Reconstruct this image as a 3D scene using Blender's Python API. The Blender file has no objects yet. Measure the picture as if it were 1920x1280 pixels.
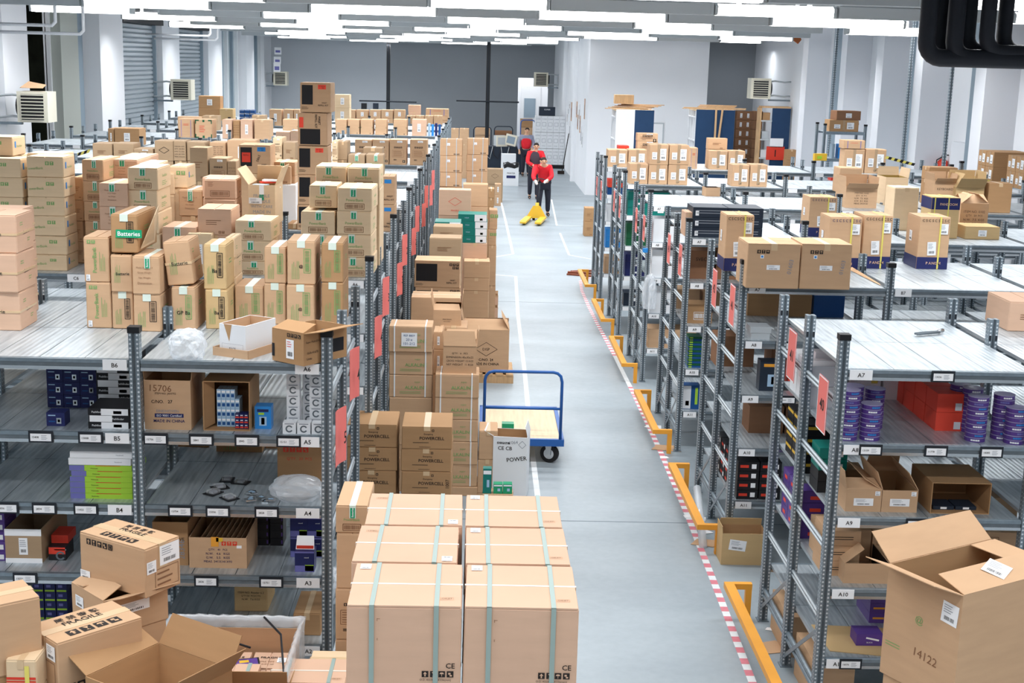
import bpy, bmesh, math, random
from mathutils import Vector, Matrix
S = bpy.context.scene
COL = S.collection
PI = math.pi
random.seed(7)
# ---------------- camera ----------------
F, CH, PT, RL, YW = 2500.0, 4.0, .2056, .0273, .0284
cd = bpy.data.cameras.new('camera'); cam = bpy.data.objects.new('camera', cd); COL.objects.link(cam)
cd.sensor_width = 36; cd.lens = F/1920*36; cd.clip_end = 300; cd.clip_start = .05
def _basis():
    c, s = math.cos(YW), math.sin(YW); cp, sp = math.cos(PT), math.sin(PT)
    fw = Vector((s*cp, c*cp, -sp)); rt = Vector((c, -s, 0)); up = rt.cross(fw)
    return rt, up, fw
RT, UP, FW = _basis()
def ray(px, py):
    u = (px-960)/F; v = (py-640)/F
    cr, sr = math.cos(RL), math.sin(RL)
    u, v = cr*u+sr*v, -sr*u+cr*v
    return FW + RT*u - UP*v
def _camrot():
    r0 = ray(960, 640); x = (ray(1960, 640)-r0).normalized(); y = (ray(960, -360)-r0).normalized(); z = -r0.normalized()
    return Matrix(((x.x, y.x, z.x), (x.y, y.y, z.y), (x.z, y.z, z.z))).to_4x4()
cam.matrix_world = Matrix.Translation((0, 0, CH)) @ _camrot()
S.camera = cam
def atz(px, py, z):
    r = ray(px, py); t = (z-CH)/r.z; return Vector((r.x*t, r.y*t, z))
def aty(px, py, Y):
    r = ray(px, py); t = Y/r.y; return Vector((r.x*t, Y, CH+r.z*t))
def atx(px, py, X):
    r = ray(px, py); t = X/r.x; return Vector((X, r.y*t, CH+r.z*t))
# ---------------- world, exposure ----------------
W = bpy.data.worlds.new('world'); S.world = W; W.use_nodes = True
W.node_tree.nodes['Background'].inputs[0].default_value = (.80, .88, 1, 1)
W.node_tree.nodes['Background'].inputs[1].default_value = 1.0
S.view_settings.view_transform = 'Standard'; S.view_settings.look = 'None'
S.view_settings.gamma = 1; S.view_settings.use_curve_mapping = False
S.view_settings.exposure = 0.0
S.cycles.use_denoising = True
S.cycles.max_bounces = 6; S.cycles.diffuse_bounces = 4; S.cycles.sample_clamp_indirect = 4
# ceiling lamp rows give nearly all the light: a grid of area lamps, with unseen rows behind the camera as front fill
LAMP_Z = 4.62
LAMP_ROWS = [-9.5,-6,-2.5,1,4.2,7.4,11.2,15.1,18.9,22.7,26.5,30.3,34.1,37.9,41.7,45.5,49.3,53.1,57]
LAMP_POWER = 92
for i, y in enumerate(LAMP_ROWS):
    for x in (-6.1, -2.4, 1.6, 5.4):
        if y > 39 and x > 0: continue
        ld = bpy.data.lights.new('lamp_glow', 'AREA'); ld.shape = 'RECTANGLE'; ld.size = 3.4; ld.size_y = .25
        ld.energy = LAMP_POWER*(.68 if y < 2 else .75 if y < 5 else .85 if y < 9 else 1); ld.spread = math.radians(156); ld.color = (.96, .98, 1)
        lo = bpy.data.objects.new('lamp_glow', ld); COL.objects.link(lo); lo.location = (x+(.9 if i % 2 else -.9), y, LAMP_Z)
ld = bpy.data.lights.new('lamp_glow', 'AREA'); ld.shape = 'RECTANGLE'; ld.size = 1.8; ld.size_y = .25; ld.energy = LAMP_POWER*.35; ld.color = (.93, .97, 1)  # added fill lamp that lightens the recess wall, no fixture hangs here
lo = bpy.data.objects.new('lamp_glow', ld); COL.objects.link(lo); lo.location = (8.1, 43.2, LAMP_Z)
# ---------------- materials ----------------
def lin(h):
    c = [int(h[i:i+2], 16)/255 for i in (0, 2, 4)]
    return tuple(v/12.92 if v <= .04045 else ((v+.055)/1.055)**2.4 for v in c)+(1,)
MT = {}
def mat(name, hexc, rough=.6, metal=0, noise=0, scale=8, bump=0, emit=0, alpha=1, spec=.3, stretch=None, detail=3):
    if name in MT: return MT[name]
    m = bpy.data.materials.new(name); m.use_nodes = True; nt = m.node_tree; b = nt.nodes['Principled BSDF']
    c = lin(hexc); b.inputs['Base Color'].default_value = c
    b.inputs['Roughness'].default_value = rough; b.inputs['Metallic'].default_value = metal
    b.inputs['Specular IOR Level'].default_value = spec; b.inputs['Alpha'].default_value = alpha
    if emit: b.inputs['Emission Color'].default_value = c; b.inputs['Emission Strength'].default_value = emit
    if noise or bump:
        tc = nt.nodes.new('ShaderNodeTexCoord'); n = nt.nodes.new('ShaderNodeTexNoise'); n.inputs['Scale'].default_value = scale; n.inputs['Detail'].default_value = detail
        src = tc.outputs['Object']
        if stretch:
            mp = nt.nodes.new('ShaderNodeMapping'); mp.inputs['Scale'].default_value = stretch; nt.links.new(src, mp.inputs[0]); src = mp.outputs[0]
        nt.links.new(src, n.inputs['Vector'])
        if noise:
            r = nt.nodes.new('ShaderNodeMapRange'); r.inputs[1].default_value = .3; r.inputs[2].default_value = .7
            r.inputs[3].default_value = 1-noise; r.inputs[4].default_value = 1+noise*.6
            mx = nt.nodes.new('ShaderNodeVectorMath'); mx.operation = 'SCALE'; mx.inputs[0].default_value = c[:3]
            nt.links.new(n.outputs[0], r.inputs[0]); nt.links.new(r.outputs[0], mx.inputs['Scale']); nt.links.new(mx.outputs[0], b.inputs['Base Color'])
        if bump:
            bp = nt.nodes.new('ShaderNodeBump'); bp.inputs['Strength'].default_value = bump; bp.inputs['Distance'].default_value = .01
            nt.links.new(n.outputs[0], bp.inputs['Height']); nt.links.new(bp.outputs[0], b.inputs['Normal'])
    MT[name] = m; return m
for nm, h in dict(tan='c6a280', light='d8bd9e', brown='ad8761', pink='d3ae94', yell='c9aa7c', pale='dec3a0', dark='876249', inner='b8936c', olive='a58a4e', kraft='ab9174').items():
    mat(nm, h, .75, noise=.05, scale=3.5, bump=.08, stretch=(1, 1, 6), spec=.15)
mat('ink', '2c2522', .7); mat('green', '7ca565', .7); mat('tapegreen', '1f9a6c', .35); mat('tapeclear', 'd2b48e', .3, spec=.5); mat('tapepale', 'd8e4d8', .3)
mat('paper', 'f2f3f5', .6); mat('greyink', '8a8f98', .7); mat('red', 'd8402e', .5); mat('blue', '2f86cf', .45); mat('navy', '22285c', .5); mat('black', '1b1b1f', .5)
mat('redbright', 'f2503c', .5); mat('signred', 'ec7b74', .6); mat('strapwhite', 'eceff0', .35); mat('strapgreen', '98aaa4', .35); mat('strapyellow', 'e2d46a', .4)
mat('steel', '818e97', .42, .5, noise=.12, scale=30, spec=.5); mat('steeldark', '70797f', .5, .5, noise=.1, scale=20); mat('dot', 'd6dde2', .35, .3); mat('cap', '1e1f22', .45)
mat('bolt', '30343a', .5, .5)
mat('white', 'e9ebee', .5); mat('whitewall', 'eff1f5', .8, noise=.015, scale=1); mat('purple', '5a3f8c', .4); mat('violet', '6f6fb0', .45); mat('lime', 'a4cf3e', .45); mat('teal', '14786e', .4)
mat('orange', 'e9a13a', .45, noise=.04, scale=5); mat('cyan', '3aa6c9', .4); mat('deepgreen', '1c5a3a', .4); mat('darkblue', '1e4f8a', .4); mat('skyblue', 'a5c4de', .4)
mat('rubber', '1c1c1e', .7); mat('skin', 'd9a98a', .55); mat('hair', '2e241f', .8); mat('jacket', 'dd2430', .7, noise=.06, scale=12); mat('vest', '4a3f48', .8); mat('jeans', '2c2d38', .85, noise=.08, scale=20); mat('glove', 'e6e4e2', .8); mat('sleeve', '8f93a8', .8)
mat('trolleyblue', '2a5ea6', .4); mat('wood', 'd9c2a0', .5, noise=.12, scale=3, stretch=(12, 1, 1)); mat('rawwood', 'c9a47a', .7, noise=.15, scale=4, stretch=(8, 1, 1))
mat('yellow', 'e0b53a', .45); mat('greyplastic', 'b9bfc3', .5); mat('cream', 'e4dfcd', .5); mat('darkgrille', '2d2d2f', .6); mat('darkpipe', '2c2d33', .55, noise=.1, scale=6); mat('fixture', 'b3b8ba', .5)
mat('glassy', 'c7d2d6', .2); mat('silver', 'c9cdd0', .25, .9)
def film_mat():
    m = bpy.data.materials.new('plastic_film'); m.use_nodes = True; nt = m.node_tree; b = nt.nodes['Principled BSDF']
    b.inputs['Base Color'].default_value = (.85, .9, .95, 1); b.inputs['Roughness'].default_value = .18; b.inputs['Alpha'].default_value = .42; b.inputs['Specular IOR Level'].default_value = .8
    n = nt.nodes.new('ShaderNodeTexNoise'); n.inputs['Scale'].default_value = 25; bp = nt.nodes.new('ShaderNodeBump'); bp.inputs['Strength'].default_value = .5
    nt.links.new(n.outputs[0], bp.inputs['Height']); nt.links.new(bp.outputs[0], b.inputs['Normal']); MT['film'] = m
film_mat()
def clear_mat():
    m = bpy.data.materials.new('clear_film'); m.use_nodes = True; b = m.node_tree.nodes['Principled BSDF']
    b.inputs['Base Color'].default_value = (.95, .97, 1, 1); b.inputs['Roughness'].default_value = .08; b.inputs['Alpha'].default_value = .22; MT['clear'] = m
clear_mat()
mat('rail', 'b3bcc2', .4, .4); mat('tapewhite', 'ddd3c6', .35); mat('tube', 'ffffff', emit=11.0); mat('woodred', '8a4a32', .6); mat('panelblue', '1c3a5c', .55, noise=.05, scale=6); mat('leather', 'b8693a', .6); mat('navyblack', '252f3d', .45)
# ---------------- mesh builder ----------------
_txt = {}
def text_geo(s, bold=False):
    k = (s, bold)
    if k in _txt: return _txt[k]
    cu = bpy.data.curves.new('t', 'FONT'); cu.body = s; cu.size = 1; cu.resolution_u = 2; cu.align_x = 'CENTER'; cu.align_y = 'CENTER'
    if bold: cu.offset = .012
    o = bpy.data.objects.new('t', cu); COL.objects.link(o)
    dg = bpy.context.evaluated_depsgraph_get(); me = bpy.data.meshes.new_from_object(o.evaluated_get(dg))
    vs = [v.co.copy() for v in me.vertices]; fs = [tuple(p.vertices) for p in me.polygons]
    bpy.data.objects.remove(o); bpy.data.curves.remove(cu); bpy.data.meshes.remove(me)
    if vs:
        x0 = min(v.x for v in vs); x1 = max(v.x for v in vs); y0 = min(v.y for v in vs); y1 = max(v.y for v in vs)
    else: x0 = y0 = 0; x1 = y1 = 1
    w, h = max(x1-x0, 1e-3), max(y1-y0, 1e-3)
    vs = [((v.x-(x0+x1)/2)/h, (v.y-(y0+y1)/2)/h) for v in vs]
    _txt[k] = (vs, fs, w/h); return _txt[k]
class MB:
    def __init__(s): s.v = []; s.f = []; s.m = []; s.mats = []
    def mi(s, m):
        if m not in s.mats: s.mats.append(m)
        return s.mats.index(m)
    def add(s, vs, fs, m, M=None):
        o = len(s.v); i = s.mi(m)
        for v in vs:
            v = Vector(v)
            s.v.append(tuple(M @ v) if M is not None else tuple(v))
        for f in fs: s.f.append(tuple(o+k for k in f)); s.m.append(i)
    def box(s, x0, x1, y0, y1, z0, z1, m, M=None):
        s.add([(x0,y0,z0),(x1,y0,z0),(x1,y1,z0),(x0,y1,z0),(x0,y0,z1),(x1,y0,z1),(x1,y1,z1),(x0,y1,z1)],
              [(0,3,2,1),(4,5,6,7),(0,1,5,4),(1,2,6,5),(2,3,7,6),(3,0,4,7)], m, M)
    def quad(s, a, b, c, d, m): s.add([a, b, c, d], [(0, 1, 2, 3)], m)
    def slab(s, a, b, c, d, t, m):
        a, b, c, d = map(Vector, (a, b, c, d)); n = (b-a).cross(d-a).normalized()*t
        s.add([a, b, c, d, a+n, b+n, c+n, d+n], [(3,2,1,0),(4,5,6,7),(0,1,5,4),(1,2,6,5),(2,3,7,6),(3,0,4,7)], m)
    def cyl(s, p, q, r, m, n=12, r2=None, cap=True):
        p, q = Vector(p), Vector(q); r2 = r if r2 is None else r2
        d = (q-p).normalized(); a = d.orthogonal().normalized(); b = d.cross(a)
        vs = [p+(a*math.cos(2*PI*i/n)+b*math.sin(2*PI*i/n))*r for i in range(n)]+[q+(a*math.cos(2*PI*i/n)+b*math.sin(2*PI*i/n))*r2 for i in range(n)]
        fs = [(i, (i+1) % n, n+(i+1) % n, n+i) for i in range(n)]
        if cap: fs += [tuple(range(n))[::-1], tuple(range(n, 2*n))]
        s.add(vs, fs, m)
    def tube(s, pts, r, m, n=8):
        pts = [Vector(p) for p in pts]; rings = []
        prev = None
        for i, p in enumerate(pts):
            d = ((pts[min(i+1, len(pts)-1)]-p).normalized()+(p-pts[max(i-1, 0)]).normalized()).normalized()
            a = d.orthogonal().normalized() if prev is None else (prev-d*prev.dot(d)).normalized()
            prev = a; b = d.cross(a); rings.append([p+(a*math.cos(2*PI*k/n)+b*math.sin(2*PI*k/n))*r for k in range(n)])
        vs = [v for R in rings for v in R]; fs = []
        for i in range(len(pts)-1):
            for k in range(n): fs.append((i*n+k, i*n+(k+1) % n, (i+1)*n+(k+1) % n, (i+1)*n+k))
        fs += [tuple(range(n))[::-1], tuple(range((len(pts)-1)*n, len(pts)*n))]
        s.add(vs, fs, m)
    # marks laid on a plane: o origin, u,v axes (unit), placed at (cu,cv) metres
    def rect(s, P, cu, cv, w, h, m, rot=0, lift=.0012):
        o, u, v = P; n = u.cross(v); c = o+u*cu+v*cv+n*lift; a = u*math.cos(rot)+v*math.sin(rot); b = n.cross(a)
        s.add([c-a*w/2-b*h/2, c+a*w/2-b*h/2, c+a*w/2+b*h/2, c-a*w/2+b*h/2], [(0, 1, 2, 3)], m)
    def frame(s, P, cu, cv, w, h, m, t=.004, rot=0):
        o, u, v = P; a = u*math.cos(rot)+v*math.sin(rot); n = u.cross(v); b = n.cross(a); c = o+u*cu+v*cv
        for sx, sy, ww, hh in ((0, h/2, w, t), (0, -h/2, w, t), (w/2, 0, t, h), (-w/2, 0, t, h)):
            q = c+a*sx+b*sy; s.rect((q, u, v), 0, 0, ww, hh, m, rot)
    def text(s, P, cu, cv, h, t, m, rot=0, bold=False, maxw=None, lift=.0018):
        vs, fs, asp = text_geo(t, bold); sc = h
        if maxw and asp*h > maxw: sc = maxw/asp
        o, u, v = P; n = u.cross(v); a = u*math.cos(rot)+v*math.sin(rot); b = n.cross(a); c = o+u*cu+v*cv+n*lift
        s.add([c+a*x*sc+b*y*sc for x, y in vs], fs, m)
    def lines(s, P, cu, cv, w, h, n, m, rot=0, seed=0):
        r = random.Random(seed*31+n)
        o, u, v = P; a = u*math.cos(rot)+v*math.sin(rot); b = u.cross(v).cross(a); c = o+u*cu+v*cv
        for i in range(n):
            ww = w*(.5+.5*r.random()); q = c+b*(h/2-(i+.5)*h/n)+a*(-(w-ww)/2)
            s.rect((q, u, v), 0, 0, ww, h/n*.3, m, rot, .0018)
    def barcode(s, P, cu, cv, w, h, m, rot=0, fr=True, n=16):
        o, u, v = P; a = u*math.cos(rot)+v*math.sin(rot); c = o+u*cu+v*cv; r = random.Random(5)
        if fr: s.frame(P, cu, cv, w, h, m, .004, rot)
        for i in range(n):
            q = c+a*(-w*.42+w*.84*i/(n-1)); s.rect((q, u, v), 0, 0, w/n*(.25+.35*r.random()), h*.62, m, rot, .0018)
    def icons(s, P, cu, cv, n, sz, m='ink', bg='light', rot=0):
        o, u, v = P; a = u*math.cos(rot)+v*math.sin(rot); b = u.cross(v).cross(a)
        for i in range(n):
            q = o+u*cu+v*cv+a*(sz*1.25*(i-(n-1)/2)); PP = (q, u, v)
            s.rect(PP, 0, 0, sz, sz, m, rot)
            # white glyph cut: arrow / glass / umbrella / stack / stop
            k = i % 5; L = .0024
            def R(x, y, w, h):
                qq = q+a*x*sz+b*y*sz; s.rect((qq, u, v), 0, 0, w*sz, h*sz, bg, rot, L)
            def T(pts):
                nn = u.cross(v); s.add([q+a*x*sz+b*y*sz+nn*L for x, y in pts], [tuple(range(len(pts)))], bg)
            if k == 0: T([(-.3, .02), (.3, .02), (0, .38)]); R(0, -.18, .2, .36)
            elif k == 1: T([(-.25, .35), (0, -.05), (.25, .35)]); R(0, -.15, .07, .3); R(0, -.32, .35, .07)
            elif k == 2: T([(-.35, .05), (.35, .05), (.2, .3), (-.2, .3)]); R(0, -.15, .07, .4)
            elif k == 3: R(-.1, .12, .35, .3); R(.1, -.2, .35, .25)
            else: s.frame(PP, 0, 0, sz*.55, sz*.55, bg, sz*.1, rot)
    def build(s, name, parent=None, smooth=False, bevel=0):
        me = bpy.data.meshes.new(name); me.from_pydata(s.v, [], s.f)
        for m in s.mats: me.materials.append(MT[m])
        me.polygons.foreach_set('material_index', s.m)
        if smooth: me.polygons.foreach_set('use_smooth', [True]*len(s.f))
        me.update(); o = bpy.data.objects.new(name, me); COL.objects.link(o)
        if parent is not None: o.parent = parent
        return o
def tag(o, label, cat, group=None):
    for a_, b_ in ((' from the top', ' from top'), (' from the left', ' from left'), (' at the aisle end', ' at aisle end'), (' in from the aisle', ' from aisle'), (' in front of the ', ' before the '), ('left of the ', 'left of '), (' with the ', ' with '), (' of the ', ' of '), (' in the ', ' in '), (' on the ', ' on '), (' at the ', ' at '), (' by the ', ' by '), (' to the ', ' to ')):
        if len(label.split()) <= 16: break
        label = label.replace(a_, b_)
    o['label'] = label; o['category'] = cat
    if group: o['group'] = group
    return o
def kind(o, k='structure'): o['kind'] = k; return o
def empty(name, loc=(0, 0, 0), rz=0):
    e = bpy.data.objects.new(name, None); COL.objects.link(e); e.location = loc; e.rotation_euler.z = rz; e.empty_display_size = .1; return e
def copy_tree(o, parent=None):
    c = o.copy(); COL.objects.link(c)
    if parent is not None: c.parent = parent
    for ch in list(o.children): copy_tree(ch, c)
    return c
def faces(w, d, h):
    X, Y, Z = Vector((1, 0, 0)), Vector((0, 1, 0)), Vector((0, 0, 1))
    return dict(F=((Vector((-w/2, -d/2, 0)), X, Z), w, h), R=((Vector((w/2, -d/2, 0)), Y, Z), d, h),
                L=((Vector((-w/2, d/2, 0)), -Y, Z), d, h), B=((Vector((w/2, d/2, 0)), -X, Z), w, h),
                T=((Vector((-w/2, -d/2, h+.0034)), X, Y), w, d))
ORD = ['topmost', 'second from the top', 'third from the top', 'fourth from the top', 'fifth from the top', 'sixth from the top', 'seventh from the top', 'eighth from the top', 'ninth from the top', 'tenth from the top', 'eleventh from the top', 'twelfth from the top']+[w+' from the top' for w in ('thirteenth','fourteenth','fifteenth','sixteenth','seventeenth','eighteenth')]
# ---------------- cartons ----------------
def body(w, d, h, m, rnd, flat=False, top=True):
    """closed carton: softly bevelled, slightly out of true, two top flaps meeting in a seam"""
    bm = bmesh.new(); bmesh.ops.create_cube(bm, size=1)
    j = 0 if flat else min(w, d, h)*.012
    for v in bm.verts:
        v.co = Vector((v.co.x*w, v.co.y*d, (v.co.z+.5)*h))
        if j and v.co.z > h*.5: v.co += Vector((-math.copysign(rnd.uniform(0, j), v.co.x), -math.copysign(rnd.uniform(0, j), v.co.y), rnd.uniform(-j, 0)*.6))
    bmesh.ops.bevel(bm, geom=bm.edges[:], offset=min(.006, min(w, d, h)*.04), segments=1, affect='EDGES')
    bm.verts.ensure_lookup_table()
    b = MB(); b.add([v.co.copy() for v in bm.verts], [tuple(x.index for x in f.verts) for f in bm.faces], m); bm.free()
    if top and not flat:
        t = .003; g = .003; e = .004
        if w >= d: a = [(-w/2+e, w/2-e, -d/2+e, -g), (-w/2+e, w/2-e, g, d/2-e)]
        else: a = [(-w/2+e, -g, -d/2+e, d/2-e), (g, w/2-e, -d/2+e, d/2-e)]
        for x0, x1, y0, y1 in a: b.box(x0, x1, y0, y1, h-.004, h+t, m)
    return b
def tape(w, d, h, m, wd, ends=.06, parent=None, ax=None):
    b = MB(); t = h+.0042; ax = ax or ('x' if w >= d else 'y')
    if ax == 'x':
        b.box(-w/2-.001, w/2+.001, -wd/2, wd/2, t-.001, t, m)
        for s in (-1, 1): b.box(min(s*w/2, s*(w/2+.0018)), max(s*w/2, s*(w/2+.0018)), -wd/2, wd/2, h-ends, t, m)
    else:
        b.box(-wd/2, wd/2, -d/2-.001, d/2+.001, t-.001, t, m)
        for s in (-1, 1): b.box(-wd/2, wd/2, min(s*d/2, s*(d/2+.0018)), max(s*d/2, s*(d/2+.0018)), h-ends, t, m)
    return b.build('packing_tape', parent)
def straps(w, d, h, m, fr, parent, wd=.012, name='strap'):
    for f in fr:
        b = MB(); x = (f-.5)*w; t = .003
        b.box(x-wd/2, x+wd/2, -d/2-t, d/2+t, h+.003, h+.006, m)
        for s in (-1, 1): b.box(x-wd/2, x+wd/2, min(s*d/2, s*(d/2+t)), max(s*d/2, s*(d/2+t)), 0.004, h+.006, m)
        b.build(name, parent)
def label_part(P, cu, cv, w, h, parent, rot=0, seed=0, m='paper', nm='shipping_label'):
    b = MB(); b.rect(P, cu, cv, w, h, m, rot, .0025)
    o, u, v = P; a = u*math.cos(rot)+v*math.sin(rot); n = u.cross(v); bb = n.cross(a); c = o+u*cu+v*cv+n*.0012
    q = (c, u, v)
    b.lines((c+bb*h*.18, u, v), 0, 0, w*.8, h*.45, 4, 'greyink', rot, seed)
    b.barcode((c-bb*h*.27, u, v), 0, 0, w*.7, h*.3, 'ink', rot, False, 12)
    x = b.build(nm, parent); return x
SMALL_TXT = ['Model No.: 12 x 4', 'Gross Weight', 'Net Weight', 'Dimension']
def marks(k, b, w, d, h, rnd, o):
    Fc = faces(w, d, h); P, fw, fh = Fc['F']; R, rw, rh = Fc['R']; Lf, lw, lh = Fc['L']; T, tw, th = Fc['T']; B, bw_, bh = Fc['B']
    post = []
    if k == 'bar':      # low battery carton: barcode in a frame, faint green name, green tape tongue
        for Q, ww in ((P, fw), (B, bw_)):
            b.barcode(Q, ww*.5, h*.22, ww*.55, h*.24, 'dark')
            b.text(Q, ww*.5, h*.5, h*.13, 'PowerBank', 'green', maxw=ww*.5)
        for Q, ww in ((R, rw), (Lf, lw)):
            b.text(Q, ww*.5, h*.62, h*.16, 'PowerBank', 'green', maxw=ww*.35)
            b.lines(Q, ww*.5, h*.28, ww*.4, h*.25, 3, 'green', 0, 3)
        post.append(lambda p: green_tape(w, d, h, p, rnd))
    elif k == 'barplain':
        b.barcode(P, fw*.5, h*.28, fw*.6, h*.28, 'dark'); b.lines(P, fw*.25, h*.75, fw*.25, h*.25, 4, 'dark')
        for Q, ww in ((R, rw),): b.text(Q, ww*.7, h*.6, h*.22, '2', 'ink'); b.text(Q, ww*.7, h*.3, h*.12, 'Batteries', 'ink', maxw=ww*.3)
    elif k == 'barv':   # tall carton: vertical barcode in green print
        b.barcode(P, fw*.72, h*.55, h*.55, fw*.24, o.get('bc', 'green'), PI/2); b.lines(P, fw*.3, h*.35, h*.45, fw*.3, 5, 'green', PI/2, 4)
        for Q, ww in ((R, rw), (Lf, lw)): b.lines(Q, ww*.5, h*.6, ww*.35, h*.15, 2, 'green', 0, 2)
        if o.get('word'): b.text(P, fw*.5, h*.42, h*.09, o['word'], 'black', bold=True, maxw=fw*.7)
        post.append(lambda p: tape(w, d, h, 'tapepale', .05, .04, p))
    elif k == 'name':   # tall carton on end, name printed upwards
        b.text(P, fw*.42, h*.5, fw*.16, 'PowerBank', 'green', PI/2, True, h*.62); b.lines(P, fw*.72, h*.5, h*.5, fw*.25, 4, 'green', PI/2, 9)
        b.icons(P, fw*.3, h*.9, 2, fw*.14, 'green', o['m']); post.append(lambda p: label_part(P, fw*.15, h*.1, fw*.16, h*.14, p))
        for Q, ww in ((R, rw), (Lf, lw)): b.lines(Q, ww*.5, h*.6, ww*.35, h*.15, 2, 'green', 0, 2)
    elif k == 'side':   # battery carton lying on side, black printed tape across
        b.lines(P, fw*.3, h*.5, h*.5, fw*.3, 5, 'green', PI/2, 2)
        for Q, ww, t in ((P, fw, 'Batterie'), (R, rw, 'Batteries')): b.text(Q, ww*.55, h*.5, h*.1, t, 'black', .04, True, ww*.62)
        b.lines(R, rw*.3, h*.75, rw*.2, h*.12, 2, 'green', 0, 1); b.lines(R, rw*.7, h*.28, rw*.2, h*.12, 2, 'green', 0, 5)
        if not o.get('notape'):
            def tp(p):
                q = MB(); q.box(-w/2-.001, w/2+.002, -d/2-.0014, d/2, h*.47, h*.53, 'tapeclear'); q.build('packing_tape', p)
            post.append(tp)
    elif k == 'green3':  # pale carton with glass and arrow marks in green
        b.icons(P, fw*.62, h*.7, 2, h*.18, 'green', o['m']); b.text(P, fw*.25, h*.45, h*.16, 'owerBank', 'green', .06, maxw=fw*.4)
        b.text(P, fw*.5, h*.3, h*.1, o.get('word', ''), 'green') if o.get('word') else None
        for Q, ww in ((R, rw), (Lf, lw)): b.text(Q, ww*.5, h*.5, h*.15, 'PowerBank', 'green', maxw=ww*.4); b.rect(Q, ww*.2, h*.6, .03, .05, 'blue')
    elif k == 'model':
        for i, t in enumerate(SMALL_TXT): b.text(P, fw*.45, h*(.72-.14*i), h*.06, t, 'dark', maxw=fw*.6)
        post.append(lambda p: green_tape(w, d, h, p, rnd))
    elif k == 'ink':
        if o.get('lay'):
            b.rect(P, fw*.42, h*.28, fw*.68, h*.48, 'black'); b.text(P, fw*.72, h*.78, fw*.09, 'INKJET', 'ink', -PI/2, True); b.text(P, fw*.62, h*.76, fw*.09, 'REFILL KIT', 'ink', -PI/2, True, h*.42)
            b.rect(P, fw*.12, h*.72, fw*.14, h*.32, 'redbright')
        elif o.get('wide'):
            b.rect(P, fw*.27, h*.57, fw*.46, h*.66, 'black'); b.text(P, fw*.84, h*.28, h*.06, 'INKJET', 'ink', 0, True); b.text(P, fw*.82, h*.19, h*.06, 'REFILL KIT', 'ink', 0, True)
            b.icons(P, fw*.87, h*.88, 3, h*.1, 'ink', o['m']); b.icons(P, fw*.9, h*.76, 2, h*.1, 'ink', o['m']); b.lines(P, fw*.14, h*.12, fw*.22, h*.1, 3, 'ink')
        elif o.get('half'):
            b.rect(P, fw*.45, h*.84, fw*.55, h*.14, 'blue'); b.text(P, fw*.62, h*.3, h*.07, 'INKJET', 'ink', 0, True); b.text(P, fw*.55, h*.19, h*.07, 'REFILL KIT', 'ink', 0, True, fw*.8)
        else:
            b.rect(P, fw*.24, h*.6, fw*.36, h*.66, 'black'); b.text(P, fw*.8, h*.33, h*.055, 'INKJET', 'ink', 0, True); b.text(P, fw*.76, h*.25, h*.055, 'REFILL KIT', 'ink', 0, True)
            b.lines(P, fw*.2, h*.15, fw*.3, h*.1, 3, 'ink')
            st = o.get('st', 'redbright')
            b.rect(P, fw*.72, h*.87, fw*.26, h*.15, st); b.text(P, fw*.72, h*.9, h*.035, 'HP REFILL', 'ink'); b.text(P, fw*.72, h*.84, h*.04, '1   504', 'ink')
            if o.get('patch'): b.rect(P, fw*.24, h*.58, fw*.27, h*.34, 'red', 0, .002); b.text(P, fw*.24, h*.66, h*.05, 'REFILL', 'ink', lift=.003)
            if o.get('hand'): b.text(P, fw*.62, h*.55, h*.09, o['hand'], 'ink', 1.2)
    elif k == 'two':    # pair of white address labels
        post.append(lambda p: label_part(P, fw*.27, h*.45, min(.14, fw*.26), h*.36, p, 0, 1, nm='small_label'))
        post.append(lambda p: label_part(P, fw*.72, h*.52, min(.16, fw*.32), h*.58, p, 0, 2))
        b.text(P, fw*.5, h*.12, h*.08, 'UP', 'ink')
        post.append(lambda p: tape(w, d, h, 'kraft', .05, h*.9, p, 'y'))
    elif k == 'one':
        post.append(lambda p: label_part(P, fw*.5, h*.5, fw*.24, h*.5, p, 0, 1))
    elif k == 'eight':
        for i in range(2):
            for j_ in range(2): post.append(lambda p, i=i, j_=j_: label_part(P, fw*(.25+.5*i), h*(.28+.45*j_), fw*.2, h*.3, p))
        b.rect(P, fw*.5, h*.5, .004, h*.96, 'dark'); b.rect(P, fw*.5, h*.5, fw*.96, .004, 'dark')
    elif k == 'sym':
        b.icons(P, fw*.5, h*.7, 4, fw*.1, 'ink', o['m']); b.frame(P, fw*.5, h*.45, fw*.68, h*.28, 'dark', .003); b.lines(P, fw*.5, h*.45, fw*.58, h*.24, 5, 'dark'); b.barcode(P, fw*.33, h*.2, fw*.2, h*.09, 'ink', 0, False, 8); b.icons(P, fw*.85, h*.14, 1, fw*.15)
        post.append(lambda p: label_part(P, fw*.6, h*.93, fw*.3, h*.08, p))
    elif k == 'gstrap':
        for x in (0, 1): b.rect(P, fw*(.03+.94*x), h*.5, fw*.1, h*.02, 'deepgreen'); b.rect(P, fw*(.03+.94*x), h*.45, fw*.1, h*.02, 'deepgreen')
        b.icons(P, fw*.8, h*.08, 1, fw*.08)
    elif k == 'diamond':
        c = o.get('dc', 'ink'); q = P[0]+P[1]*fw*.5+P[2]*h*.55
        s_ = h*.16
        for sx in (-1, 1):
            for sy in (-1, 1): b.rect((q, P[1], P[2]), sx*s_*.8, sy*s_*.5, math.hypot(s_*1.6, s_), .005, c, -sx*sy*math.atan2(s_, s_*1.6))
        b.text((q, P[1], P[2]), 0, 0, h*.06, o.get('word', 'DISP'), c)
        for i, t in enumerate(o.get('lines', ['C/NO. 24', 'MADE IN CHINA'])): b.text(P, fw*.5, h*(.3-.1*i), h*.06, t, c, 0, True)
    elif k == 'alk':
        t = 'ALKALINE'
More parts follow.
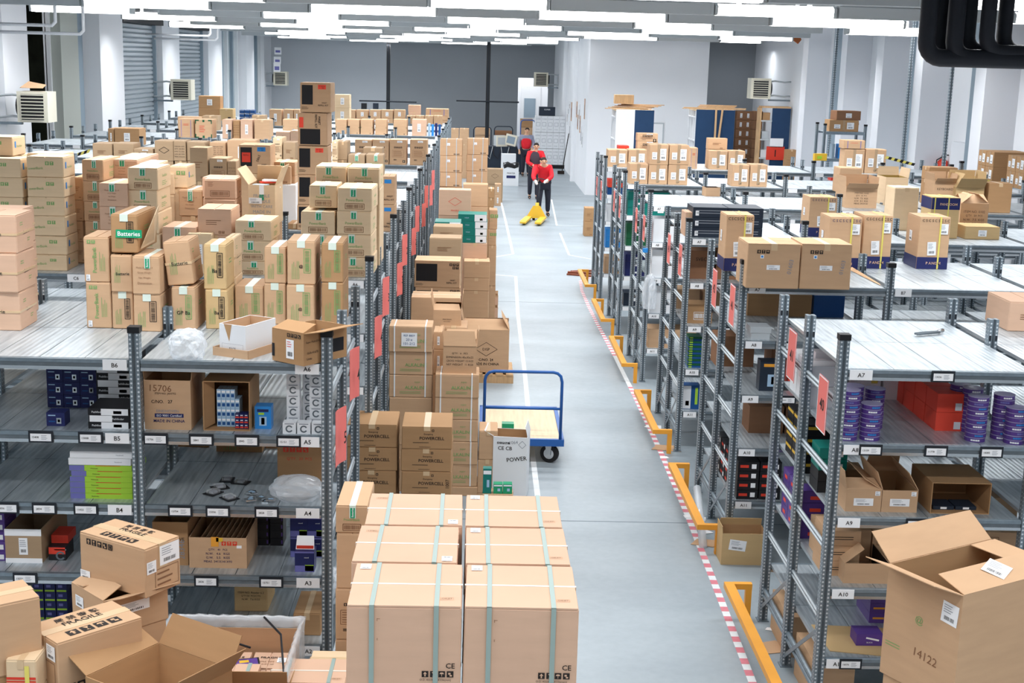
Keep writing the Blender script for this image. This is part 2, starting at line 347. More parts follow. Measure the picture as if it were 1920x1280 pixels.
        b.text(P, fw*.62, h*.45, h*.16, t, 'green', 0, True, fw*.5); b.text(P, fw*.66, h*.68, h*.08, 'super', 'green'); b.lines(P, fw*.5, h*.22, fw*.5, h*.14, 2, 'green')
        post.append(lambda p: straps(w, d, h, 'strapwhite', (.13, .84), p))
        if o.get('note'):
            def nt(p):
                q = MB(); q.rect(P, fw*.47, h*.5, fw*.36, h*.54, 'paper', 0, .0035)
                q.text(P, fw*.47, h*.66, h*.08, 'REF 8859', 'darkblue', lift=.0045); q.text(P, fw*.47, h*.5, h*.1, '20 x', 'darkblue', lift=.0045); q.text(P, fw*.47, h*.34, h*.1, '101-212', 'darkblue', lift=.0045)
                q.build('shipping_label', p)
            post.append(nt)
    elif k == 'pow':
        b.text(P, fw*.6, h*.5, h*.14, 'POWERCELL', 'ink', 0, True, fw*.55); b.text(P, fw*.53, h*.68, h*.09, 'Energizing', 'ink'); b.lines(P, fw*.5, h*.3, fw*.55, h*.07, 1, 'ink'); b.lines(P, fw*.55, h*.1, fw*.4, h*.05, 1, 'ink')
        b.rect(P, fw*.62, h*.85, h*.1, h*.1, 'ink'); b.rect(P, fw*.62, h*.85, h*.05, h*.05, o['m'], 0, .002)
        if o.get('hand'): b.text(P, fw*(.1 if not o.get('hr') else .92), h*.5, fw*.07, o['hand'], 'ink', PI/2, maxw=h*.8)
        post.append(lambda p: tape(w, d, h, 'tapeclear', .05, .03, p, 'y'))
    elif k == 'frag':
        # chinese and english handling words on top, five pictograms on the side
        tw2 = tw
        v0 = T
        b.text(v0, tw*.5, th*.8, th*.16, '嚴 禁 衝 擊', 'ink', 0, True, tw*.7); b.text(v0, tw*.5, th*.61, th*.14, 'FRAGILE', 'ink', 0, True, tw*.55)
        b.icons(v0, tw*.5, th*.22, 4, th*.2, 'ink', o['m'])
        b.icons(P, *(o.get('ip', (.145, h*.86))), 5, min(.038, h*.12), 'ink', o['m'])
        b.frame(*( (Lf, lw*.5, h*.45, lw*.8, h*.5) if o.get('fl') else (R, rw*.6, h*.3, rw*.65, h*.4)), 'dark', .003)
        if not o.get('fl'):
            b.lines(R, rw*.6, h*.3, rw*.55, h*.34, 3, 'dark')
            post.append(lambda p: label_part(R, rw*.68, h*.76, rw*.55, h*.4, p)); post.append(lambda p: label_part(R, rw*.17, h*.6, rw*.26, h*.25, p, nm='small_label'))
            post.append(lambda p: label_part(P, fw*.08, h*.14, fw*.15, h*.18, p, nm='small_label'))
        else: post.append(lambda p: label_part(Lf, lw*.8, h*.84, lw*.28, h*.2, p, nm='small_label'))
        post.append(lambda p: tape(w, d, h, 'tapeclear', .055, .12, p, 'x'))
    elif k == 'big':
        b.text(P, fw*.91, h*.28, .022, 'CE', 'ink', 0, True); b.icons(P, fw*.8, h*.175, 4, .026, 'ink', o['m']); b.text(P, fw*.78, h*.10, .011, 'O.D.:455X440X336(mm)', 'ink')
        b.rect(P, fw*.28, h*.85, .012, .002, 'dark'); b.rect(P, fw*.268, h*.84, .002, .012, 'dark'); b.rect(P, fw*.27, h*.6, .002, .01, 'dark')
        b.frame(T, tw*.87, th*.17, .05, .022, 'tan', .002); b.text(T, tw*.87, th*.17, .011, 'OKZT', 'dark')
        post.append(lambda p: label_part(T, tw*.1, th*.9, .045, .055, p, m='paper', nm='small_label'))
        post.append(lambda p: straps(w, d, h, 'strapgreen', (.22, .78), p, .019))
        post.append(lambda p: tape(w, d, h, 'tapewhite', .014, .012, p, 'x'))
    elif k == 'carton_id':
        b.text(P, fw*.36, h*.84, h*.13, '15706', 'dark', -.03); b.text(P, fw*.46, h*.73, h*.05, 'ITEM NO. JAH752', 'ink'); b.text(P, fw*.38, h*.57, h*.065, 'C/NO.   27', 'ink', 0, True)
        b.text(P, fw*.5, h*.38, h*.055, 'EINDHOVEN', 'greyink'); b.rect(P, fw*.53, h*.29, fw*.62, h*.08, 'navy'); b.text(P, fw*.53, h*.29, h*.045, 'ISO 9001 Certified', 'paper', lift=.003); b.text(P, fw*.53, h*.18, h*.06, 'MADE IN CHINA', 'navy', 0, True)
    elif k == 'bluebase':
        for Q, ww in ((P, fw), (R, rw), (Lf, lw), (B, bw_)): b.rect(Q, ww*.5, h*.12, ww*.985, h*.23, 'navy')
        for i in range(5): b.frame(P, fw*(.33+.1*i), h*.12, fw*.075, h*.05, 'pink', .006, 0) if False else b.text(P, fw*(.33+.1*i), h*.12, h*.05, 'PANDM'[i], 'pink', 0, True, lift=.003)
        for i in range(9): b.text(P, fw*(.12+.1*i), h*.94, h*.05, 'S' if i % 2 else 'C', 'navy' if o.get('nv') else 'ink', 0, True)
        post.append(lambda p: straps(w, d, h, 'strapyellow', (.68,), p, .014))
        post.append(lambda p: label_part(P, fw*.8, h*.78, fw*.26, h*.2, p)); post.append(lambda p: label_part(P, fw*.45, h*.4, fw*.28, h*.26, p, .05, nm='small_label'))
        post.append(lambda p: label_part(Lf, lw*.4, h*.6, lw*.2, h*.2, p, nm='small_label'))
    elif k == 'bluetop':
        for Q, ww in ((P, fw), (R, rw), (Lf, lw), (B, bw_)): b.rect(Q, ww*.5, h*.85, ww*.985, h*.28, 'navy')
        b.text(P, fw*.6, h*.84, h*.07, 'PANDOOM', 'pink', 0, True, fw*.6, .003); post.append(lambda p: straps(w, d, h, 'strapyellow', (.12, .6), p, .012))
    elif k == 'duo':
        b.icons(P, fw*.3, h*.83, 3, h*.08, 'ink', o['m']); b.rect(P, fw*.28, h*.72, h*.08, h*.08, 'paper'); b.rect(P, fw*.28, h*.72, h*.045, h*.045, 'blue', 0, .002)
        post.append(lambda p: label_part(P, fw*.5, h*.48, fw*.25, h*.11, p)); b.text(P, fw*.82, h*.5, fw*.08, '01603', 'greyink', PI/2-.15)
        post.append(lambda p: tape(w, d, h, 'tapeclear', .05, .05, p, 'y'))
    elif k == 'item':
        for i, t in enumerate(o.get('lines', ['ITEM NO. 0102', "Q'TY   50  PCS", 'N.W.  7.5  KGS', 'G.W.  8.2  KGS', 'MEAS. 241X141'])): b.text(P, fw*.5, h*(.74-.13*i), h*.075, t, o.get('tc', 'ink'), maxw=fw*.8)
    elif k == 'cornergreen':
        for sx in (0, 1):
            for sy in (0, 1): b.rect(P, fw*(.12+.76*sx), h*(.04+.92*sy), fw*.22, h*.07, 'deepgreen'); b.rect(P, fw*(.035+.93*sx), h*(.12+.76*sy), fw*.06, h*.2, 'deepgreen')
        b.rect(P, fw*.5, h*.07, fw*.12, h*.14, 'deepgreen'); b.rect(P, fw*.5, h*.93, fw*.12, h*.12, 'deepgreen'); b.lines(P, fw*.5, h*.5, fw*.5, h*.4, 4, 'red')
    elif k == 'wrapcart':
        b.icons(P, fw*.75, h*.1, 4, fw*.055, 'ink', o['m']); post.append(lambda p: straps(w, d, h, 'greyplastic', (.3, .74), p, .012)); post.append(lambda p: label_part(P, fw*.38, h*.7, fw*.15, h*.16, p))
    elif k == 'ptxt':
        b.lines(P, fw*.5, h*.5, fw*.5, h*.22, 3, 'dark', 0, 7); b.icons(P, fw*.7, h*.12, 2, min(fw, h)*.1, 'dark', o['m'])
    elif k == 'purp':
        for x in (.2, .8): b.rect(P, fw*x, h*.5, fw*.03, h*.9, 'violet')
        b.lines(P, fw*.5, h*.7, fw*.35, h*.12, 2, 'red')
    elif k == 'whitetop':
        b.rect(P, fw*.5, h*.93, fw*.98, h*.1, 'paper')
    return post
def green_tape(w, d, h, p, rnd):
    b = MB(); wd = min(.05, w*.2); x = rnd.uniform(-.08, .08)*w; t = h+.0045; e = h*rnd.uniform(.3, .45)
    b.box(x-wd/2, x+wd/2, -d/2, d/2, t-.001, t, 'tapepale')
    b.box(x-wd/2, x+wd/2, -d/2-.0035, -d/2-.0004, h-e, t, 'tapepale')
    P = (Vector((x, -d/2-.0035, h-e/2)), Vector((1, 0, 0)), Vector((0, 0, 1)))
    b.rect(P, 0, -e*.05, wd*.72, e*.84, 'tapegreen'); b.text(P, 0, 0, wd*.4, 'Batteries', 'paper', PI/2, True, e*.75, .003)
    b.build('packing_tape', p)
def carton(w, d, h, k='plain', m='tan', name='cardboard_box', flat=False, **o):
    if name == 'cardboard_box': name = KN.get(k, 'white_carton' if m == 'white' else name)
    rnd = random.Random(int(w*1e4)+int(h*1e5)+int(d*999)); o['m'] = m
    b = body(w, d, h, m, rnd, flat); post = marks(k, b, w, d, h, rnd, o)
    ob = b.build(name)
    for f in post or []: f(ob)
    if k == 'plain' and not flat and not o.get('notape'): tape(w, d, h, 'tapeclear', min(.05, min(w, d)*.2), .04, ob)
    return ob
def openbox(w, d, h, m='tan', inner='inner', ang=(110, 110, 100, 100), fl=None, k=None, name='open_cardboard_box', lean=0, wall=.005, **o):
    """open carton: four walls, floor, four flaps. ang = degrees each flap (front, back, left, right) has swung from closed"""
    o['m'] = m; b = MB(); t = wall
    for s in (-1, 1):
        y = s*d/2; b.box(-w/2, w/2, min(y, y-s*t), max(y, y-s*t), 0, h, m)
        x = s*w/2; b.box(min(x, x-s*t), max(x, x-s*t), -d/2+t, d/2-t, 0, h, m)
    b.box(-w/2+t, w/2-t, -d/2+t, d/2-t, 0, .006, m)
    # liner shows the plain inner board
    for s in (-1, 1):
        y = s*(d/2-t-.0006); b.quad((-w/2+t, y, .006), (w/2-t, y, .006), (w/2-t, y, h-.001), (-w/2+t, y, h-.001), inner)
        x = s*(w/2-t-.0006); b.quad((x, -d/2+t, .006), (x, d/2-t, .006), (x, d/2-t, h-.001), (x, -d/2+t, h-.001), inner)
    post = marks(k, b, w, d, h, random.Random(3), o) if k else []
    ob = b.build(name)
    fl = fl or min(w, d)/2-.004
    t = .004
    for i, a in enumerate(ang):
        if a is None: continue
        a = math.radians(a); c, s_ = math.cos(a), math.sin(a); q = MB()
        sk = .012*(1 if i % 2 else -1)
        if i < 2:
            L = w*.985; sg = -1 if i == 0 else 1; y0 = sg*d/2; pts = [Vector((-L/2, y0, h)), Vector((L/2, y0, h)), Vector((L/2-.01+sk, y0-sg*fl*c, h+fl*s_)), Vector((-L/2+.01+sk, y0-sg*fl*c, h+fl*s_))]
        else:
            L = d*.985; sg = -1 if i == 2 else 1; x0 = sg*w/2; pts = [Vector((x0, -L/2, h)), Vector((x0, L/2, h)), Vector((x0-sg*fl*c, L/2-.01+sk, h+fl*s_)), Vector((x0-sg*fl*c, -L/2+.01+sk, h+fl*s_))]
        q.slab(*pts, t, m); q.build('flap', ob)
    for f in post or []: f(ob)
    return ob
KN = dict(bar='battery_carton', barplain='battery_carton', barv='battery_carton', side='battery_carton', name='battery_carton', green3='battery_carton', model='battery_carton', alk='battery_carton', pow='battery_carton', ink='refill_kit_carton', big='strapped_carton', wrapcart='strapped_carton', gstrap='strapped_carton', frag='fragile_carton', two='labelled_carton', one='labelled_carton', eight='labelled_carton', bluebase='appliance_carton', bluetop='appliance_carton', duo='labelled_carton')
USED = {}
def uniq(l):
    USED[l] = USED.get(l, 0)+1
    return l
def stack(xl, xr, ys, d, lab, k='plain', m='tan', Y=None, z=None, grp=None, rz=0, cat='box', name='cardboard_box', yo=0, fill=False, wob=1, **o):
    """cartons one on another; xl,xr,ys are where their front faces show, ys from the lowest edge up"""
    xc = (xl+xr)/2
    if Y is None: Y = atz(xc, ys[0], z).y
    zs = [aty(xc, y, Y).z for y in ys]
    if z is not None: zs[0] = z
    X0, X1 = aty(xl, ys[0], Y).x, aty(xr, ys[0], Y).x; w = abs(X1-X0)
    nf = 0
    if fill is not False:
        hh = zs[1]-zs[0]
        n = math.ceil((zs[0]-fill)/.85-.02) if zs[0]-fill > .02 else 0
        if n > 0:
            nf = n; st = (zs[0]-fill)/n; zs = [fill+st*i for i in range(n)]+zs
        else: zs[0] = fill
    n = len(zs)-1; out = []; zb = zs[0]
    kk = k if isinstance(k, list) else [k]*n
    for i in range(n):
        h = zs[i+1]-zs[i]
        ki = kk[-(n-i)] if len(kk) >= n-i else kk[0]
        oo = dict(o); 
        if isinstance(ki, tuple): oo.update(ki[1]); ki = ki[0]
        nm_ = KN.get(ki, name) if name == 'cardboard_box' else name
        if i < nf: ki = 'plain'
        ob = carton(w-.004, d, h-.004, ki, oo.pop('m', m), nm_, **oo)
        r = random.Random(int(xl*7+ys[0]*3+i*11)); jx = r.uniform(-.006, .006)*wob; jy = r.uniform(0, .012)*wob
        ob.location = ((X0+X1)/2+(jx if n > 1 else 0), Y+d/2+yo+jy, zb); ob.rotation_euler.z = math.radians(rz+(r.uniform(-1.2, 1.2)*wob if n > 1 else 0))
        zb += h
        l = lab if n == 1 else f'{lab}, {ORD[n-1-i]}'
        tag(ob, l, cat, grp); out.append(ob)
    return out
def put(ob, loc, rz, label, cat='box', grp=None):
    ob.location = loc; ob.rotation_euler.z = rz; tag(ob, label, cat, grp); return ob
def three(TL, TF, TR, zt, yb, lab, k='plain', m='tan', grp=None, op=None, **o):
    """carton turned at an angle: image points of its left, front and right top corners at height zt; yb = image y of the foot of the front corner"""
    A, Bc, C = atz(*TL, zt), atz(*TF, zt), atz(*TR, zt)
    w = (Bc-A).length; d = (C-Bc).length; rz = math.atan2(Bc.y-A.y, Bc.x-A.x); h = zt-aty(TF[0], yb, Bc.y).z
    c = Bc+Vector((math.cos(rz), math.sin(rz), 0))*(-w/2)+Vector((-math.sin(rz), math.cos(rz), 0))*(d/2)
    if op: ob = openbox(w, d, h, m, k=(None if k == 'plain' else k), **op, **o)
    else: ob = carton(w, d, h, k, m, **o)
    return put(ob, (c.x, c.y, zt-h), rz, lab, 'box', grp)
# ---------------- room shell ----------------
XL, XR, YF, ZC = -9.8, 9.3, 62.0, 5.5
def floor_mat():
    m = bpy.data.materials.new('concrete'); m.use_nodes = True; nt = m.node_tree; b = nt.nodes['Principled BSDF']
    tc = nt.nodes.new('ShaderNodeTexCoord'); r = nt.nodes.new('ShaderNodeValToRGB'); add = nt.nodes.new('ShaderNodeMath'); add.operation = 'MULTIPLY_ADD'; add.inputs[1].default_value = .3
    n1 = nt.nodes.new('ShaderNodeTexNoise'); n1.inputs['Scale'].default_value = .7; n1.inputs['Detail'].default_value = 8; n2 = nt.nodes.new('ShaderNodeTexNoise'); n2.inputs['Scale'].default_value = 14; n2.inputs['Detail'].default_value = 4
    mp = nt.nodes.new('ShaderNodeMapping'); mp.inputs['Scale'].default_value = (1, 1.6, 1)
    nt.links.new(tc.outputs['Object'], mp.inputs[0]); nt.links.new(mp.outputs[0], n1.inputs['Vector']); nt.links.new(tc.outputs['Object'], n2.inputs['Vector'])
    nt.links.new(n2.outputs[0], add.inputs[0]); nt.links.new(n1.outputs[0], add.inputs[2]); nt.links.new(add.outputs[0], r.inputs[0])
    r.color_ramp.elements[0].position = .35; r.color_ramp.elements[0].color = lin('879299'); r.color_ramp.elements[1].position = .95; r.color_ramp.elements[1].color = lin('a6b0b6')
    nt.links.new(r.outputs[0], b.inputs['Base Color']); b.inputs['Roughness'].default_value = .38; b.inputs['Specular IOR Level'].default_value = .4
    MT['concrete'] = m
floor_mat()
mat('joint', '6f7a80', .8); mat('line', 'e4e8ea', .6, noise=.06, scale=20); mat('linepink', 'd9808c', .6, noise=.1, scale=20); mat('greywall', '989da2', .85, noise=.03, scale=.6); mat('palegrey', 'c4c9cf', .85, noise=.02, scale=.6)
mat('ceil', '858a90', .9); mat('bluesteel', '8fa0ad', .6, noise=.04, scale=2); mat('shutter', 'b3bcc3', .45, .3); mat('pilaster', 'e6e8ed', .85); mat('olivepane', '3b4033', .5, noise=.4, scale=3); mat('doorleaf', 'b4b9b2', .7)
b = MB(); b.box(XL-4, XR, -16, YF+5, -.2, 0, 'concrete')
for y in (11.35, 22.5, 33.6, 44.7): b.box(-.5, XR, y, y+.012, -.01, .0012, 'joint')
kind(b.build('floor'))
b = MB(); b.box(XL-4, XR+.3, -16, YF+5, ZC, ZC+.2, 'ceil')
for y in range(2, 60, 6): b.box(XL, XR, y, y+.25, ZC-.35, ZC, 'fixture')
kind(b.build('ceiling'))
b = MB(); b.box(XL-.3, XR+.3, -16.3, -16, 0, ZC, 'greywall'); kind(b.build('wall_back'))
b = MB()   # left wall with one doorway into the dark store
dy0, dy1 = 29.45, 31.0
b.box(XL-.06, XL, -16, dy0, 0, ZC, 'whitewall'); b.box(XL-.06, XL, dy1, YF, 0, ZC, 'whitewall')
kind(b.build('wall_left'))
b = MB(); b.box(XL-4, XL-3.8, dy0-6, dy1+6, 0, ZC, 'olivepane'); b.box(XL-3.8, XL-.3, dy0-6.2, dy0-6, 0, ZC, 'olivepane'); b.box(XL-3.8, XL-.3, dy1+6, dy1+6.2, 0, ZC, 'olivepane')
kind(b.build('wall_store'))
b = MB()
for x, w_ in ((XL-.02, .12),): b.box(x, x+.1, dy0-.3, dy0, 0, 4.9, 'bluesteel'); b.box(x, x+.1, dy1, dy1+.12, 0, 4.9, 'white')
o = kind(b.build('door_1'))
b = MB()
for i in range(6): b.box(XL-2.2, XL-2.1, 28.5+i*.9, 28.58+i*.9, 0, 5, 'darkgrille')
for z in (1.2, 2.6, 4): b.box(XL-2.2, XL-2.1, 28, 34, z, z+.08, 'darkgrille')
for i in range(9): b.box(XL-2.5, XL-2.3, 31.2, 31.6, .3+i*.5, .62+i*.5, 'lime' if False else 'yell')
ld = bpy.data.lights.new('store_fill', 'AREA'); ld.size = 1; ld.energy = 60; lo = bpy.data.objects.new('store_fill', ld); COL.objects.link(lo); lo.location = (XL-1.2, 31, 5.3)  # added fill light that keeps the store interior from going black
tag(b.build('store_rack'), 'dark storage rack seen through the tall opening in the left wall', 'rack')
b = MB()
for y0, y1, x1, m in ((27.2, 28.7, .35, 'whitewall'), (31.1, 31.9, .3, 'doorleaf'), (31.9, 32.7, .22, 'doorleaf'), (32.7, 33.4, .12, 'bluesteel'), (33.55, 35.7, .5, 'whitewall'), (40.7, 43.0, .35, 'whitewall'), (47.5, 50, .35, 'whitewall'), (54.6, 56.4, .45, 'whitewall'), (60, 62, .3, 'whitewall')):
    b.box(XL, XL+x1, y0, y1, 0, ZC, m)
kind(b.build('trim_1'))
for i, (y0, y1) in enumerate(((36.0, 40.5), (43.2, 47.3))):
    b = MB(); n = 38
    for j in range(n):
        z = .0+j*.13; zz = [(XL+.06, z), (XL+.11, z+.03), (XL+.11, z+.1), (XL+.06, z+.13)]
        b.add([(x, y, q) for x, q in zz for y in (y0, y1)], [(0, 1, 3, 2), (2, 3, 5, 4), (4, 5, 7, 6)], 'shutter')
    b.box(XL+.01, XL+.2, y0-.08, y0, 0, 4.95, 'bluesteel'); b.box(XL+.01, XL+.2, y1, y1+.08, 0, 4.95, 'bluesteel'); b.box(XL+.01, XL+.45, y0, y1, 4.8, 5.1, 'darkgrille')
    tag(b.build('roller_shutter'), ('grey roller shutter on the left wall nearer the camera' if i == 0 else 'grey roller shutter on the left wall farther from the camera'), 'shutter')
for i, (y0, y1) in enumerate(((50.2, 54.4), (56.5, 59.9))):
    b = MB(); b.box(XL, XL+.03, y0, y1, 1.4, 5, 'glassy')
    n = 4
    for j in range(n+1): yy = y0+(y1-y0)*j/n; b.box(XL, XL+.14, yy-.1, yy+.1, 0, 5.2, 'white' if j % 2 == 0 else 'bluesteel')
    b.box(XL, XL+.1, y0, y1, 1.2, 1.4, 'white')
    kind(b.build('window_%d' % (i+1)))
b = MB()
b.box(XR, XR+.3, -16, 46, 0, ZC, 'whitewall'); kind(b.build('wall_right'))
b = MB()
for px, dep, ex in ((1512, .6, 9), (1584, .5, 9), (1653, .5, 9), (1728, .5, 9), (1848, .5, 9)):
    y = atx(px, 150, 8.7).y; b.box(8.7, XR, y, y+dep, 0, ZC, 'pilaster')
for p0, p1 in ((1559, 1584), (1643, 1653), (1703, 1730), (1821, 1838)):
    ya, yb = atx(p1, 150, 9.1).y, atx(p0, 150, 9.1).y; b.box(9.1, XR, ya, yb, 0, ZC, 'bluesteel')
kind(b.build('trim_2'))
# niche low in the right wall
b = MB(); b.box(9.12, 9.298, 24.9, 25.8, 0, 2.75, 'pilaster'); kind(b.build('trim_3'))
b = MB(); b.box(-4.15, 1.72, YF, YF+.2, 0, ZC, 'greywall'); b.box(XL, -4.15, YF, YF+.2, 0, ZC, 'palegrey'); b.box(1.72, 3.1, YF, YF+.2, 3.36, ZC, 'greywall'); b.box(3.1, 3.4, YF, YF+.2, 0, ZC, 'greywall')
b.box(.35, .37, YF-.01, YF, 0, ZC, 'joint'); kind(b.build('wall_far'))
b = MB(); b.box(3.36, 7.05, 42, 42.2, 0, ZC, 'whitewall'); b.box(3.36, 3.56, 42.2, YF, 0, ZC, 'whitewall'); b.box(6.9, 7.05, 42.2, 46.2, 0, ZC, 'whitewall'); kind(b.build('wall_partition'))
b = MB(); b.box(7.05, XR+.3, 46, 46.2, 0, ZC, 'greywall'); kind(b.build('wall_recess'))
b = MB(); b.box(-.5, 4.5, YF+4, YF+4.2, 0, ZC, 'whitewall'); b.box(-.7, -.5, YF+.2, YF+4, 0, ZC, 'whitewall'); b.box(4.5, 4.7, YF+.2, YF+4, 0, ZC, 'whitewall'); kind(b.build('wall_corridor'))
b = MB(); b.box(2.0, 2.95, YF+3.94, YF+4, 0, 2.95, 'white'); b.box(2.15, 2.7, YF+3.9, YF+3.95, 1.45, 2.35, 'bluesteel'); o = kind(b.build('door_2'))
b = MB(); b.cyl((2.2, YF+3.88, 1.2), (2.32, YF+3.88, 1.2), .02, 'steeldark'); b.build('door_handle', o)
ld = bpy.data.lights.new('corridor_lamp', 'AREA'); ld.size = 2; ld.energy = 150; lo = bpy.data.objects.new('corridor_lamp', ld); COL.objects.link(lo); lo.location = (2, YF+2.2, 5.2)
b = MB()
for i, x in enumerate((3.36, 3.36)): b.cyl((x, 47+i*6, 0), (x, 47+i*6, ZC), .15, 'whitewall', 20)
kind(b.build('trim_4', smooth=False))
# floor markings
def line(pts, w, m='line'):
    b = MB()
    for p, q in zip(pts, pts[1:]):
        d = (q-p).normalized(); n = Vector((-d.y, d.x, 0))*w/2
        b.quad(p-n, q-n, q+n, p+n, m)
    for v in range(len(b.v)): b.v[v] = (b.v[v][0], b.v[v][1], .0022)
    return b
NT = 4
def trim(b):
    global NT
    NT += 1; kind(b.build('trim_%d' % NT))
A = lambda *p: [atz(x, y, 0) for x, y in p]
trim(line(A((925, 515), (967, 518), (971, 590), (984, 700), (997, 840), (1008, 930)), .055))
trim(line(A((938, 372), (947, 410), (962, 476), (926, 482)), .055))
trim(line(A((1034, 374), (1044, 423), (1090, 424)), .045)); trim(line(A((1050, 437), (1067, 478), (1110, 486)), .045)); trim(line(A((1068, 366), (1092, 366)), .05))
b = MB(); pk = A((1110, 520), (1088, 526), (1091, 545), (1104, 575), (1120, 607), (1153, 668), (1190, 742), (1240, 850), (1290, 968), (1350, 1120), (1412, 1282), (1470, 1420))
t = 0; seg = 0
for p, q in zip(pk, pk[1:]):
    L = (q-p).length; d = (q-p)/L; nrm = Vector((-d.y, d.x, 0))*.028; k = 0; pos = 0
    while pos < L:
        e = min(pos+.09, L); a_, c_ = p+d*pos, p+d*e
        y = a_.y; fade = 16.6 < y < 18.3
        b.quad(*[v+Vector((0, 0, .0022)) for v in (a_-nrm, c_-nrm, c_+nrm, a_+nrm)], 'linepink' if (seg % 2 and not fade) else 'line'); seg += 1; pos = e
trim(b)
# ---------------- ceiling light rows ----------------
def fixture(x0, x1, y, z, lit, lab, first={}):
    L = x1-x0; e = empty('ceiling_light', ((x0+x1)/2, y, z-.015)); tag(e, lab, 'ceiling light', 'lit white ceiling lights' if lit else 'unlit grey ceiling lights')
    b = MB(); h = .15 if lit else .20; m = 'tube' if lit else 'fixture'
    prof = [(-.13, 0), (-.15, h*.75), (-.06, h), (.06, h), (.15, h*.75), (.13, 0)]
    n = len(prof); vs = [(s*(L/2-.02), py, pz) for s in (-1, 1) for py, pz in prof]
    b.add(vs, [(i, (i+1) % n, n+(i+1) % n, n+i) for i in range(n)], m); b.build('diffuser' if lit else 'housing', e)
    for s in (-1, 1):
        b = MB(); xx = s*L/2; vs = [(xx+q, py*1.06, pz*1.04) for q in (-.02, .02) for py, pz in prof]
        b.add(vs, [(i, (i+1) % n, n+(i+1) % n, n+i) for i in range(n)]+[tuple(range(n)), tuple(range(n, 2*n))], 'fixture'); b.build('end_cap', e)
    for s in (-.6, .6): b = MB(); b.box(s*L/2-.03, s*L/2+.03, -.02, .02, h-.01, ZC-z, 'white'); b.build('hanger', e)
FX = [(15.1, 11, [(-60, 136, 1), (136, 412, 0), (412, 778, 1), (778, 1060, 0), (1060, 1434, 1), (1434, 1724, 0), (1724, 1990, 1)]),
      (18.9, 29, [(-60, 285, 0), (285, 502, 1), (502, 802, 0), (802, 1030, 1), (1030, 1336, 0), (1336, 1565, 1), (1567, 1890, 0), (1892, 1990, 1)]),
      (22.7, 47, [(-60, 156, 0), (158, 400, 1), (400, 580, 0), (580, 822, 1), (822, 1005, 0), (1005, 1250, 1), (1250, 1438, 0), (1440, 1695, 1)]),
      (26.5, 59, [(60, 252, 1), (298, 492, 0), (492, 640, 1), (640, 835, 0), (835, 985, 1), (985, 1185, 0), (1185, 1335, 1), (1335, 1540, 0), (1585, 1730, 1)])]
RWORD = ['first', 'second', 'third', 'fourth', 'fifth', 'sixth', 'seventh', 'eighth', 'ninth', 'tenth', 'eleventh', 'twelfth']
for r_, (Y, yb, runs) in enumerate(FX):
    for i, (a_, c_, lit) in enumerate(runs):
        z = 4.74; x0, x1 = aty(a_, yb, Y).x, aty(c_, yb, Y).x
        fixture(x0+.03, x1-.03, Y, z, lit, f'{"lit" if lit else "unlit"} ceiling light, {ORD[i].replace(" from the top"," from the left").replace("topmost","leftmost")} in the {RWORD[r_]} row')
for r_ in range(4, 12):
    Y = 26.5+3.8*(r_-3); x = -8.6+(r_ % 3)*.7; i = 0; xm = 7.8 if Y < 40 else 3.0
    while x < xm-1:
        lit = (i+r_) % 2 == 0; L = 2.1 if lit else 1.7
        fixture(x+.03, min(x+L, xm)-.03, Y, 4.74, lit, f'{"lit" if lit else "unlit"} ceiling light, {ORD[i].replace(" from the top"," from the left").replace("topmost","leftmost")} in the {RWORD[r_]} row'); x += L; i += 1
# ---------------- racks ----------------
def post_mesh():
    b = MB(); w = .03; H = 2.45
    for s in (-1, 1): b.box(min(s*w, s*.010), max(s*w, s*.010), -w, w, 0, H, 'steel')
    b.box(-.010, .010, -w+.014, w-.014, 0, H, 'steeldark')
    for s in (-1, 1): b.box(-.0015+s*.006, .0015+s*.006, -w+.006, w-.006, 0, H, 'steel')
    b.box(-w-.012, w+.012, -w-.012, w+.012, 0, .006, 'steel')
    n = 96
    for i in range(n):
        z = .03+i*.0252
        for s in (-1, 1):
            x = s*.020; r = .0066
            for yy, ny in ((-w-.001, -1), (w+.001, 1)):
                b.add([(x+r*math.cos(a*PI/3), yy, z+r*math.sin(a*PI/3)) for a in range(6)], [tuple(range(6)) if ny < 0 else tuple(range(6))[::-1]], 'dot')
        for xx, nx in ((-w-.001, -1), (w+.001, 1)):
            for s in (-1, 1):
                y = s*.014; r = .005
                b.add([(xx, y+r*math.cos(a*PI/3), z+r*math.sin(a*PI/3)) for a in range(6)], [tuple(range(6))], 'dot')
    return b
def capm(): b = MB(); b.box(-.034, .034, -.034, .034, 2.435, 2.47, 'cap'); return b
def boltm():
    b = MB()
    for s in (-1, 1): b.box(s*.02-.007, s*.02+.007, -.0325, -.03, 2.31, 2.345, 'bolt')
    return b
_pm = post_mesh().build('post_src'); _cm = capm().build('cap_src'); _bm = boltm().build('bolt_src')
PM, CM, BM = _pm.data, _cm.data, _bm.data
for o in (_pm, _cm, _bm): bpy.data.objects.remove(o)
def inst(me, name, parent, loc):
    o = bpy.data.objects.new(name, me); COL.objects.link(o); o.parent = parent; o.location = loc; return o
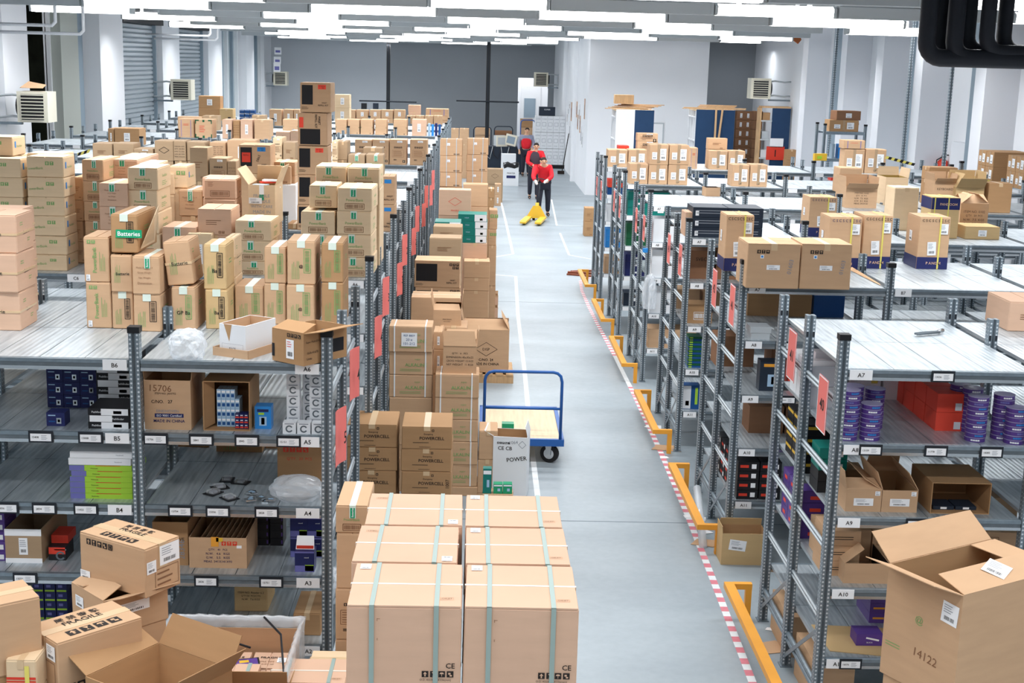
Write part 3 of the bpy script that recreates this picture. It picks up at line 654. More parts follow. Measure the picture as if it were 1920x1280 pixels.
def deck_mat():
    m = bpy.data.materials.new('deck_steel'); m.use_nodes = True; nt = m.node_tree; b = nt.nodes['Principled BSDF']
    tc = nt.nodes.new('ShaderNodeTexCoord'); w = nt.nodes.new('ShaderNodeTexWave'); w.bands_direction = 'X'; w.inputs['Scale'].default_value = 9; w.inputs['Distortion'].default_value = .6; w.inputs['Detail'].default_value = 2
    n = nt.nodes.new('ShaderNodeTexNoise'); n.inputs['Scale'].default_value = 3; mp = nt.nodes.new('ShaderNodeMapping'); mp.inputs['Scale'].default_value = (12, 1, 1)
    nt.links.new(tc.outputs['Object'], w.inputs['Vector']); nt.links.new(tc.outputs['Object'], mp.inputs[0]); nt.links.new(mp.outputs[0], n.inputs['Vector'])
    r = nt.nodes.new('ShaderNodeValToRGB'); r.color_ramp.elements[0].position = .3; r.color_ramp.elements[0].color = lin('a9b3ba'); r.color_ramp.elements[1].position = .62; r.color_ramp.elements[1].color = lin('ccd4d9')
    nt.links.new(n.outputs[0], r.inputs[0]); nt.links.new(r.outputs[0], b.inputs['Base Color'])
    bp = nt.nodes.new('ShaderNodeBump'); bp.inputs['Strength'].default_value = .35; bp.inputs['Distance'].default_value = .004; nt.links.new(w.outputs[0], bp.inputs['Height']); nt.links.new(bp.outputs[0], b.inputs['Normal'])
    b.inputs['Roughness'].default_value = .38; b.inputs['Metallic'].default_value = .55; MT['deck'] = m
deck_mat()
def shelf_mesh(bw, ys):
    b = MB(); g = .0025; n = 4; x0, x1 = .034, bw-.034
    for ya, yb in zip(ys, ys[1:]):
        for i in range(n):
            a_ = x0+(x1-x0)*i/n; c_ = x0+(x1-x0)*(i+1)/n
            b.box(a_+g, c_-g, ya+.004, yb-.004, -.022, 0, 'deck')
    for y, s in ((ys[0], -1), (ys[-1], 1)):
        f = y+s*.028
        b.box(x0, x1, min(y, f), max(y, f), -.022, -.001, 'steel'); b.box(x0, x1, min(y, f-s*.006), max(y, f-s*.006), -.045, -.022, 'steeldark'); b.box(x0, x1, min(y, f), max(y, f), -.064, -.045, 'silver')
    for y in ys[1:-1]: b.box(x0, x1, y-.015, y+.015, -.05, -.022, 'steeldark')
    return b.build('shelf_src')
def rail_mesh(L):
    b = MB(); b.cyl((0, .03, .19), (0, L-.03, .19), .011, 'rail', 6); b.cyl((0, .03, .218), (0, L-.03, .218), .011, 'rail', 6); b.box(-.004, .004, .03, L-.03, .19, .218, 'steeldark'); return b
def foot_mesh(L):
    b = MB(); b.cyl((0, .03, .20), (0, L-.03, .20), .018, 'steel', 8); b.cyl((0, .03, .245), (0, L-.03, .245), .018, 'steel', 8); b.box(-.006, .006, .03, L-.03, .2, .245, 'steeldark'); return b
def diag_mesh(L):
    b = MB(); b.slab((-.016, .03, .62), (-.016, L-.03, .1), (-.016, L-.03, .065), (-.016, .03, .585), .004, 'steel'); return b
def id_plate(t, near=True):
    b = MB(); b.box(-.068, .068, -.003, 0, -.062, -.002, 'paper')
    if near: b.text((Vector((0, -.003, -.032)), Vector((1, 0, 0)), Vector((0, 0, 1))), 0, 0, .026, t, 'ink', 0, True)
    return b
def tag_holder(num):
    b = MB(); P = (Vector((0, -.006, -.030)), Vector((1, 0, 0)), Vector((0, 0, 1)))
    b.box(-.07, .07, -.006, 0, -.064, .004, 'bolt'); b.rect(P, 0, -.003, .118, .044, 'paper'); b.text(P, -.03, -.002, .012, num, 'ink', 0, True); b.lines(P, .028, -.003, .05, .03, 4, 'greyink'); return b
def rack(Y, depths, xs, zs, names, side, label, near, holders={}, capped=True):
    """one shelving run: uprights at every bay line, a shelf at every level of every bay"""
    root = empty('shelving_rack', (0, Y, 0)); tag(root, label, 'shelving rack')
    bw = abs(xs[1]-xs[0]); sm = shelf_mesh(bw, depths); SM = sm.data; bpy.data.objects.remove(sm)
    FMs = []
    for f_ in (rail_mesh, foot_mesh, diag_mesh): fm = f_(depths[1]).build('x'); FMs.append(fm.data); bpy.data.objects.remove(fm)
    for i, x in enumerate(xs):
        for j, dy in enumerate(depths):
            p = inst(PM, 'upright', root, (x, dy, 0)); p.scale.z = (2.47 if j == 0 else 2.45)/2.45
            if j == 0: inst(CM, 'upright_cap', p, (0, 0, 0))
            else: inst(BM, 'connector', p, (0, 0, 0))
    for j in range(len(depths)-1):
        for z in zs[:-1]: inst(FMs[0], 'side_rail', root, (xs[0], depths[j], z-.42))
        inst(FMs[1], 'foot_rail', root, (xs[0], depths[j], 0)); inst(FMs[2], 'side_brace', root, (xs[0], depths[j], 0))
    for i in range(len(xs)-1):
        xa = min(xs[i], xs[i+1])
        for k, z in enumerate(zs):
            s = inst(SM, 'shelf', root, (xa, 0, z)); t = names[i](k)
            px = .11 if side > 0 else bw-.11
            pl = id_plate(t, near); q = pl.build('shelf_number', s); q.location = (px, depths[0]-.029, 0)
            if i < 3:
                for fx, num in holders.get((i, k), []):
                    h = tag_holder(num).build('price_holder', s); h.location = (fx*bw, depths[0]-.030, 0)
    return root
LY = [7.44+2.95*i for i in range(11)]; LD = (0, .84, 1.76); LX0 = -.84; LB = 1.085
LZ = [2.30, 1.87, 1.44, 1.01, .58, .15]
RYs = [7.67, 10.70, 13.65, 16.82, 19.86, 23.04]; RD = (0, .81, 1.57); RX0 = 2.18; RB = 1.2
RZ = [2.28, 1.82, 1.36, .90, .44]
LET = 'ABCDEFGH'
HL = {(0, 1): [(.1, '15706'), (.34, '2841'), (.58, '2845'), (.8, '15151')], (0, 2): [(.22, '15704'), (.42, '15006'), (.68, '2828')], (0, 3): [(.35, '2836'), (.7, '15751')],
      (1, 1): [(.5, '15408'), (.76, '13008')], (1, 2): [(.3, '62836'), (.5, '2834'), (.72, '11022')], (1, 3): [(.1, '2030'), (.38, '13221')],
      (0, 4): [(.5, '2838')], (2, 2): [(.7, '2831')]}
HR = {(0, 0): [(.5, '13036')], (0, 1): [(.17, '13109'), (.5, '11778'), (.78, '18080')], (0, 2): [(.44, '12008')], (0, 3): [(.6, '13014')], (0, 4): [(.16, '16076')]}
HR1 = {(0, 1): [(.3, '17021'), (.8, '12211')], (0, 2): [(.35, '12091')], (0, 4): [(.5, '12004')], (0, 3): [(.6, '12034')]}
NW = ['nearest', 'second nearest', 'third', 'fourth', 'fifth', 'sixth', 'seventh', 'eighth', 'ninth', 'tenth', 'eleventh', 'twelfth', 'thirteenth']
for k, Y in enumerate(LY):
    nb = min(7, max(2, math.ceil((.37*(Y+1.8)+.1-.84)/LB))); xs = [LX0-LB*i for i in range(nb+1)]
    zs = LZ if k < 3 else LZ[:4]
    rack(Y, LD, xs, zs, [lambda q, i=i: f'{LET[i]}{6-q}' for i in range(nb)], -1, f'grey steel shelving rack left of the aisle, {NW[k]} row from the camera', k < 4, HL if k == 0 else {})
for k, Y in enumerate(RYs):
    nb = min(5, max(2, math.ceil((.40*(Y+1.6)+.1-2.18)/RB))); xs = [RX0+RB*i for i in range(nb+1)]
    rack(Y, RD, xs, RZ, [lambda q, i=i: f'{LET[i]}{7+q}' for i in range(nb)], 1, f'grey steel shelving rack right of the aisle, {NW[k]} row from the camera', k < 4, HR if k == 0 else (HR1 if k < 3 else {}))
# orange guard rails at the rack ends
for k, Y in enumerate(RYs):
    b = MB(); x = 1.93; z = .24; y0, y1 = Y-.12, Y+1.66
    if k == 0: y0 = Y-.1
    b.box(x-.035, x+.035, y0, y1, z-.025, z+.02, 'orange')
    for y in (y0, y1-.04): b.box(x+.034, x+.171, y-.001, y+.046, z-.025, z+.019, 'orange'); b.box(x+.125, x+.17, y, y+.045, 0, z-.024, 'orange')
    tag(b.build('guard_rail'), f'orange floor guard rail before the {NW[k]} right rack end', 'guard rail', 'orange guard rails')
# paper row-number signs
def sign(x, y, z, t, lab, curl=0, m='signred'):
    b = MB()
    if not curl:
        b.box(-.003, 0, 0, .22, 0, .34, m); P = (Vector((-.003, .22, .17)), Vector((0, -1, 0)), Vector((0, 0, 1)))
    else:
        n = 6; pr = [(.0+.045*(i/n)**2, .17*i/n) for i in range(n+1)]
        for (xa, ya), (xb, yb) in zip(pr, pr[1:]): b.slab((xa, ya, 0), (xa, ya, .34), (xb, yb, .34), (xb, yb, 0), .003, m)
        P = (Vector((.022, -.03, .17)), Vector((.22, .97, 0)).normalized(), Vector((0, 0, 1)))
    b.text(P, .11, 0, .075, t, 'ink', 0, True)
    if not curl: b.frame(P, .11, 0, .215, .33, 'paper', .008)
    o = b.build('row_sign'); o.location = (x, y, z); tag(o, lab, 'sign'); return o
for k, Y in enumerate(RYs):
    for j, (dy, n) in enumerate(((.12, 40+k), (.98, 41+k))):
        sign(RX0-.036, Y+dy, 1.83 if k == 0 and j == 0 else 1.95-.05*k, str(n), f'coral paper sign {n} on the {NW[k]} right rack end, {"front" if j == 0 else "rear"} half')
for k in range(6):
    for j, (dy, n) in enumerate(((.18, 5-k), (1.05, 4-k))):
        n = max(1, n); sign(LX0+.031, LY[k]+dy, 1.8 if j else 1.62, str(n), f'coral sign curling off the {NW[k]} left rack end, {"front" if j == 0 else "rear"} half', -.06)
# ======== cartons on the left rack tops ========
ZL, ZR = 2.30, 2.28
G = 'battery cartons stacked on the left rack tops'
def SL(*a, **k): k.setdefault('grp', None); return stack(*a, **k)
# nearest left rack
SL(-60, 39, [620, 548, 475, 403], .33, 'tan battery carton with black printed tape in the leftmost front stack', 'side', 'pink', z=ZL)
SL(-56, 43, [603, 533, 462, 394], .33, 'tan battery carton hidden behind the leftmost front stack', 'side', 'pink', Y=8.52, z=ZL)
SL(161, 209, [615, 529, 444], .34, 'tall carton with green name printed upwards, left end of the bay B top', 'name', 'tan', z=ZL)
SL(209, 250, [617, 547, 478], .36, 'carton with upright barcode under the torn leaning battery carton', [('barv', dict(bc='ink')), ('side', dict(notape=1))], 'tan', z=ZL)
o = SL(208, 259, [474, 402], .5, 'large battery carton with green tape over its barcode, side flap sprung open', 'barv', 'brown', Y=8.28, bc='ink')[0]
b = MB(); b.slab((0, -.2, 0), (0, .16, 0), (.035, .16, .24), (.10, -.23, .22), .004, 'pale'); f = b.build('flap', o); f.location = (.085, 0, .02)
b = MB(); P = (Vector((-.09, -.2531, .12)), Vector((1, 0, 0)), Vector((0, 0, 1))); b.rect(P, .12, 0, .16, .05, 'tapegreen'); b.text(P, .12, 0, .028, 'Batteries', 'paper', 0, True); b.build('packing_tape', o)
SL(250, 302, [622, 552, 481], .34, 'carton beside the rack upright with green tape and a white sheet', [('barv', dict(bc='ink')), 'model'], 'tan', z=ZL)
o = SL(322, 367, [620, 539], .33, 'carton with black tape lettering under the tilted carton', 'barv', 'tan', z=ZL, word='GP Ba')
o = SL(314, 364, [538, 456], .3, 'tilted tan battery carton leaning left on its stack', 'side', 'tan', Y=8.3)[0]; o.rotation_euler.y = math.radians(-6); o.location.z += .012
SL(384, 427, [617, 543, 459], .3, 'yellowish carton with upright black barcode and black letters', 'barv', 'yell', z=ZL, bc='ink', word='Ba')
SL(424, 443, [600, 520, 446], .26, 'narrow carton behind the yellowish pair on the front rack', 'side', 'pale', Y=8.62, z=ZL)
SL(440, 495, [606, 537], .34, 'single battery carton with white and green tape between two tall pairs', 'barv', 'tan', z=ZL)
SL(496, 538, [608, 531, 463], .34, 'tall carton with short green tape, left of the tallest front pair', 'barv', 'tan', z=ZL)
SL(537, 590, [612, 534, 452], .36, 'tall carton of the tallest front pair with a green framed barcode', 'barv', 'tan', z=ZL, word='@')
SL(603, 645, [612, 530, 456], .36, 'tall carton next to the capped rack upright on the front rack', 'barv', 'brown', z=ZL)
# second left rack
R1 = 10.52
SL(632, 697, [524, 483, 440, 396, 353], .5, 'pale battery carton with green tape at the aisle end of the second rack', 'bar', 'pale', z=ZL, Y=R1)
SL(566, 630, [524, 483, 440, 397], .46, 'pale battery carton one place in from the aisle on the second rack', 'bar', 'pale', z=ZL, Y=R1)
SL(579, 633, [390, 348], .4, 'pale carton with barcode resting on the second column in from the aisle', 'bar', 'pale', Y=R1+.12)
SL(652, 713, [353, 314], .45, 'taller pale carton at the back of the aisle end column', 'bar', 'pale', Y=11.15, fill=ZL)
SL(592, 651, [351, 312], .45, 'taller pale carton at the back, left of the aisle end column', 'bar', 'pale', Y=11.2, fill=ZL)
SL(441, 509, [528, 490, 452, 414], .42, 'pale battery carton with green dot and handwritten 17507', 'bar', 'pale', z=ZL, Y=R1)
o = SL(368, 433, [441, 392], .42, 'film wrapped pinkish carton with faint printed lines', 'ptxt', 'pink', Y=R1+.1, fill=ZL)
SL(383, 443, [412, 373, 336], .3, 'tan carton with wide framed barcode and black figure two on its side', 'barplain', 'pink', Y=11.3, fill=ZL)
SL(381, 441, [409, 370, 333], .3, 'tan carton directly behind the barcode carton column', 'barplain', 'pink', Y=11.66, fill=ZL)
SL(466, 516, [498, 424], .45, 'tan carton carrying the open carton of blister packs', 'ptxt', 'tan', z=ZL, Y=11.35)
X0, X1 = aty(466, 424, 11.35).x, aty(516, 424, 11.35).x; zz = aty(490, 424, 11.35).z; h = aty(490, 347, 11.35).z-zz
o = openbox(X1-X0, .45, h, 'pale', 'inner', (None, 60, 125, 110), fl=.16, k='item', lines=['FRAGILE', 'HANDLE', 'WITH CARE', 'MADE IN'], tc='greyink'); put(o, ((X0+X1)/2, 11.58, zz), 0, 'tall open carton with white and green tape and raised flap', 'box')
label_part(faces(X1-X0, .45, h)['F'][0], .06, h*.62, .11, .05, o)
b = MB(); b.box(-.02, .02, -.2255, -.2252, h-.12, h, 'paper'); b.box(-.02, .02, -.2262, -.2256, h-.13, h-.08, 'tapegreen'); b.build('packing_tape', o)
for i in range(7):
    r = random.Random(i); b = MB(); b.box(-.06, .06, -.045, .045, 0, .012, ['red', 'navy', 'paper', 'black', 'skyblue', 'red', 'white'][i]); b.rect((Vector((-.06, -.045, .012)), Vector((1, 0, 0)), Vector((0, 1, 0))), .06, .045, .07, .05, 'paper')
    q = b.build('blister_pack'); put(q, ((X0+X1)/2+r.uniform(-.05, .05), 11.56+r.uniform(-.1, .1), zz+h-.075+i*.0145), r.uniform(-.8, .8), f'{["red","navy","white","black","pale blue","dull red","off-white"][i]} blister pack heaped in the open carton', 'package')
b = MB(); b.box((X0-X1)/2+.02, (X1-X0)/2-.02, -.2, .2, 0, .004, 'inner')
SL(304, 369, [466, 426], .4, 'low battery carton with green tape in front of the model number carton', 'bar', 'pink', Y=R1+.05, fill=ZL)
SL(352, 398, [513, 438], .45, 'carton with small white sticker left of the yellowish pair', 'one', 'pale', z=ZL, Y=10.5)
SL(337, 383, [405, 356], .4, 'carton with printed model number lines and green tape on its top edge', 'model', 'tan', Y=11.7, fill=ZL)
SL(243, 300, [523, 480, 438, 398, 357, 315], .46, 'battery carton in the tall near column of five with framed barcodes', 'bar', 'pale', z=ZL, Y=10.55)
SL(241, 299, [510, 468, 427, 388, 347, 307], .44, 'battery carton behind the tall column of five', 'bar', 'pale', z=ZL, Y=11.05)
SL(288, 328, [365, 324], .4, 'battery carton with green marks standing behind the column of five', 'green3', 'pale', Y=11.75, fill=ZL)
SL(318, 352, [352, 311], .35, 'battery carton, farther of the two behind the column of five', 'green3', 'pale', Y=12.12-.35, fill=ZL)
SL(189, 243, [523, 478, 432, 388, 344], .44, 'model number carton with white tape strip, left of the column of five', 'model', 'pink', z=ZL, Y=10.5)
SL(162, 203, [523, 490, 452, 415, 378, 340, 300], .5, 'battery carton with green lettering and barcode in the tall left column', 'bar', 'tan', z=ZL, Y=10.7)
SL(203, 257, [338, 299], .8, 'long model number carton with white and green tape on the top layer', 'model', 'pink', Y=10.98, fill=ZL)
SL(143, 161, [527, 492, 453, 414, 375, 332], .4, 'narrow view of a plain battery carton in the gap between columns', 'ptxt', 'tan', z=ZL, Y=10.9)
SL(58, 127, [513, 478, 442, 405, 370, 333, 294], .3, 'battery carton with green glass mark in the detached left column', 'green3', 'pale', z=ZL, Y=10.5)
SL(60, 128, [502, 468, 432, 396, 361, 325, 288], .3, 'battery carton directly behind the detached left column', 'green3', 'pale', z=ZL, Y=10.86)
SL(-40, 50, [510, 478, 442, 405, 370, 333, 297], .3, 'battery carton with green arrows at the left picture edge', 'green3', 'pale', z=ZL, Y=10.5)
SL(-36, 52, [500, 468, 432, 396, 361, 325, 290], .3, 'battery carton behind the stack at the left picture edge', 'green3', 'pale', z=ZL, Y=10.86)
SL(-50, 25, [292, 256], .3, 'single battery carton on top of the stack at the left picture edge', 'green3', 'pale', Y=10.7)
# third left rack: refill kit cartons
R2 = 13.42
SL(557, 614, [440, 384, 328, 274], .42, 'brown refill kit carton with black panel and red sticker, in the tower', 'ink', 'tan', z=ZL, Y=R2)
SL(558, 614, [273, 212], .42, 'refill kit carton lying on its side, second from the tower top', 'ink', 'tan', Y=R2, lay=1)
SL(562, 620, [211, 155], .42, 'refill kit carton at the very top of the tower', 'ink', 'tan', Y=R2)
o = SL(446, 506, [326, 272], .42, 'tilted refill kit carton with red patch and blue sticker', ['ptxt', ('ink', dict(patch=1, st='blue', hand='5865'))], 'tan', Y=13.9, fill=ZL)[-1]
SL(716, 740, [437, 384, 331], .4, 'refill kit carton with blue sticker by the rack end', 'ink', 'tan', z=ZL, Y=13.45, half=1)
# a white open box with paper stuck in on the second rack
SL(520, 555, [425, 347], .4, 'white plastic housing part behind the open carton of blister packs', 'plain', 'white', Y=14.0, fill=ZL, cat='box', notape=1)
SL(512, 546, [345, 312], .4, 'plain carton side on behind the raised flap, two racks back', 'ptxt', 'tan', Y=14.1, fill=ZL)
SL(538, 566, [460-20, 420], .35, 'small carton just left of the refill kit tower foot', 'plain', 'brown', Y=13.45, z=ZL)
# fourth rack: dull brown open cartons
R3 = 16.4
OP = 'kraft'
SL(174, 211, [300, 269], .35, 'brown carton with dark stripe, left of a matching pair', 'ptxt', 'kraft', Y=R3, fill=ZL)
SL(212, 251, [300, 269], .35, 'brown carton with dark stripe, right of a matching pair', 'ptxt', 'kraft', Y=R3+.01, fill=ZL)
SL(250, 287, [306, 279], .35, 'low brown carton right of the matching pair', 'sym', 'kraft', Y=R3, fill=ZL)
SL(289, 325, [302, 264], .35, 'dull brown carton with a printed diamond', 'diamond', 'kraft', Y=R3, fill=ZL, word='', lines=[])
SL(326, 349, [302, 264], .35, 'dull brown carton beside the diamond carton', 'item', 'kraft', Y=R3, fill=ZL)
SL(350, 385, [302, 266], .35, 'dull brown carton with two dark print blocks', 'ptxt', 'kraft', Y=R3+.03, fill=ZL)
SL(356, 391, [340, 277], .3, 'tall open brown carton in front of the row of dull brown cartons', 'ptxt', 'kraft', Y=14.5, fill=ZL)
SL(393, 427, [350, 297], .35, 'brown carton with a row of handling symbols', 'sym', 'kraft', Y=14.5, fill=ZL)
SL(428, 445, [350, 302], .35, 'narrow brown carton beside the carton with handling symbols', 'item', 'kraft', Y=14.5, fill=ZL)
SL(393, 424, [296, 267], .35, 'tan carton with pale side and dark print', 'item', 'tan', Y=R3+.1, fill=ZL)
SL(425, 478, [308, 263], .4, 'wide tan carton with a white sticker behind the tilted refill kit', 'one', 'tan', Y=R3+.05, fill=ZL)
SL(512, 530, [297, 258], .35, 'pale carton with printed symbol panel left of the refill kit tower', 'sym', 'pale', Y=R3, fill=ZL)
SL(531, 555, [300, 267], .35, 'dull brown carton between pale carton and refill kit tower', 'ptxt', 'kraft', Y=R3-.05, fill=ZL)
SL(511, 553, [330, 304], .4, 'flat topped carton with a green label', 'bar', 'tan', Y=14.2, fill=ZL)
SL(622, 633, [300, 264], .35, 'slim pale carton just right of the refill kit tower', 'sym', 'pale', Y=R3, fill=ZL)
SL(634, 652, [300, 265], .35, 'dull carton next to the slim pale carton', 'plain', 'kraft', Y=R3+.1, fill=ZL)
SL(652, 684, [320, 290], .35, 'open topped brown carton with green sticker, left one', 'bar', 'kraft', Y=R3, fill=ZL)
SL(685, 718, [320, 290], .35, 'open topped brown carton with green sticker, right one', 'bar', 'kraft', Y=R3+.02, fill=ZL)
SL(680, 717, [290, 277], .3, 'flat lidded carton on the open topped pair', 'plain', 'kraft', Y=R3+.45, fill=ZL)
# sixth rack: cartons with symbol panels
for i, (a, c) in enumerate(((665, 697), (698, 729), (730, 762), (768, 801))):
    SL(a, c, [307, 262], .45, f'tan carton with symbols and stair mark, {["leftmost","second","third","rightmost, standing apart"][i]} of the four by the rack end', 'sym', 'tan', Y=22.3, z=ZL)
# ninth rack and beyond
for i, (a, c) in enumerate(((629, 650), (652, 674), (676, 699), (703, 725), (737, 763))):
    SL(a, c, [257, 224], .5, f'upright brown carton with green bands at half height, {["leftmost","second","third","fourth","rightmost"][i]} of the far row', 'gstrap', 'tan', Y=31.15, z=ZL)
SL(772, 799, [257, 224], .5, 'film wrapped carton at the end of the far green banded row', 'one', 'pink', Y=31.1, z=ZL)
for i in range(4):
    SL(802+6.5*i, 807+6.5*i, [257, 231+i % 2*2], .1, f'{["pale blue","bright blue","navy blue","deep blue"][i]} can standing at the far rack end', 'plain', ['skyblue', 'blue', 'navy', 'darkblue'][i], Y=31.3, z=ZL, name='can', cat='can', notape=1)
for i, (a, c) in enumerate(((643, 666), (668, 690), (693, 714), (715, 737), (738, 759))):
    SL(a, c, [241, 222, 206], .45, f'open topped carton with white sheet in far column {["one","two","three","four","five"][i]}', 'one', 'tan', Y=37.1, z=ZL)
for i in range(4): SL(762+17*i, 778+17*i, [241, 217], .45, f'flat topped carton of the farthest group, {["leftmost","second","third","rightmost"][i]}', 'plain', 'tan', Y=37.0, z=ZL)
SL(798, 841, [225, 217, 204], .5, 'carton with white and violet lid at the far rack end', [('plain', {}), 'purp'], 'tan', Y=37.9, fill=ZL)
SL(765, 788, [230, 210, 197], .4, 'cube carton on top of the farthest cartons', 'plain', 'pink', Y=37.9, fill=ZL)
SL(628, 656, [256, 229, 202, 177], .4, 'pale carton in the slim tower behind the refill kits', 'one', 'pale', Y=34.1, z=ZL)
# far left quarter
SL(334, 364, [260, 223], .5, 'upright tan carton with violet side stripes', 'purp', 'tan', Y=28.3, z=ZL)
SL(366, 398, [262, 224], .5, 'tan carton with green corner printing', 'cornergreen', 'tan', Y=28.2, z=ZL)
SL(333, 378, [244, 219], .4, 'long low carton behind the violet striped carton', 'plain', 'tan', Y=31.2, z=ZL)
SL(380, 409, [242, 217], .4, 'grey open tray carton behind the green cornered carton', 'plain', 'kraft', Y=31.3, z=ZL)
SL(417, 435, [262, 224], .5, 'film wrapped carton with white sheets, narrower one', 'one', 'pink', Y=28.25, z=ZL)
SL(437, 450, [262, 226], .5, 'dark printed carton between the two wrapped cartons', 'item', 'brown', Y=28.3, z=ZL)
SL(451, 474, [262, 224], .5, 'film wrapped carton with white sheets, wider one', 'one', 'pink', Y=28.25, z=ZL)
SL(477, 506, [263, 225], .5, 'large tan carton with taped side right of the wrapped ones', 'plain', 'tan', Y=28.2, z=ZL)
SL(530, 559, [252, 224], .5, 'pair-wide brown carton left of the tower, far rack', 'gstrap', 'tan', Y=31.2, z=ZL)
SL(517, 544, [272, 247], .4, 'carton with raised peaked flaps near the tower', 'diamond', 'pink', Y=22.4, fill=ZL, word='', lines=[])
SL(545, 560, [272, 245], .4, 'small carton squeezed beside the tower', 'plain', 'pink', Y=22.4, fill=ZL)
SL(373, 414, [242, 221, 203, 180], .4, 'brown carton on the far left stand with white address label', ['plain', 'plain', 'one'], 'brown', Y=34.2, fill=ZL)
SL(412, 437, [240, 204], .4, 'yellowish carton beside the far stand', 'plain', 'yell', Y=34.1, z=ZL)
for i in range(4):
    for j in range(5 if i < 3 else 4):
        SL(449+10*i, 458+10*i, [241-7.2*j, 234.5-7.2*j], .2, f'small blue carton, column {RWORD[i]} from the left, {RWORD[j]} from below, of the blue pile', 'whitetop', 'darkblue', Y=34.05, name='small_blue_box', grp='small blue cartons on a far rack', notape=1, wob=0)
SL(472, 497, [243, 216], .4, 'kraft tray in front of the small blue cartons', 'plain', 'kraft', Y=31.1, z=ZL)
for i, (a, c) in enumerate(((505, 528), (532, 550), (551, 562))): SL(a, c, [240, 205], .4, f'open flapped tan carton beyond the blue pile, {["leftmost","middle","rightmost"][i]}', 'one', 'tan', Y=34.1, z=ZL)
SL(203, 214, [270, 241], .5, 'slim brown carton at the wall end of a left rack', 'one', 'brown', Y=25.3, z=ZL)
SL(215, 262, [272, 241], .5, 'wide brown carton with white sheet at the wall end of a left rack', 'one', 'brown', Y=25.3, z=ZL)
# crumpled film bags
def bag(loc, s, label, m='film', seed=1, name='plastic_bag', cat='plastic bag', amp=.35):
    bm = bmesh.new(); bmesh.ops.create_icosphere(bm, subdivisions=4, radius=1); r = random.Random(seed)
    ph = [(Vector((r.uniform(-1, 1), r.uniform(-1, 1), r.uniform(-1, 1))).normalized()*r.uniform(2, 9), r.uniform(0, 6)) for _ in range(16)]
    for v in bm.verts:
        d = sum(abs(math.sin(p.dot(v.co)+q)) for p, q in ph)/16
        c = v.co*(1+amp*(d-.6)*2); v.co = Vector((c.x*s[0], c.y*s[1], max(0, (c.z+.75)*s[2])))
    me = bpy.data.meshes.new(name); bm.to_mesh(me); bm.free(); me.materials.append(MT[m]); o = bpy.data.objects.new(name, me); COL.objects.link(o); o.location = loc; tag(o, label, cat); return o
p = atz(343, 680, ZL); bag((p.x, p.y+.12, ZL), (.105, .09, .10), 'crumpled white plastic bag on the nearest left rack top', 'film', 3)
p = atz(352, 655, ZL)
# torn white carton in a cardboard tray, and the open multi-drive carton
o = three((411, 600), (460, 606), (514, 590), 2.505, 664, 'torn white open carton standing in a cardboard tray', 'plain', 'white', op=dict(ang=(None, None, None, None), inner='tan'))
P = (Vector((-.07, -.0995, .03)), Vector((1, 0, 0)), Vector((0, 0, 1)))
def dims(o): xs = [v.co for v in o.data.vertices]; return (max(v.x for v in xs), -min(v.y for v in xs), max(v.z for v in xs))
dx, dy, dz = dims(o); b = MB(); P = (Vector((-dx, -dy-.0004, 0)), Vector((1, 0, 0)), Vector((0, 0, 1)))
b.add([Vector((-dx+dx*.35, -dy-.0008, dz)), Vector((-dx+dx*.95, -dy-.0008, dz)), Vector((-dx+dx*.75, -dy-.0008, dz*.45))], [(0, 2, 1)], 'inner'); b.build('tear', o)
b = MB(); b.text(P, dx*1.0, dz*.22, .014, 'FACE', 'ink', 0, True); b.frame(P, dx, dz*.2, dx*1.6, dz*.35, 'greyink', .001); b.build('printed_name', o)
b = MB(); tx, ty = dx+.03, dy+.02
for s in (-1, 1): b.box(-tx, tx, min(s*ty, s*(ty+.004)), max(s*ty, s*(ty+.004)), 0, .05, 'tan'); b.box(min(s*tx, s*(tx+.004)), max(s*tx, s*(tx+.004)), -ty, ty, 0, .05, 'tan')
b.box(-tx, tx, -ty, ty, 0, .004, 'tan')
q = b.build('cardboard_tray'); q.location = (o.location.x, o.location.y, ZL); q.rotation_euler = o.rotation_euler; tag(q, 'low cardboard tray under the torn white carton', 'tray'); o.location.z = ZL+.006
o = three((510, 610), (569, 621), (648, 604), 2.505, 682, 'open brown drive carton with black band and long raised flap', 'plain', 'brown', op=dict(ang=(14, None, None, 168), fl=.13))
o.location.z = ZL+.004; dx, dy, dz = dims(o)
b = MB(); Pf = (Vector((-dx, -dy-.0004, 0)), Vector((1, 0, 0)), Vector((0, 0, 1))); Pr = (Vector((dx+.0004, -dy, 0)), Vector((0, 1, 0)), Vector((0, 0, 1)))
b.icons(Pf, dx*1.4, dz*.88, 4, .022, 'ink', 'brown'); b.rect(Pf, dx*1.15, dz*.45, .06, .11, 'paper'); b.barcode(Pf, dx*1.15, dz*.3, .04, .04, 'ink', 0, False, 10); b.lines(Pf, dx*1.15, dz*.6, .045, .04, 3, 'red'); b.rect(Pf, dx*.08, dz*.35, .02, dz*.4, 'black')
b.text(Pr, dy*.55, dz*.7, .016, 'Super Multi DVD Drive', 'ink', 0, False, dy*.9); b.text(Pr, dy*.4, dz*.38, .018, 'GSA-4167B', 'ink', 0, False, dy*.5); b.text(Pr, dy*.25, dz*.2, .014, 'Units', 'ink'); b.rect(Pr, dy*1.45, dz*.45, dy*.8, dz*.42, 'black')
b.build('printed_marks', o)
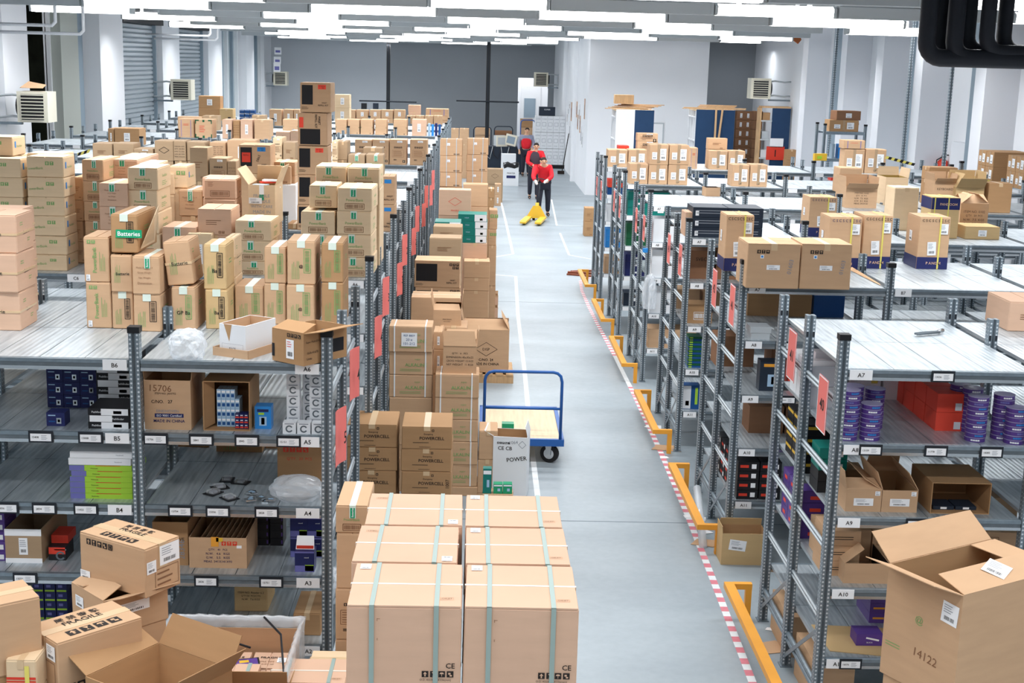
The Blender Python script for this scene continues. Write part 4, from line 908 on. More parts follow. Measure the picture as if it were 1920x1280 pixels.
# ======== goods on the nearest left rack shelves ========
Z5, Z4, Z3, Z2 = 1.87, 1.44, 1.01, .58
def SH(xl, xr, yt, yb, z, d, lab, k='plain', m='tan', **o): return stack(xl, xr, [yb, yt], d, lab, k, m, z=z, **o)[0]
a_, c_ = aty(272, 810, 7.5), aty(359, 810, 7.5); h = aty(315, 713, 7.5).z-Z5
o = openbox(c_.x-a_.x, .42, h, 'tan', 'brown', (None, 95, 95, 95), fl=.1, k='carton_id'); put(o, ((a_.x+c_.x)/2, 7.5+.21, Z5), 0, 'brown carton handwritten 15706 on shelf A5')
# carton on its side, mouth towards the camera, full of small boxes
def sidebox(x0, x1, y0, y1, z, d, lab, m='brown'):
    p0, p1 = aty(x0, y1, 7.5), aty(x1, y1, 7.5); w = p1.x-p0.x; h = aty(x0, y0, 7.5).z-z
    b = MB(); t = .005
    b.box(-w/2, w/2, 0, d, 0, t, m); b.box(-w/2, w/2, 0, d, h-t, h, m); b.box(-w/2, -w/2+t, 0, d, t, h-t, m); b.box(w/2-t, w/2, 0, d, t, h-t, m); b.box(-w/2, w/2, d-t, d, 0, h, m)
    o = b.build('open_cardboard_box'); put(o, ((p0.x+p1.x)/2, 7.5, z), 0, lab)
    q = MB(); q.slab((-w/2, 0, h-.002), (w/2, 0, h-.002), (w/2-.01, -.05, h-.0), (-w/2+.01, -.05, h-.0), .003, m) if False else q.slab((-w/2, 0, .006), (-w/2, 0, h-.006), (-w/2+.05, .09, h-.02), (-w/2+.05, .09, .02), .003, m); q.build('flap', o)
    return (p0.x+p1.x)/2, w, h
cx, w, h = sidebox(382, 469, 714, 816, Z5, .34, 'brown carton lying on its side full of small boxes on shelf A5')
def small(x, y, z, w, d, h, mm, lab, grp=None, name='small_box', art=None, cat='box', rz=0):
    b = MB(); b.box(-w/2, w/2, -d/2, d/2, 0, h, mm)
    if art: art(b, faces(w, d, h)['F'][0], w, h)
    o = b.build(name); put(o, (x, y, z), rz, lab, cat, grp); return o
def art_hl(b, P, w, h): b.rect(P, w*.5, h*.75, w*.8, h*.2, 'paper'); b.rect(P, w*.5, h*.35, w*.7, h*.35, 'darkblue')
for j in range(4):
    for i in range((4, 5, 5, 4)[j]):
        hh = .056
        small(cx-w/2+.078+i*.0265, 7.62, Z5+.006+j*hh, .025, .1, hh-.001, 'skyblue', f'pale blue slim box, {RWORD[i]} from the left in layer {RWORD[j]} from below in the lying carton', 'slim blue boxes in the lying carton', art=art_hl)
for i in range(3):
    for j in range(3): small(cx+.055+i*.026, 7.56, Z5+.006+j*.03, .024, .06, .029, 'navy', f'navy and red packet, {RWORD[i]} from the left, layer {RWORD[j]}, in the lying carton', 'navy packets in the lying carton', art=lambda b, P, w, h: (b.rect(P, w*.5, h*.3, w*.9, h*.3, 'red'), b.rect(P, w*.5, h*.7, w*.6, h*.15, 'paper')))
def art_blue(b, P, w, h): b.rect(P, w*.5, h*.82, w*.7, h*.12, 'navy'); b.rect(P, w*.5, h*.35, w*.45, h*.4, 'skyblue'); b.rect(P, w*.5, h*.35, w*.2, h*.3, 'darkblue'); b.rect(P, w*.4, h*.68, w*.35, h*.1, 'lime')
p = aty(493, 811, 7.55); small(p.x, 7.6, Z5, .095, .09, .135, 'blue', 'bright blue product box beside the lying carton on shelf A5', art=art_blue)
def art_coil(b, P, w, h):
    o, u, v = P; c = o+u*w*.5+v*h*.45+u.cross(v)*.0015; n = 18; r1, r0 = h*.33, h*.2
    pts = []
    for k in range(n+1):
        a = .5+(2*PI-1)*k/n; pts.append((c+u*math.cos(a)*r1+v*math.sin(a)*r1, c+u*math.cos(a)*r0+v*math.sin(a)*r0))
    for (a1, b1), (a2, b2) in zip(pts, pts[1:]): b.add([a1, a2, b2, b1], [(0, 1, 2, 3)], 'steeldark')
    b.rect(P, w*.5, h*.9, w*.7, h*.08, 'greyink')
for i, (x0, x1, n, yy) in enumerate(((536, 561, 5, .03), (563, 585, 5, .12), (582, 603, 6, 0))):
    p = aty((x0+x1)/2, 810, 7.56)
    for j in range(n+(0 if i == 2 else 1)):
        small(p.x, 7.6+yy, Z5+j*.066, .076 if i != 1 else .07, .07, .065, 'white', f'white box with dark ring picture, {["left","middle","right"][i]} column, {RWORD[j]} from below, shelf A5', 'ring picture boxes on shelf A5', art=art_coil)
for i in range(3):
    p = aty(536+27*i+8, 812, 7.5)
    small(p.x, 7.5, Z5, .076, .07, .065, 'white', f'white ring picture box in the front row, {RWORD[i]} from the left', 'ring picture boxes on shelf A5', art=art_coil)
def art_cam(b, P, w, h): b.rect(P, w*.3, h*.8, w*.4, h*.08, 'skyblue'); b.rect(P, w*.68, h*.4, w*.26, h*.42, 'silver'); b.rect(P, w*.68, h*.4, w*.12, h*.2, 'black'); b.rect(P, w*.3, h*.35, w*.35, h*.1, 'darkblue')
for i in range(3):
    for j in range(4):
        p = aty(106+31*i, 790, 7.95); small(p.x, 8.0, Z5+j*.08, .098, .1, .078, 'navy', f'dark blue lens box, column {RWORD[i]}, {RWORD[j]} from below, shelf B5', 'dark blue lens boxes on shelf B5', art=art_cam)
p = aty(104, 805, 7.52); small(p.x, 7.58, Z5, .105, .1, .08, 'navy', 'single dark blue lens box at the front of shelf B5', art=art_cam)
def art_flat(b, P, w, h): b.rect(P, w*.65, h*.5, w*.66, h*.98, 'paper'); b.rect(P, w*.72, h*.45, w*.2, h*.45, 'darkblue'); b.text(P, w*.24, h*.5, h*.3, 'Pathfinder', 'paper', maxw=w*.35)
def art_flat2(b, P, w, h): b.rect(P, w*.3, h*.5, w*.55, h*.96, 'paper'); b.text(P, w*.72, h*.5, h*.3, 'Pathfinder', 'paper', maxw=w*.4)
p = aty(210, 790, 7.7)
for j in range(8): small(p.x+random.uniform(-.004, .004), 7.95, Z5+j*.043, .22, .3, .042, 'black', f'flat black and white box, {RWORD[j]} from below in the rear pile on shelf B5', 'flat black and white boxes on shelf B5', art=art_flat if j % 2 else art_flat2)
p = aty(206, 808, 7.5)
for j in range(3): small(p.x+random.uniform(-.004, .004), 7.62, Z5+j*.04, .235, .25, .039, 'black', f'flat black and white box, {RWORD[j]} from below in the front pile on shelf B5', 'flat black and white boxes on shelf B5', art=art_flat if j % 2 == 0 else art_flat2)
def art_lime(b, P, w, h): b.rect(P, w*.12, h*.5, w*.24, h*.98, 'violet'); b.rect(P, w*.62, h*.93, w*.4, h*.1, 'red'); b.text(P, w*.4, h*.45, h*.2, 'Multimedia', 'ink')
p = aty(190, 943, 7.5)
for j in range(6): small(p.x+(.01 if j == 4 else 0), 7.66, Z4+j*.034, .36, .3, .033, 'lime', f'lime and violet flat box, {RWORD[j]} from below in the pile on shelf B4', 'lime and violet flat boxes on shelf B4', art=art_lime)
for j in range(2): small(p.x-.004+.01*j, 7.66, Z4+.205+j*.042, .36, .3, .04, 'white', f'flat white box, {"lower" if j == 0 else "upper"} of two on the lime pile', 'flat white boxes on shelf B4', art=lambda b, P, w, h: b.text(P, w*.8, h*.5, h*.18, 'Notebook', 'greyink'))
SH(334, 392, 832, 868, Z4, .3, 'plain brown carton at the back left of shelf A4', 'ptxt', 'brown', Y=8.6); SH(405, 492, 832, 874, Z4, .3, 'brown battery carton at the back of shelf A4', 'side', 'brown', Y=8.5, notape=1); SH(497, 531, 835, 872, Z4, .25, 'brown carton with dark letters at the back right of shelf A4', 'item', 'brown', Y=8.6, lines=['GP'])
p0, p1 = aty(520, 940, 7.8), aty(602, 940, 7.8); h = .28
o = openbox(p1.x-p0.x, .4, h, 'brown', 'brown', (None, 95, 90, 90), fl=.08, k='item', lines=['', "Q'TY.  20  PCS", ''], tc='red'); put(o, ((p0.x+p1.x)/2, 8.02, Z4), 0, 'open brown carton with red symbols behind the shopping bag on shelf A4')
b = MB(); b.icons(faces(p1.x-p0.x, .4, h)['F'][0], (p1.x-p0.x)*.42, h*.82, 4, .032, 'red', 'brown'); b.build('printed_marks', o)
p = atz(552, 948, Z4); bag((p.x, p.y+.12, Z4), (.155, .12, .085), 'white carrier bag sagging over the front of shelf A4', 'film', 8, amp=.25)
for i in range(5):
    x, y = [(426, 900), (452, 905), (400, 925), (430, 935), (412, 915)][i]; p = atz(x, y, Z4); b = MB(); b.box(-.04, .04, -.05, .05, 0, .004, 'black'); b.box(-.028, .028, -.03, .03, .004, .022, 'clear'); b.box(-.018, .018, -.018, .018, .004, .016, 'greyink')
    o = b.build('blister_pack'); put(o, (p.x, p.y, Z4+.001+i*.0006), i*1.3, f'clear blister pack with black card on shelf A4, {["rearmost","rear right","front left","frontmost","middle"][i]} of five', 'package')
for i in range(9):
    r = random.Random(i); p = atz(480+r.uniform(-22, 30), 938+r.uniform(-14, 6), Z4); b = MB(); b.box(-.03, .03, -.02, .02, 0, .008, 'silver'); b.rect((Vector((-.03, -.02, .008)), Vector((1, 0, 0)), Vector((0, 1, 0))), .03, .02, .03, .02, 'skyblue')
    o = b.build('foil_sachet'); put(o, (p.x, p.y, Z4+.009*(i % 3)), r.uniform(0, 3), 'small silver foil sachet in the heap on shelf A4', 'sachet', 'silver foil sachets heaped on shelf A4')
p0, p1 = aty(10, 1070, 7.55), aty(78, 1070, 7.55); o = openbox(p1.x-p0.x, .5, .21, 'kraft', 'kraft', (None,)*4, k='one'); put(o, ((p0.x+p1.x)/2, 7.82, Z3), 0, 'open kraft carton edged with white tape on shelf B3')
w = p1.x-p0.x; b = MB(); b.box(-w/2-.001, w/2+.001, -.2515, -.2503, .17, .212, 'paper'); b.box(-w/2-.001, w/2+.001, -.2515, -.2503, 0, .03, 'paper'); b.build('packing_tape', o)
p = aty(106, 1060, 7.6); small(p.x, 7.7, Z3, .1, .16, .085, 'black', 'red and black headset box on shelf B3', art=lambda b, P, w, h: (b.rect(P, w*.5, h*.72, w*.98, h*.5, 'red'), art_coil(b, (P[0]+P[1]*w*.2-P[2]*h*.1, P[1], P[2]), w, h)))
small(p.x, 7.76, Z3+.087, .1, .16, .05, 'red', 'flat red box lying on the headset box on shelf B3')
for j in range(5): p = aty(0, 1030, 7.6); small(p.x-.03, 7.7, Z3+j*.062, .13, .2, .06, 'purple', f'violet box with white print at the left picture edge, {RWORD[j]} from below', art=lambda b, P, w, h: b.rect(P, w*.7, h*.4, w*.4, h*.5, 'paper'))
p0, p1 = aty(286, 1070, 7.55), aty(352, 1070, 7.55); o = openbox(p1.x-p0.x, .45, .27, 'brown', 'brown', (None,)*4, k='item', lines=['', 'ENERGIZER' if False else 'MICRODRIVE']); put(o, ((p0.x+p1.x)/2, 7.8, Z3), 0, 'open brown carton handwritten 28346 on shelf A3')
b = MB(); b.text(faces(p1.x-p0.x, .45, .27)['F'][0], .17, .1, .035, '28346', 'greyink', PI/2); b.build('handwriting', o)
p0, p1 = aty(354, 1073, 7.52), aty(462, 1073, 7.52); w = p1.x-p0.x; o = openbox(w, .5, .19, 'tan', 'brown', (None,)*4, k='item', lines=['', "Q'TY.   40   PCS", 'N.W.   4.6   KGS', 'G.W.   5.5   KGS', 'MEAS. 241X141X93'], tc='navy'); put(o, ((p0.x+p1.x)/2, 7.79, Z3), 0, 'open tan carton with orange sticker and divided inserts on shelf A3')
b = MB(); P = faces(w, .5, .19)['F'][0]; b.rect(P, w*.45, .165, .045, .06, 'orange'); b.rect(P, w*.53, .178, .04, .025, 'yellow'); b.icons(P, w*.7, .155, 3, .026, 'red', 'tan'); b.rect(P, w*.87, .135, .03, .018, 'paper'); b.build('sticker', o)
for i in range(9): b = MB(); b.slab((-.12+.03*i, -.2, .09), (-.10+.03*i, .2, .09), (-.10+.03*i, .2, .17), (-.12+.03*i, -.2, .16), .003, 'tan'); b.build('divider', o)
for i in range(2):
    for j in range(5): p = aty(493+27*i, 1040, 7.95); small(p.x, 8.0, Z3+j*.05, .08, .14, .048, 'black', f'glossy black packet, {"left" if i == 0 else "right"} column, {RWORD[j]} from below, shelf A3', 'glossy black packets on shelf A3', art=lambda b, P, w, h: b.rect(P, w*.9, h*.5, w*.1, h*.5, 'purple'))
def art_bv(b, P, w, h): b.rect(P, w*.5, h*.16, w*.98, h*.3, 'violet'); b.rect(P, w*.75, h*.2, w*.45, h*.3, 'lime'); b.rect(P, w*.5, h*.95, w*.98, h*.08, 'violet'); b.text(P, w*.6, h*.7, h*.06, 'sound', 'paper')
for i in range(2):
    for j in range(3): p = aty(559+32*i, 1050, 7.7); small(p.x, 7.8, Z3+j*.13, .105, .12, .128, 'navy', f'navy, violet and lime box, {"left" if i == 0 else "right"} column, {RWORD[j]} from below, shelf A3', art=art_bv)
p = aty(571, 1070, 7.5); small(p.x, 7.55, Z3, .115, .1, .13, 'navy', 'navy box with violet curve standing at the front of shelf A3', art=art_bv)
b = MB(); b.slab((-.055, .0, 0), (.055, 0, 0), (.05, .03, .075), (-.05, .03, .075), .002, 'paper'); b.rect((Vector((-.055, -.001, 0)), Vector((1, 0, 0)), Vector((0, 0, 1))), .055, .015, .1, .02, 'red'); q = b.build('leaflet'); put(q, (p.x, 7.53, Z3+.131), 0, 'white and red card flap standing on the navy front box', 'card')
SH(439, 503, 1097, 1165, Z2, .3, 'yellowish carton with item number print and blue dot on shelf A2', 'item', 'yell', Y=7.9, lines=['ITEM NO. Reader 6.3', "Q'TY:50  PCS/CTN", 'N.W.  7.6 KGS']).data
SH(549, 602, 1150, 1222, Z2, .35, 'brown carton under crumpled clear film at the right of shelf A2', 'plain', 'brown', Y=7.55)
p = atz(583, 1205, Z2+.2); bag((p.x+.02, 7.75, Z2+.24), (.07, .09, .07), 'crumpled clear film on the brown carton of shelf A2', 'film', 12)
for i in range(3):
    for j in range(4): p = aty(70+22*i, 1170, 7.7); small(p.x, 7.8, Z2+j*.06, .065, .12, .058, 'navy', f'navy and lime packet, column {RWORD[i]}, {RWORD[j]} from below, shelf B2', 'navy and lime packets on shelf B2', art=lambda b, P, w, h: (b.rect(P, w*.5, h*.1, w*.9, h*.2, 'lime'), b.rect(P, w*.4, h*.6, w*.4, h*.3, 'violet')))
# ======== stacks on the floor left of the aisle ========
def pallet(x, y, w, d, label, h=.14):
    e = empty('wooden_pallet', (x, y, 0)); tag(e, label, 'pallet')
    for i in range(5): b = MB(); q = -w/2+.05+(w-.1)*i/4; b.box(q-.045, q+.045, -d/2, d/2, h-.02, h, 'rawwood'); b.build('top_board', e)
    for i in range(3): b = MB(); q = -d/2+.05+(d-.1)*i/2; b.box(-w/2, w/2, q-.045, q+.045, 0, h-.021, 'rawwood'); b.build('block_row', e)
    return e
# six columns of strapped cartons on a pallet, nearest the camera
pallet(-.02, 5.54, .98, 1.46, 'wooden pallet under the large strapped cartons', .25)
big = carton(.445, .445, .336, 'big', 'pink', name='cardboard_box'); n = 0
POS = {(0, 0): (-.252, 5.05), (1, 0): (.205, 5.05), (0, 1): (-.275, 5.51), (1, 1): (.20, 5.51), (0, 2): (-.262, 5.97), (1, 2): (.195, 5.97)}
for lv in range(5):
    for (c, r_), (x, y) in POS.items():
        o = big if n == 0 else copy_tree(big); n += 1
        o.location = (x, y, .252+.338*lv); o.rotation_euler.z = math.radians([.2, -.3, .5, -.6, .3, -.2][c*3+r_]) + (PI if (c == 0 and r_ > 0) else 0)
        tag(o, f'large strapped carton, {["left","right"][c]} column, {["front","middle","rear"][r_]} row, {["bottom","second","third","fourth","top"][lv]} layer of the nearest pallet', 'box', 'large strapped cartons on the nearest pallet')
# dark-lettered and alkaline cartons
HP = [('pow', {}), ('pow', dict(hand='10078')), ('pow', {})]
stack(649, 744, [925, 882, 839, 796], .42, 'brown power cell battery carton in the left column', [('pow', {}), ('pow', dict(hand='10078')), ('pow', {})], 'brown', Y=10.0, fill=0)
stack(752, 847, [927, 884, 842, 800], .44, 'brown power cell battery carton in the right column', [('pow', dict(hand='1007', hr=1)), ('pow', {}), ('pow', {})], 'brown', Y=9.95, fill=0)
stack(728, 810, [745, 703, 660, 612], .34, 'white strapped battery carton in the taller left column', [('alk', {}), ('alk', {}), ('alk', {}), ('alk', dict(note=1))], 'tan', Y=12.1, fill=0)
stack(813, 895, [912, 871, 828, 787, 746, 703], .36, 'white strapped battery carton in the lower right column', 'alk', 'tan', Y=12.0, fill=0)
p0, p1 = aty(830, 703, 12.05), aty(893, 703, 12.05); zb = p0.z+.004; h = aty(860, 650, 12.05).z-zb; w = p1.x-p0.x
o = openbox(w, .32, h, 'tan', 'inner', (75, 150, 95, 95), fl=.14, k='item', lines=["Q'TY.   6   PCS", 'DIMENSION 40x30x25', 'GROSS WEIGHT 12 KGS', 'NET WEIGHT  11 KGS']); put(o, ((p0.x+p1.x)/2, 12.24, zb), 0, 'open tan carton with raised front flap on the white strapped cartons')
stack(812, 832, [700, 655, 622], .3, 'small carton with white sticker behind the opened carton', 'one', 'tan', Y=12.6, fill=0)
stack(824, 876, [655, 614], .4, 'tan carton under the small flapped carton, beside the clear taped one', 'plain', 'tan', Y=12.9, fill=0)
p0, p1 = aty(812, 614, 13.0), aty(864, 614, 13.0); h = aty(838, 583, 13).z-p0.z
o = openbox(p1.x-p0.x, .34, h, 'tan', 'inner', (12, 20, 100, 95), fl=.17, k='item', lines=['', '', 'PRECISION', 'laser printer']); put(o, ((p0.x+p1.x)/2, 13.18, p0.z+.003), 0, 'small tan carton with bent open top flaps in the floor pile')
stack(768, 861, [660, 604, 558], .4, 'wide tan carton closed with clear tape in front of the refill kits', 'plain', 'tan', Y=13.6, fill=0)
stack(776, 862, [589, 539, 489], .4, 'wide refill kit carton with black panel on the floor pile', ('ink', dict(wide=1)) if False else [('ink', dict(wide=1))], 'tan', Y=14.7, fill=0)
stack(804, 865, [487, 446], .35, 'dull carton with faint printed text behind the refill kits', 'ptxt', 'kraft', Y=15.9, fill=0)
stack(811, 866, [450, 425], .35, 'dull carton, second behind the refill kits', 'ptxt', 'kraft', Y=16.6, fill=0)
# big open DISP carton on its pallet
pallet(.19, 16.9, .62, .72, 'small wooden pallet under the open carton with printed diamond', .12)
p0, p1 = aty(868, 703, 16.6), aty(953, 703, 16.6); h = aty(915, 619, 16.6).z-.125
o = openbox(p1.x-p0.x, .5, h, 'tan', 'inner', (35, 30, 100, 60), fl=.2, k='diamond'); put(o, ((p0.x+p1.x)/2, 16.86, .125), 0, 'large open carton with printed diamond beside the aisle line')
stack(868, 917, [545, 521, 490], .4, 'tan carton with pale top at the aisle side of the pile', 'plain', 'tan', Y=18.3, fill=0)
o = openbox(.25, .25, .26, 'pink', 'inner', (None, 100, None, None)); put(o, (-.03+.0, 20.4, 0), 0, 'small open carton at the foot of the pile')
o.location = aty(919, 560, 20.6); o.location.z = 0
p = atz(924, 580, 0); o = openbox(.17, .2, .23, 'tan', 'inner', (None, 110, None, None), fl=.05); put(o, (p.x, p.y+.12, 0), 0, 'smallest open carton standing alone beside the aisle line')
p = atz(904, 586, 0); b = MB(); b.slab((-.12, -.1, .004), (.13, -.14, .004), (.16, .12, .004), (-.08, .16, .03), .002, 'paper'); q = b.build('paper_sheet'); put(q, (p.x, p.y, 0), 0, 'white sheet of paper lying on the floor by the pile', 'paper')
def art_teal(b, P, w, h): b.rect(P, w*.78, h*.5, w*.42, h*.96, 'paper'); b.rect(P, w*.8, h*.3, w*.1, h*.3, 'lime'); b.text(P, w*.3, h*.5, h*.25, 'inkjet', 'skyblue')
x0 = aty(866, 485, 18.6).x; x1 = aty(912, 485, 18.6).x; zz = aty(890, 485, 18.6).z
stack(866, 912, [515, 485, 456], .4, 'film wrapped carton under the teal boxes', 'plain', 'pink', Y=18.6, fill=0)
zt = aty(889, 456, 18.6).z
for i, (a, c, y0, y1) in enumerate(((864, 912, 456, 441), (862, 913, 440, 427), (860, 914, 426, 414), (859, 913, 413, 401))):
    p0, p1 = aty(a, y0, 18.62), aty(c, y0, 18.62); small((p0.x+p1.x)/2, 18.84, zt+.002+i*.1, p1.x-p0.x, .4, .098, 'teal', f'flat teal and white printer box, {ORD[3-i]} of the teal pile', art=art_teal)
stack(815, 864, [450, 424], .4, 'flat teal topped box left of the teal pile', 'plain', 'tan', Y=17.3, fill=0)
p0, p1 = aty(815, 424, 17.3), aty(864, 424, 17.3); small((p0.x+p1.x)/2, 17.5, aty(840, 424, 17.3).z+.003, p1.x-p0.x, .4, .05, 'teal', 'thin teal and white box lying left of the teal pile', art=art_teal)
stack(822, 883, [404, 356], .3, 'wide pinkish carton with a red diamond', ('diamond') if False else [('diamond', dict(dc='red', word='', lines=['', 'FRAGILE']))], 'pink', Y=19.2, fill=0)
stack(867, 914, [387, 346], .35, 'carton with dark striped edge behind the red diamond carton', 'plain', 'tan', Y=19.9, fill=0)
stack(915, 931, [460, 430, 394], .35, 'carton edged with green tape at the aisle side', 'green3', 'tan', Y=20.4, fill=0)
stack(914, 926, [388, 371, 354], .4, 'narrow brown carton in a far pair by the aisle', 'plain', 'brown', Y=25, fill=0)
stack(927, 939, [386, 365, 345], .4, 'narrow tan carton with white label in a far pair by the aisle', 'one', 'tan', z=0)
stack(912, 942, [372, 345, 317], .5, 'kraft carton with open top in front of the bin', 'diamond', 'kraft', Y=39, fill=0, word='', lines=[])
stack(824, 866, [350, 323, 292, 261], .3, 'grey strapped carton of the left column beyond the red diamond carton', 'wrapcart', 'tan', Y=20.6, fill=0)
stack(874, 914, [348, 321, 290, 260], .3, 'grey strapped carton of the right column beyond the red diamond carton', 'wrapcart', 'tan', Y=20.8, fill=0)
stack(842, 860, [270, 241], .5, 'small tan carton, left of the two far behind the strapped columns', 'plain', 'tan', Y=47, fill=0)
stack(861, 879, [270, 241], .5, 'small tan carton, right of the two far behind the strapped columns', 'plain', 'tan', Y=47, fill=0)
# floor platform trolley
e = empty('platform_trolley', (.5, 13.75, 0)); tag(e, 'blue platform trolley with a plywood deck parked by the aisle line', 'trolley')
b = MB(); b.box(-.40, .40, -.64, .62, .235, .25, 'wood'); b.build('plywood_deck', e)
b = MB()
for s in (-1, 1): b.box(s*.41-.02, s*.41+.02, -.66, .64, .2, .262, 'trolleyblue')
b.box(-.43, .43, -.68, -.64, .19, .262, 'trolleyblue'); b.box(-.43, .43, .62, .66, .2, .262, 'trolleyblue'); b.build('deck_frame', e)
b = MB(); pts = [(-.39, -.66, .2), (-.39, -.66, .87)]+[(-.39+.09*(1-math.cos(a)), -.66, .87+.09*math.sin(a)) for a in (.5, 1.0, PI/2)]+[(.30+.09*math.sin(a), -.66, .87+.09*math.cos(a)) for a in (0, .5, 1.0)]+[(.39, -.66, .86), (.39, -.66, .2)]
b.tube(pts, .016, 'trolleyblue', 10); hd = b.build('push_handle', e, True)
b = MB(); b.tube([(-.38, -.66, .58), (.38, -.66, .58)], .013, 'trolleyblue'); b.build('cross_bar', e, True)
for x, y in ((.29, -.60), (-.29, -.60), (.27, .45), (-.27, .45)):
    b = MB(); b.cyl((-.025, 0, .095), (.025, 0, .095), .095, 'rubber', 24); b.cyl((-.028, 0, .095), (.028, 0, .095), .055, 'silver', 16); b.cyl((-.033, 0, .095), (.033, 0, .095), .018, 'steeldark', 10); q = b.build('wheel', e); q.location = (x, y, 0); q.rotation_euler.z = 1.15 if y < 0 else 0
    b = MB(); b.slab((-.035, -.035, .19), (-.035, .035, .19), (-.035, .02, .08), (-.035, -.02, .08), .004, 'silver'); b.slab((.031, -.035, .19), (.031, .035, .19), (.031, .02, .08), (.031, -.02, .08), .004, 'silver'); b.box(-.035, .035, -.04, .04, .185, .2, 'silver'); q = b.build('caster_fork', e); q.location = (x, y, 0); q.rotation_euler.z = 1.15 if y < 0 else 0
p = atz(952, 812, .25); small(p.x, p.y+.05, .2505, .125, .1, .1, 'green' if False else 'tapegreen', 'green battery pack standing on the trolley deck', art=lambda b, P, w, h: (b.text(P, w*.6, h*.4, h*.2, 'POWER', 'paper'), b.rect(P, w*.5, h*.2, w*.2, h*.15, 'lime')))
p = atz(925, 808, .25); small(p.x, p.y, .2505, .09, .06, .025, 'lime', 'small yellow and green pack lying on the trolley deck', art=lambda b, P, w, h: b.rect(P, w*.5, h*.5, w*.5, h*.6, 'red'))
# white open carton with torn flap, kraft neighbour, green battery packs
p0, p1 = aty(926, 925, 11.95), aty(990, 925, 11.95); w = p1.x-p0.x
o = openbox(w, .3, .59, 'white', 'inner', (None, None, 150, 75), fl=.10, wall=.006); put(o, ((p0.x+p1.x)/2, 12.13, 0), -.12, 'white open carton with handwriting and torn flap beside the trolley')
b = MB(); P = faces(w, .3, .59)['F'][0]; b.text(P, w*.6, .54, .03, '1064', 'greyink', .1); b.text(P, w*.35, .48, .035, 'CE CB', 'ink', 0, True); b.icons(P, w*.3, .53, 5, .02, 'ink', 'white'); b.frame(P, w*.85, .52, .05, .05, 'greyink', .004, .78); b.text(P, w*.7, .38, .04, 'POWER', 'ink', .15, True); b.build('printed_marks', o)
stack(895, 931, [925, 862, 808], .33, 'plain tan carton between strapped cartons and white carton', 'plain', 'tan', Y=12.0, fill=0)
e2 = [(905, 921, 926, 880, 'teal'), (925, 942, 927, 909, 'tapegreen'), (943, 960, 927, 909, 'tapegreen')]
st = stack(903, 962, [960, 928], .2, 'low tan carton carrying the green battery packs', 'plain', 'tan', Y=11.5, fill=0)[-1]
zt = aty(932, 928, 11.5).z
for i, (a, c, y0, y1, m) in enumerate(e2):
    p0, p1 = aty(a, y0, 11.52), aty(c, y0, 11.52); small((p0.x+p1.x)/2, 11.58, zt+.002, p1.x-p0.x, .08, aty(a, y1, 11.52).z-zt, m, ['tall green and teal battery pack beside the white carton', 'left low green battery pack beside the white carton', 'right low green battery pack beside the white carton'][i], art=lambda b, P, w, h: (b.rect(P, w*.5, h*.85, w*.9, h*.15, 'paper'), b.rect(P, w*.6, h*.4, w*.3, h*.3, 'skyblue')))
# aisle end pile hard against the nearest left rack
stack(629, 690, [1200, 1104, 1000, 948], .42, 'carton in the pile between nearest left rack and strapped cartons', [('sym', {}), ('item', dict(lines=['', ''])), ('bar', {})], 'tan', Y=6.78, fill=0, rz=0)
# ======== foreground cartons in front of the left rack ========
F1 = three((148, 997), (271, 1031.6), (337, 1005), 1.62, 1123, 'upper FRAGILE carton with pictograms and address labels, lying tilted on an open carton', 'frag', 'tan')
zb1 = F1.location.z
F3 = three((134, 1092), (194, 1127), (325, 1100), zb1-.004, 1195, 'open carton with address label carrying the upper FRAGILE carton', 'plain', 'tan', op=dict(ang=(20, 0, 8, 160), fl=.12))
F3.location.z = max(F3.location.z, 0)
dx, dy, dz = dims(F3)
label_part((Vector((-dx, -dy, 0)), Vector((1, 0, 0)), Vector((0, 0, 1))), dx*.5, dz*.6, .08, .06, F3); label_part((Vector((dx, -dy, 0)), Vector((0, 1, 0)), Vector((0, 0, 1))), dy*.9, dz*.62, .18, .055, F3)
F2 = three((106.2, 1208), (267.7, 1157.8), (216, 1124), 1.42, 1290, 'lower FRAGILE carton with pictograms, long side towards the camera', 'frag', 'tan', fl=1, ip=(.11, .13))
F4 = three((-75, 1151), (75.7, 1119), (39.8, 1087), 1.62, 1250, 'tall taped carton at the lower left picture edge', 'plain', 'tan')
F5 = stack(11, 70, [1300, 1238], .3, 'pale carton with red stripe and yellow strap at the lower left', 'plain', 'pale', Y=5.5)[0]
w5 = F5.dimensions.x; b = MB(); P = faces(w5, .3, .15)['F'][0]; b.rect(P, w5*.5, .07, w5*.96, .012, 'red'); b.rect(P, w5*.5, .055, w5*.96, .008, 'red'); b.rect(P, w5*.7, .065, .02, .13, 'strapyellow', 0, .003); b.build('strap', F5)
# supports: the pile stands on cartons that reach the floor
def under(o, m, lab, zt=None, sh=.97):
    dx, dy, dz = dims(o); zt = o.location.z if zt is None else zt
    n = max(1, round(zt/.42)); hh = zt/n; out = []
    for i in range(n):
        c = carton(dx*2*sh, dy*2*sh, hh-.004, 'plain', m); c.location = (o.location.x, o.location.y, i*hh); c.rotation_euler = o.rotation_euler
        tag(c, f'{lab}, {ORD[n-1-i]} of {n}' if n > 1 else lab, 'box'); out.append(c)
    return out
under(F3, 'tan', 'plain carton under the open labelled carton'); under(F2, 'tan', 'plain carton under the lower FRAGILE carton'); under(F4, 'brown', 'plain carton under the tall taped carton'); under(F5, 'pale', 'pale carton under the red striped carton')
# long open carton in front
O1 = three((160, 1268), (300, 1322), (372, 1240), 1.28, 1420, 'long open brown carton with wide flaps at the bottom left', 'plain', 'brown', op=dict(ang=(None, 118, 150, 125), fl=.15)); under(O1, 'tan', 'carton hidden under the long open carton')
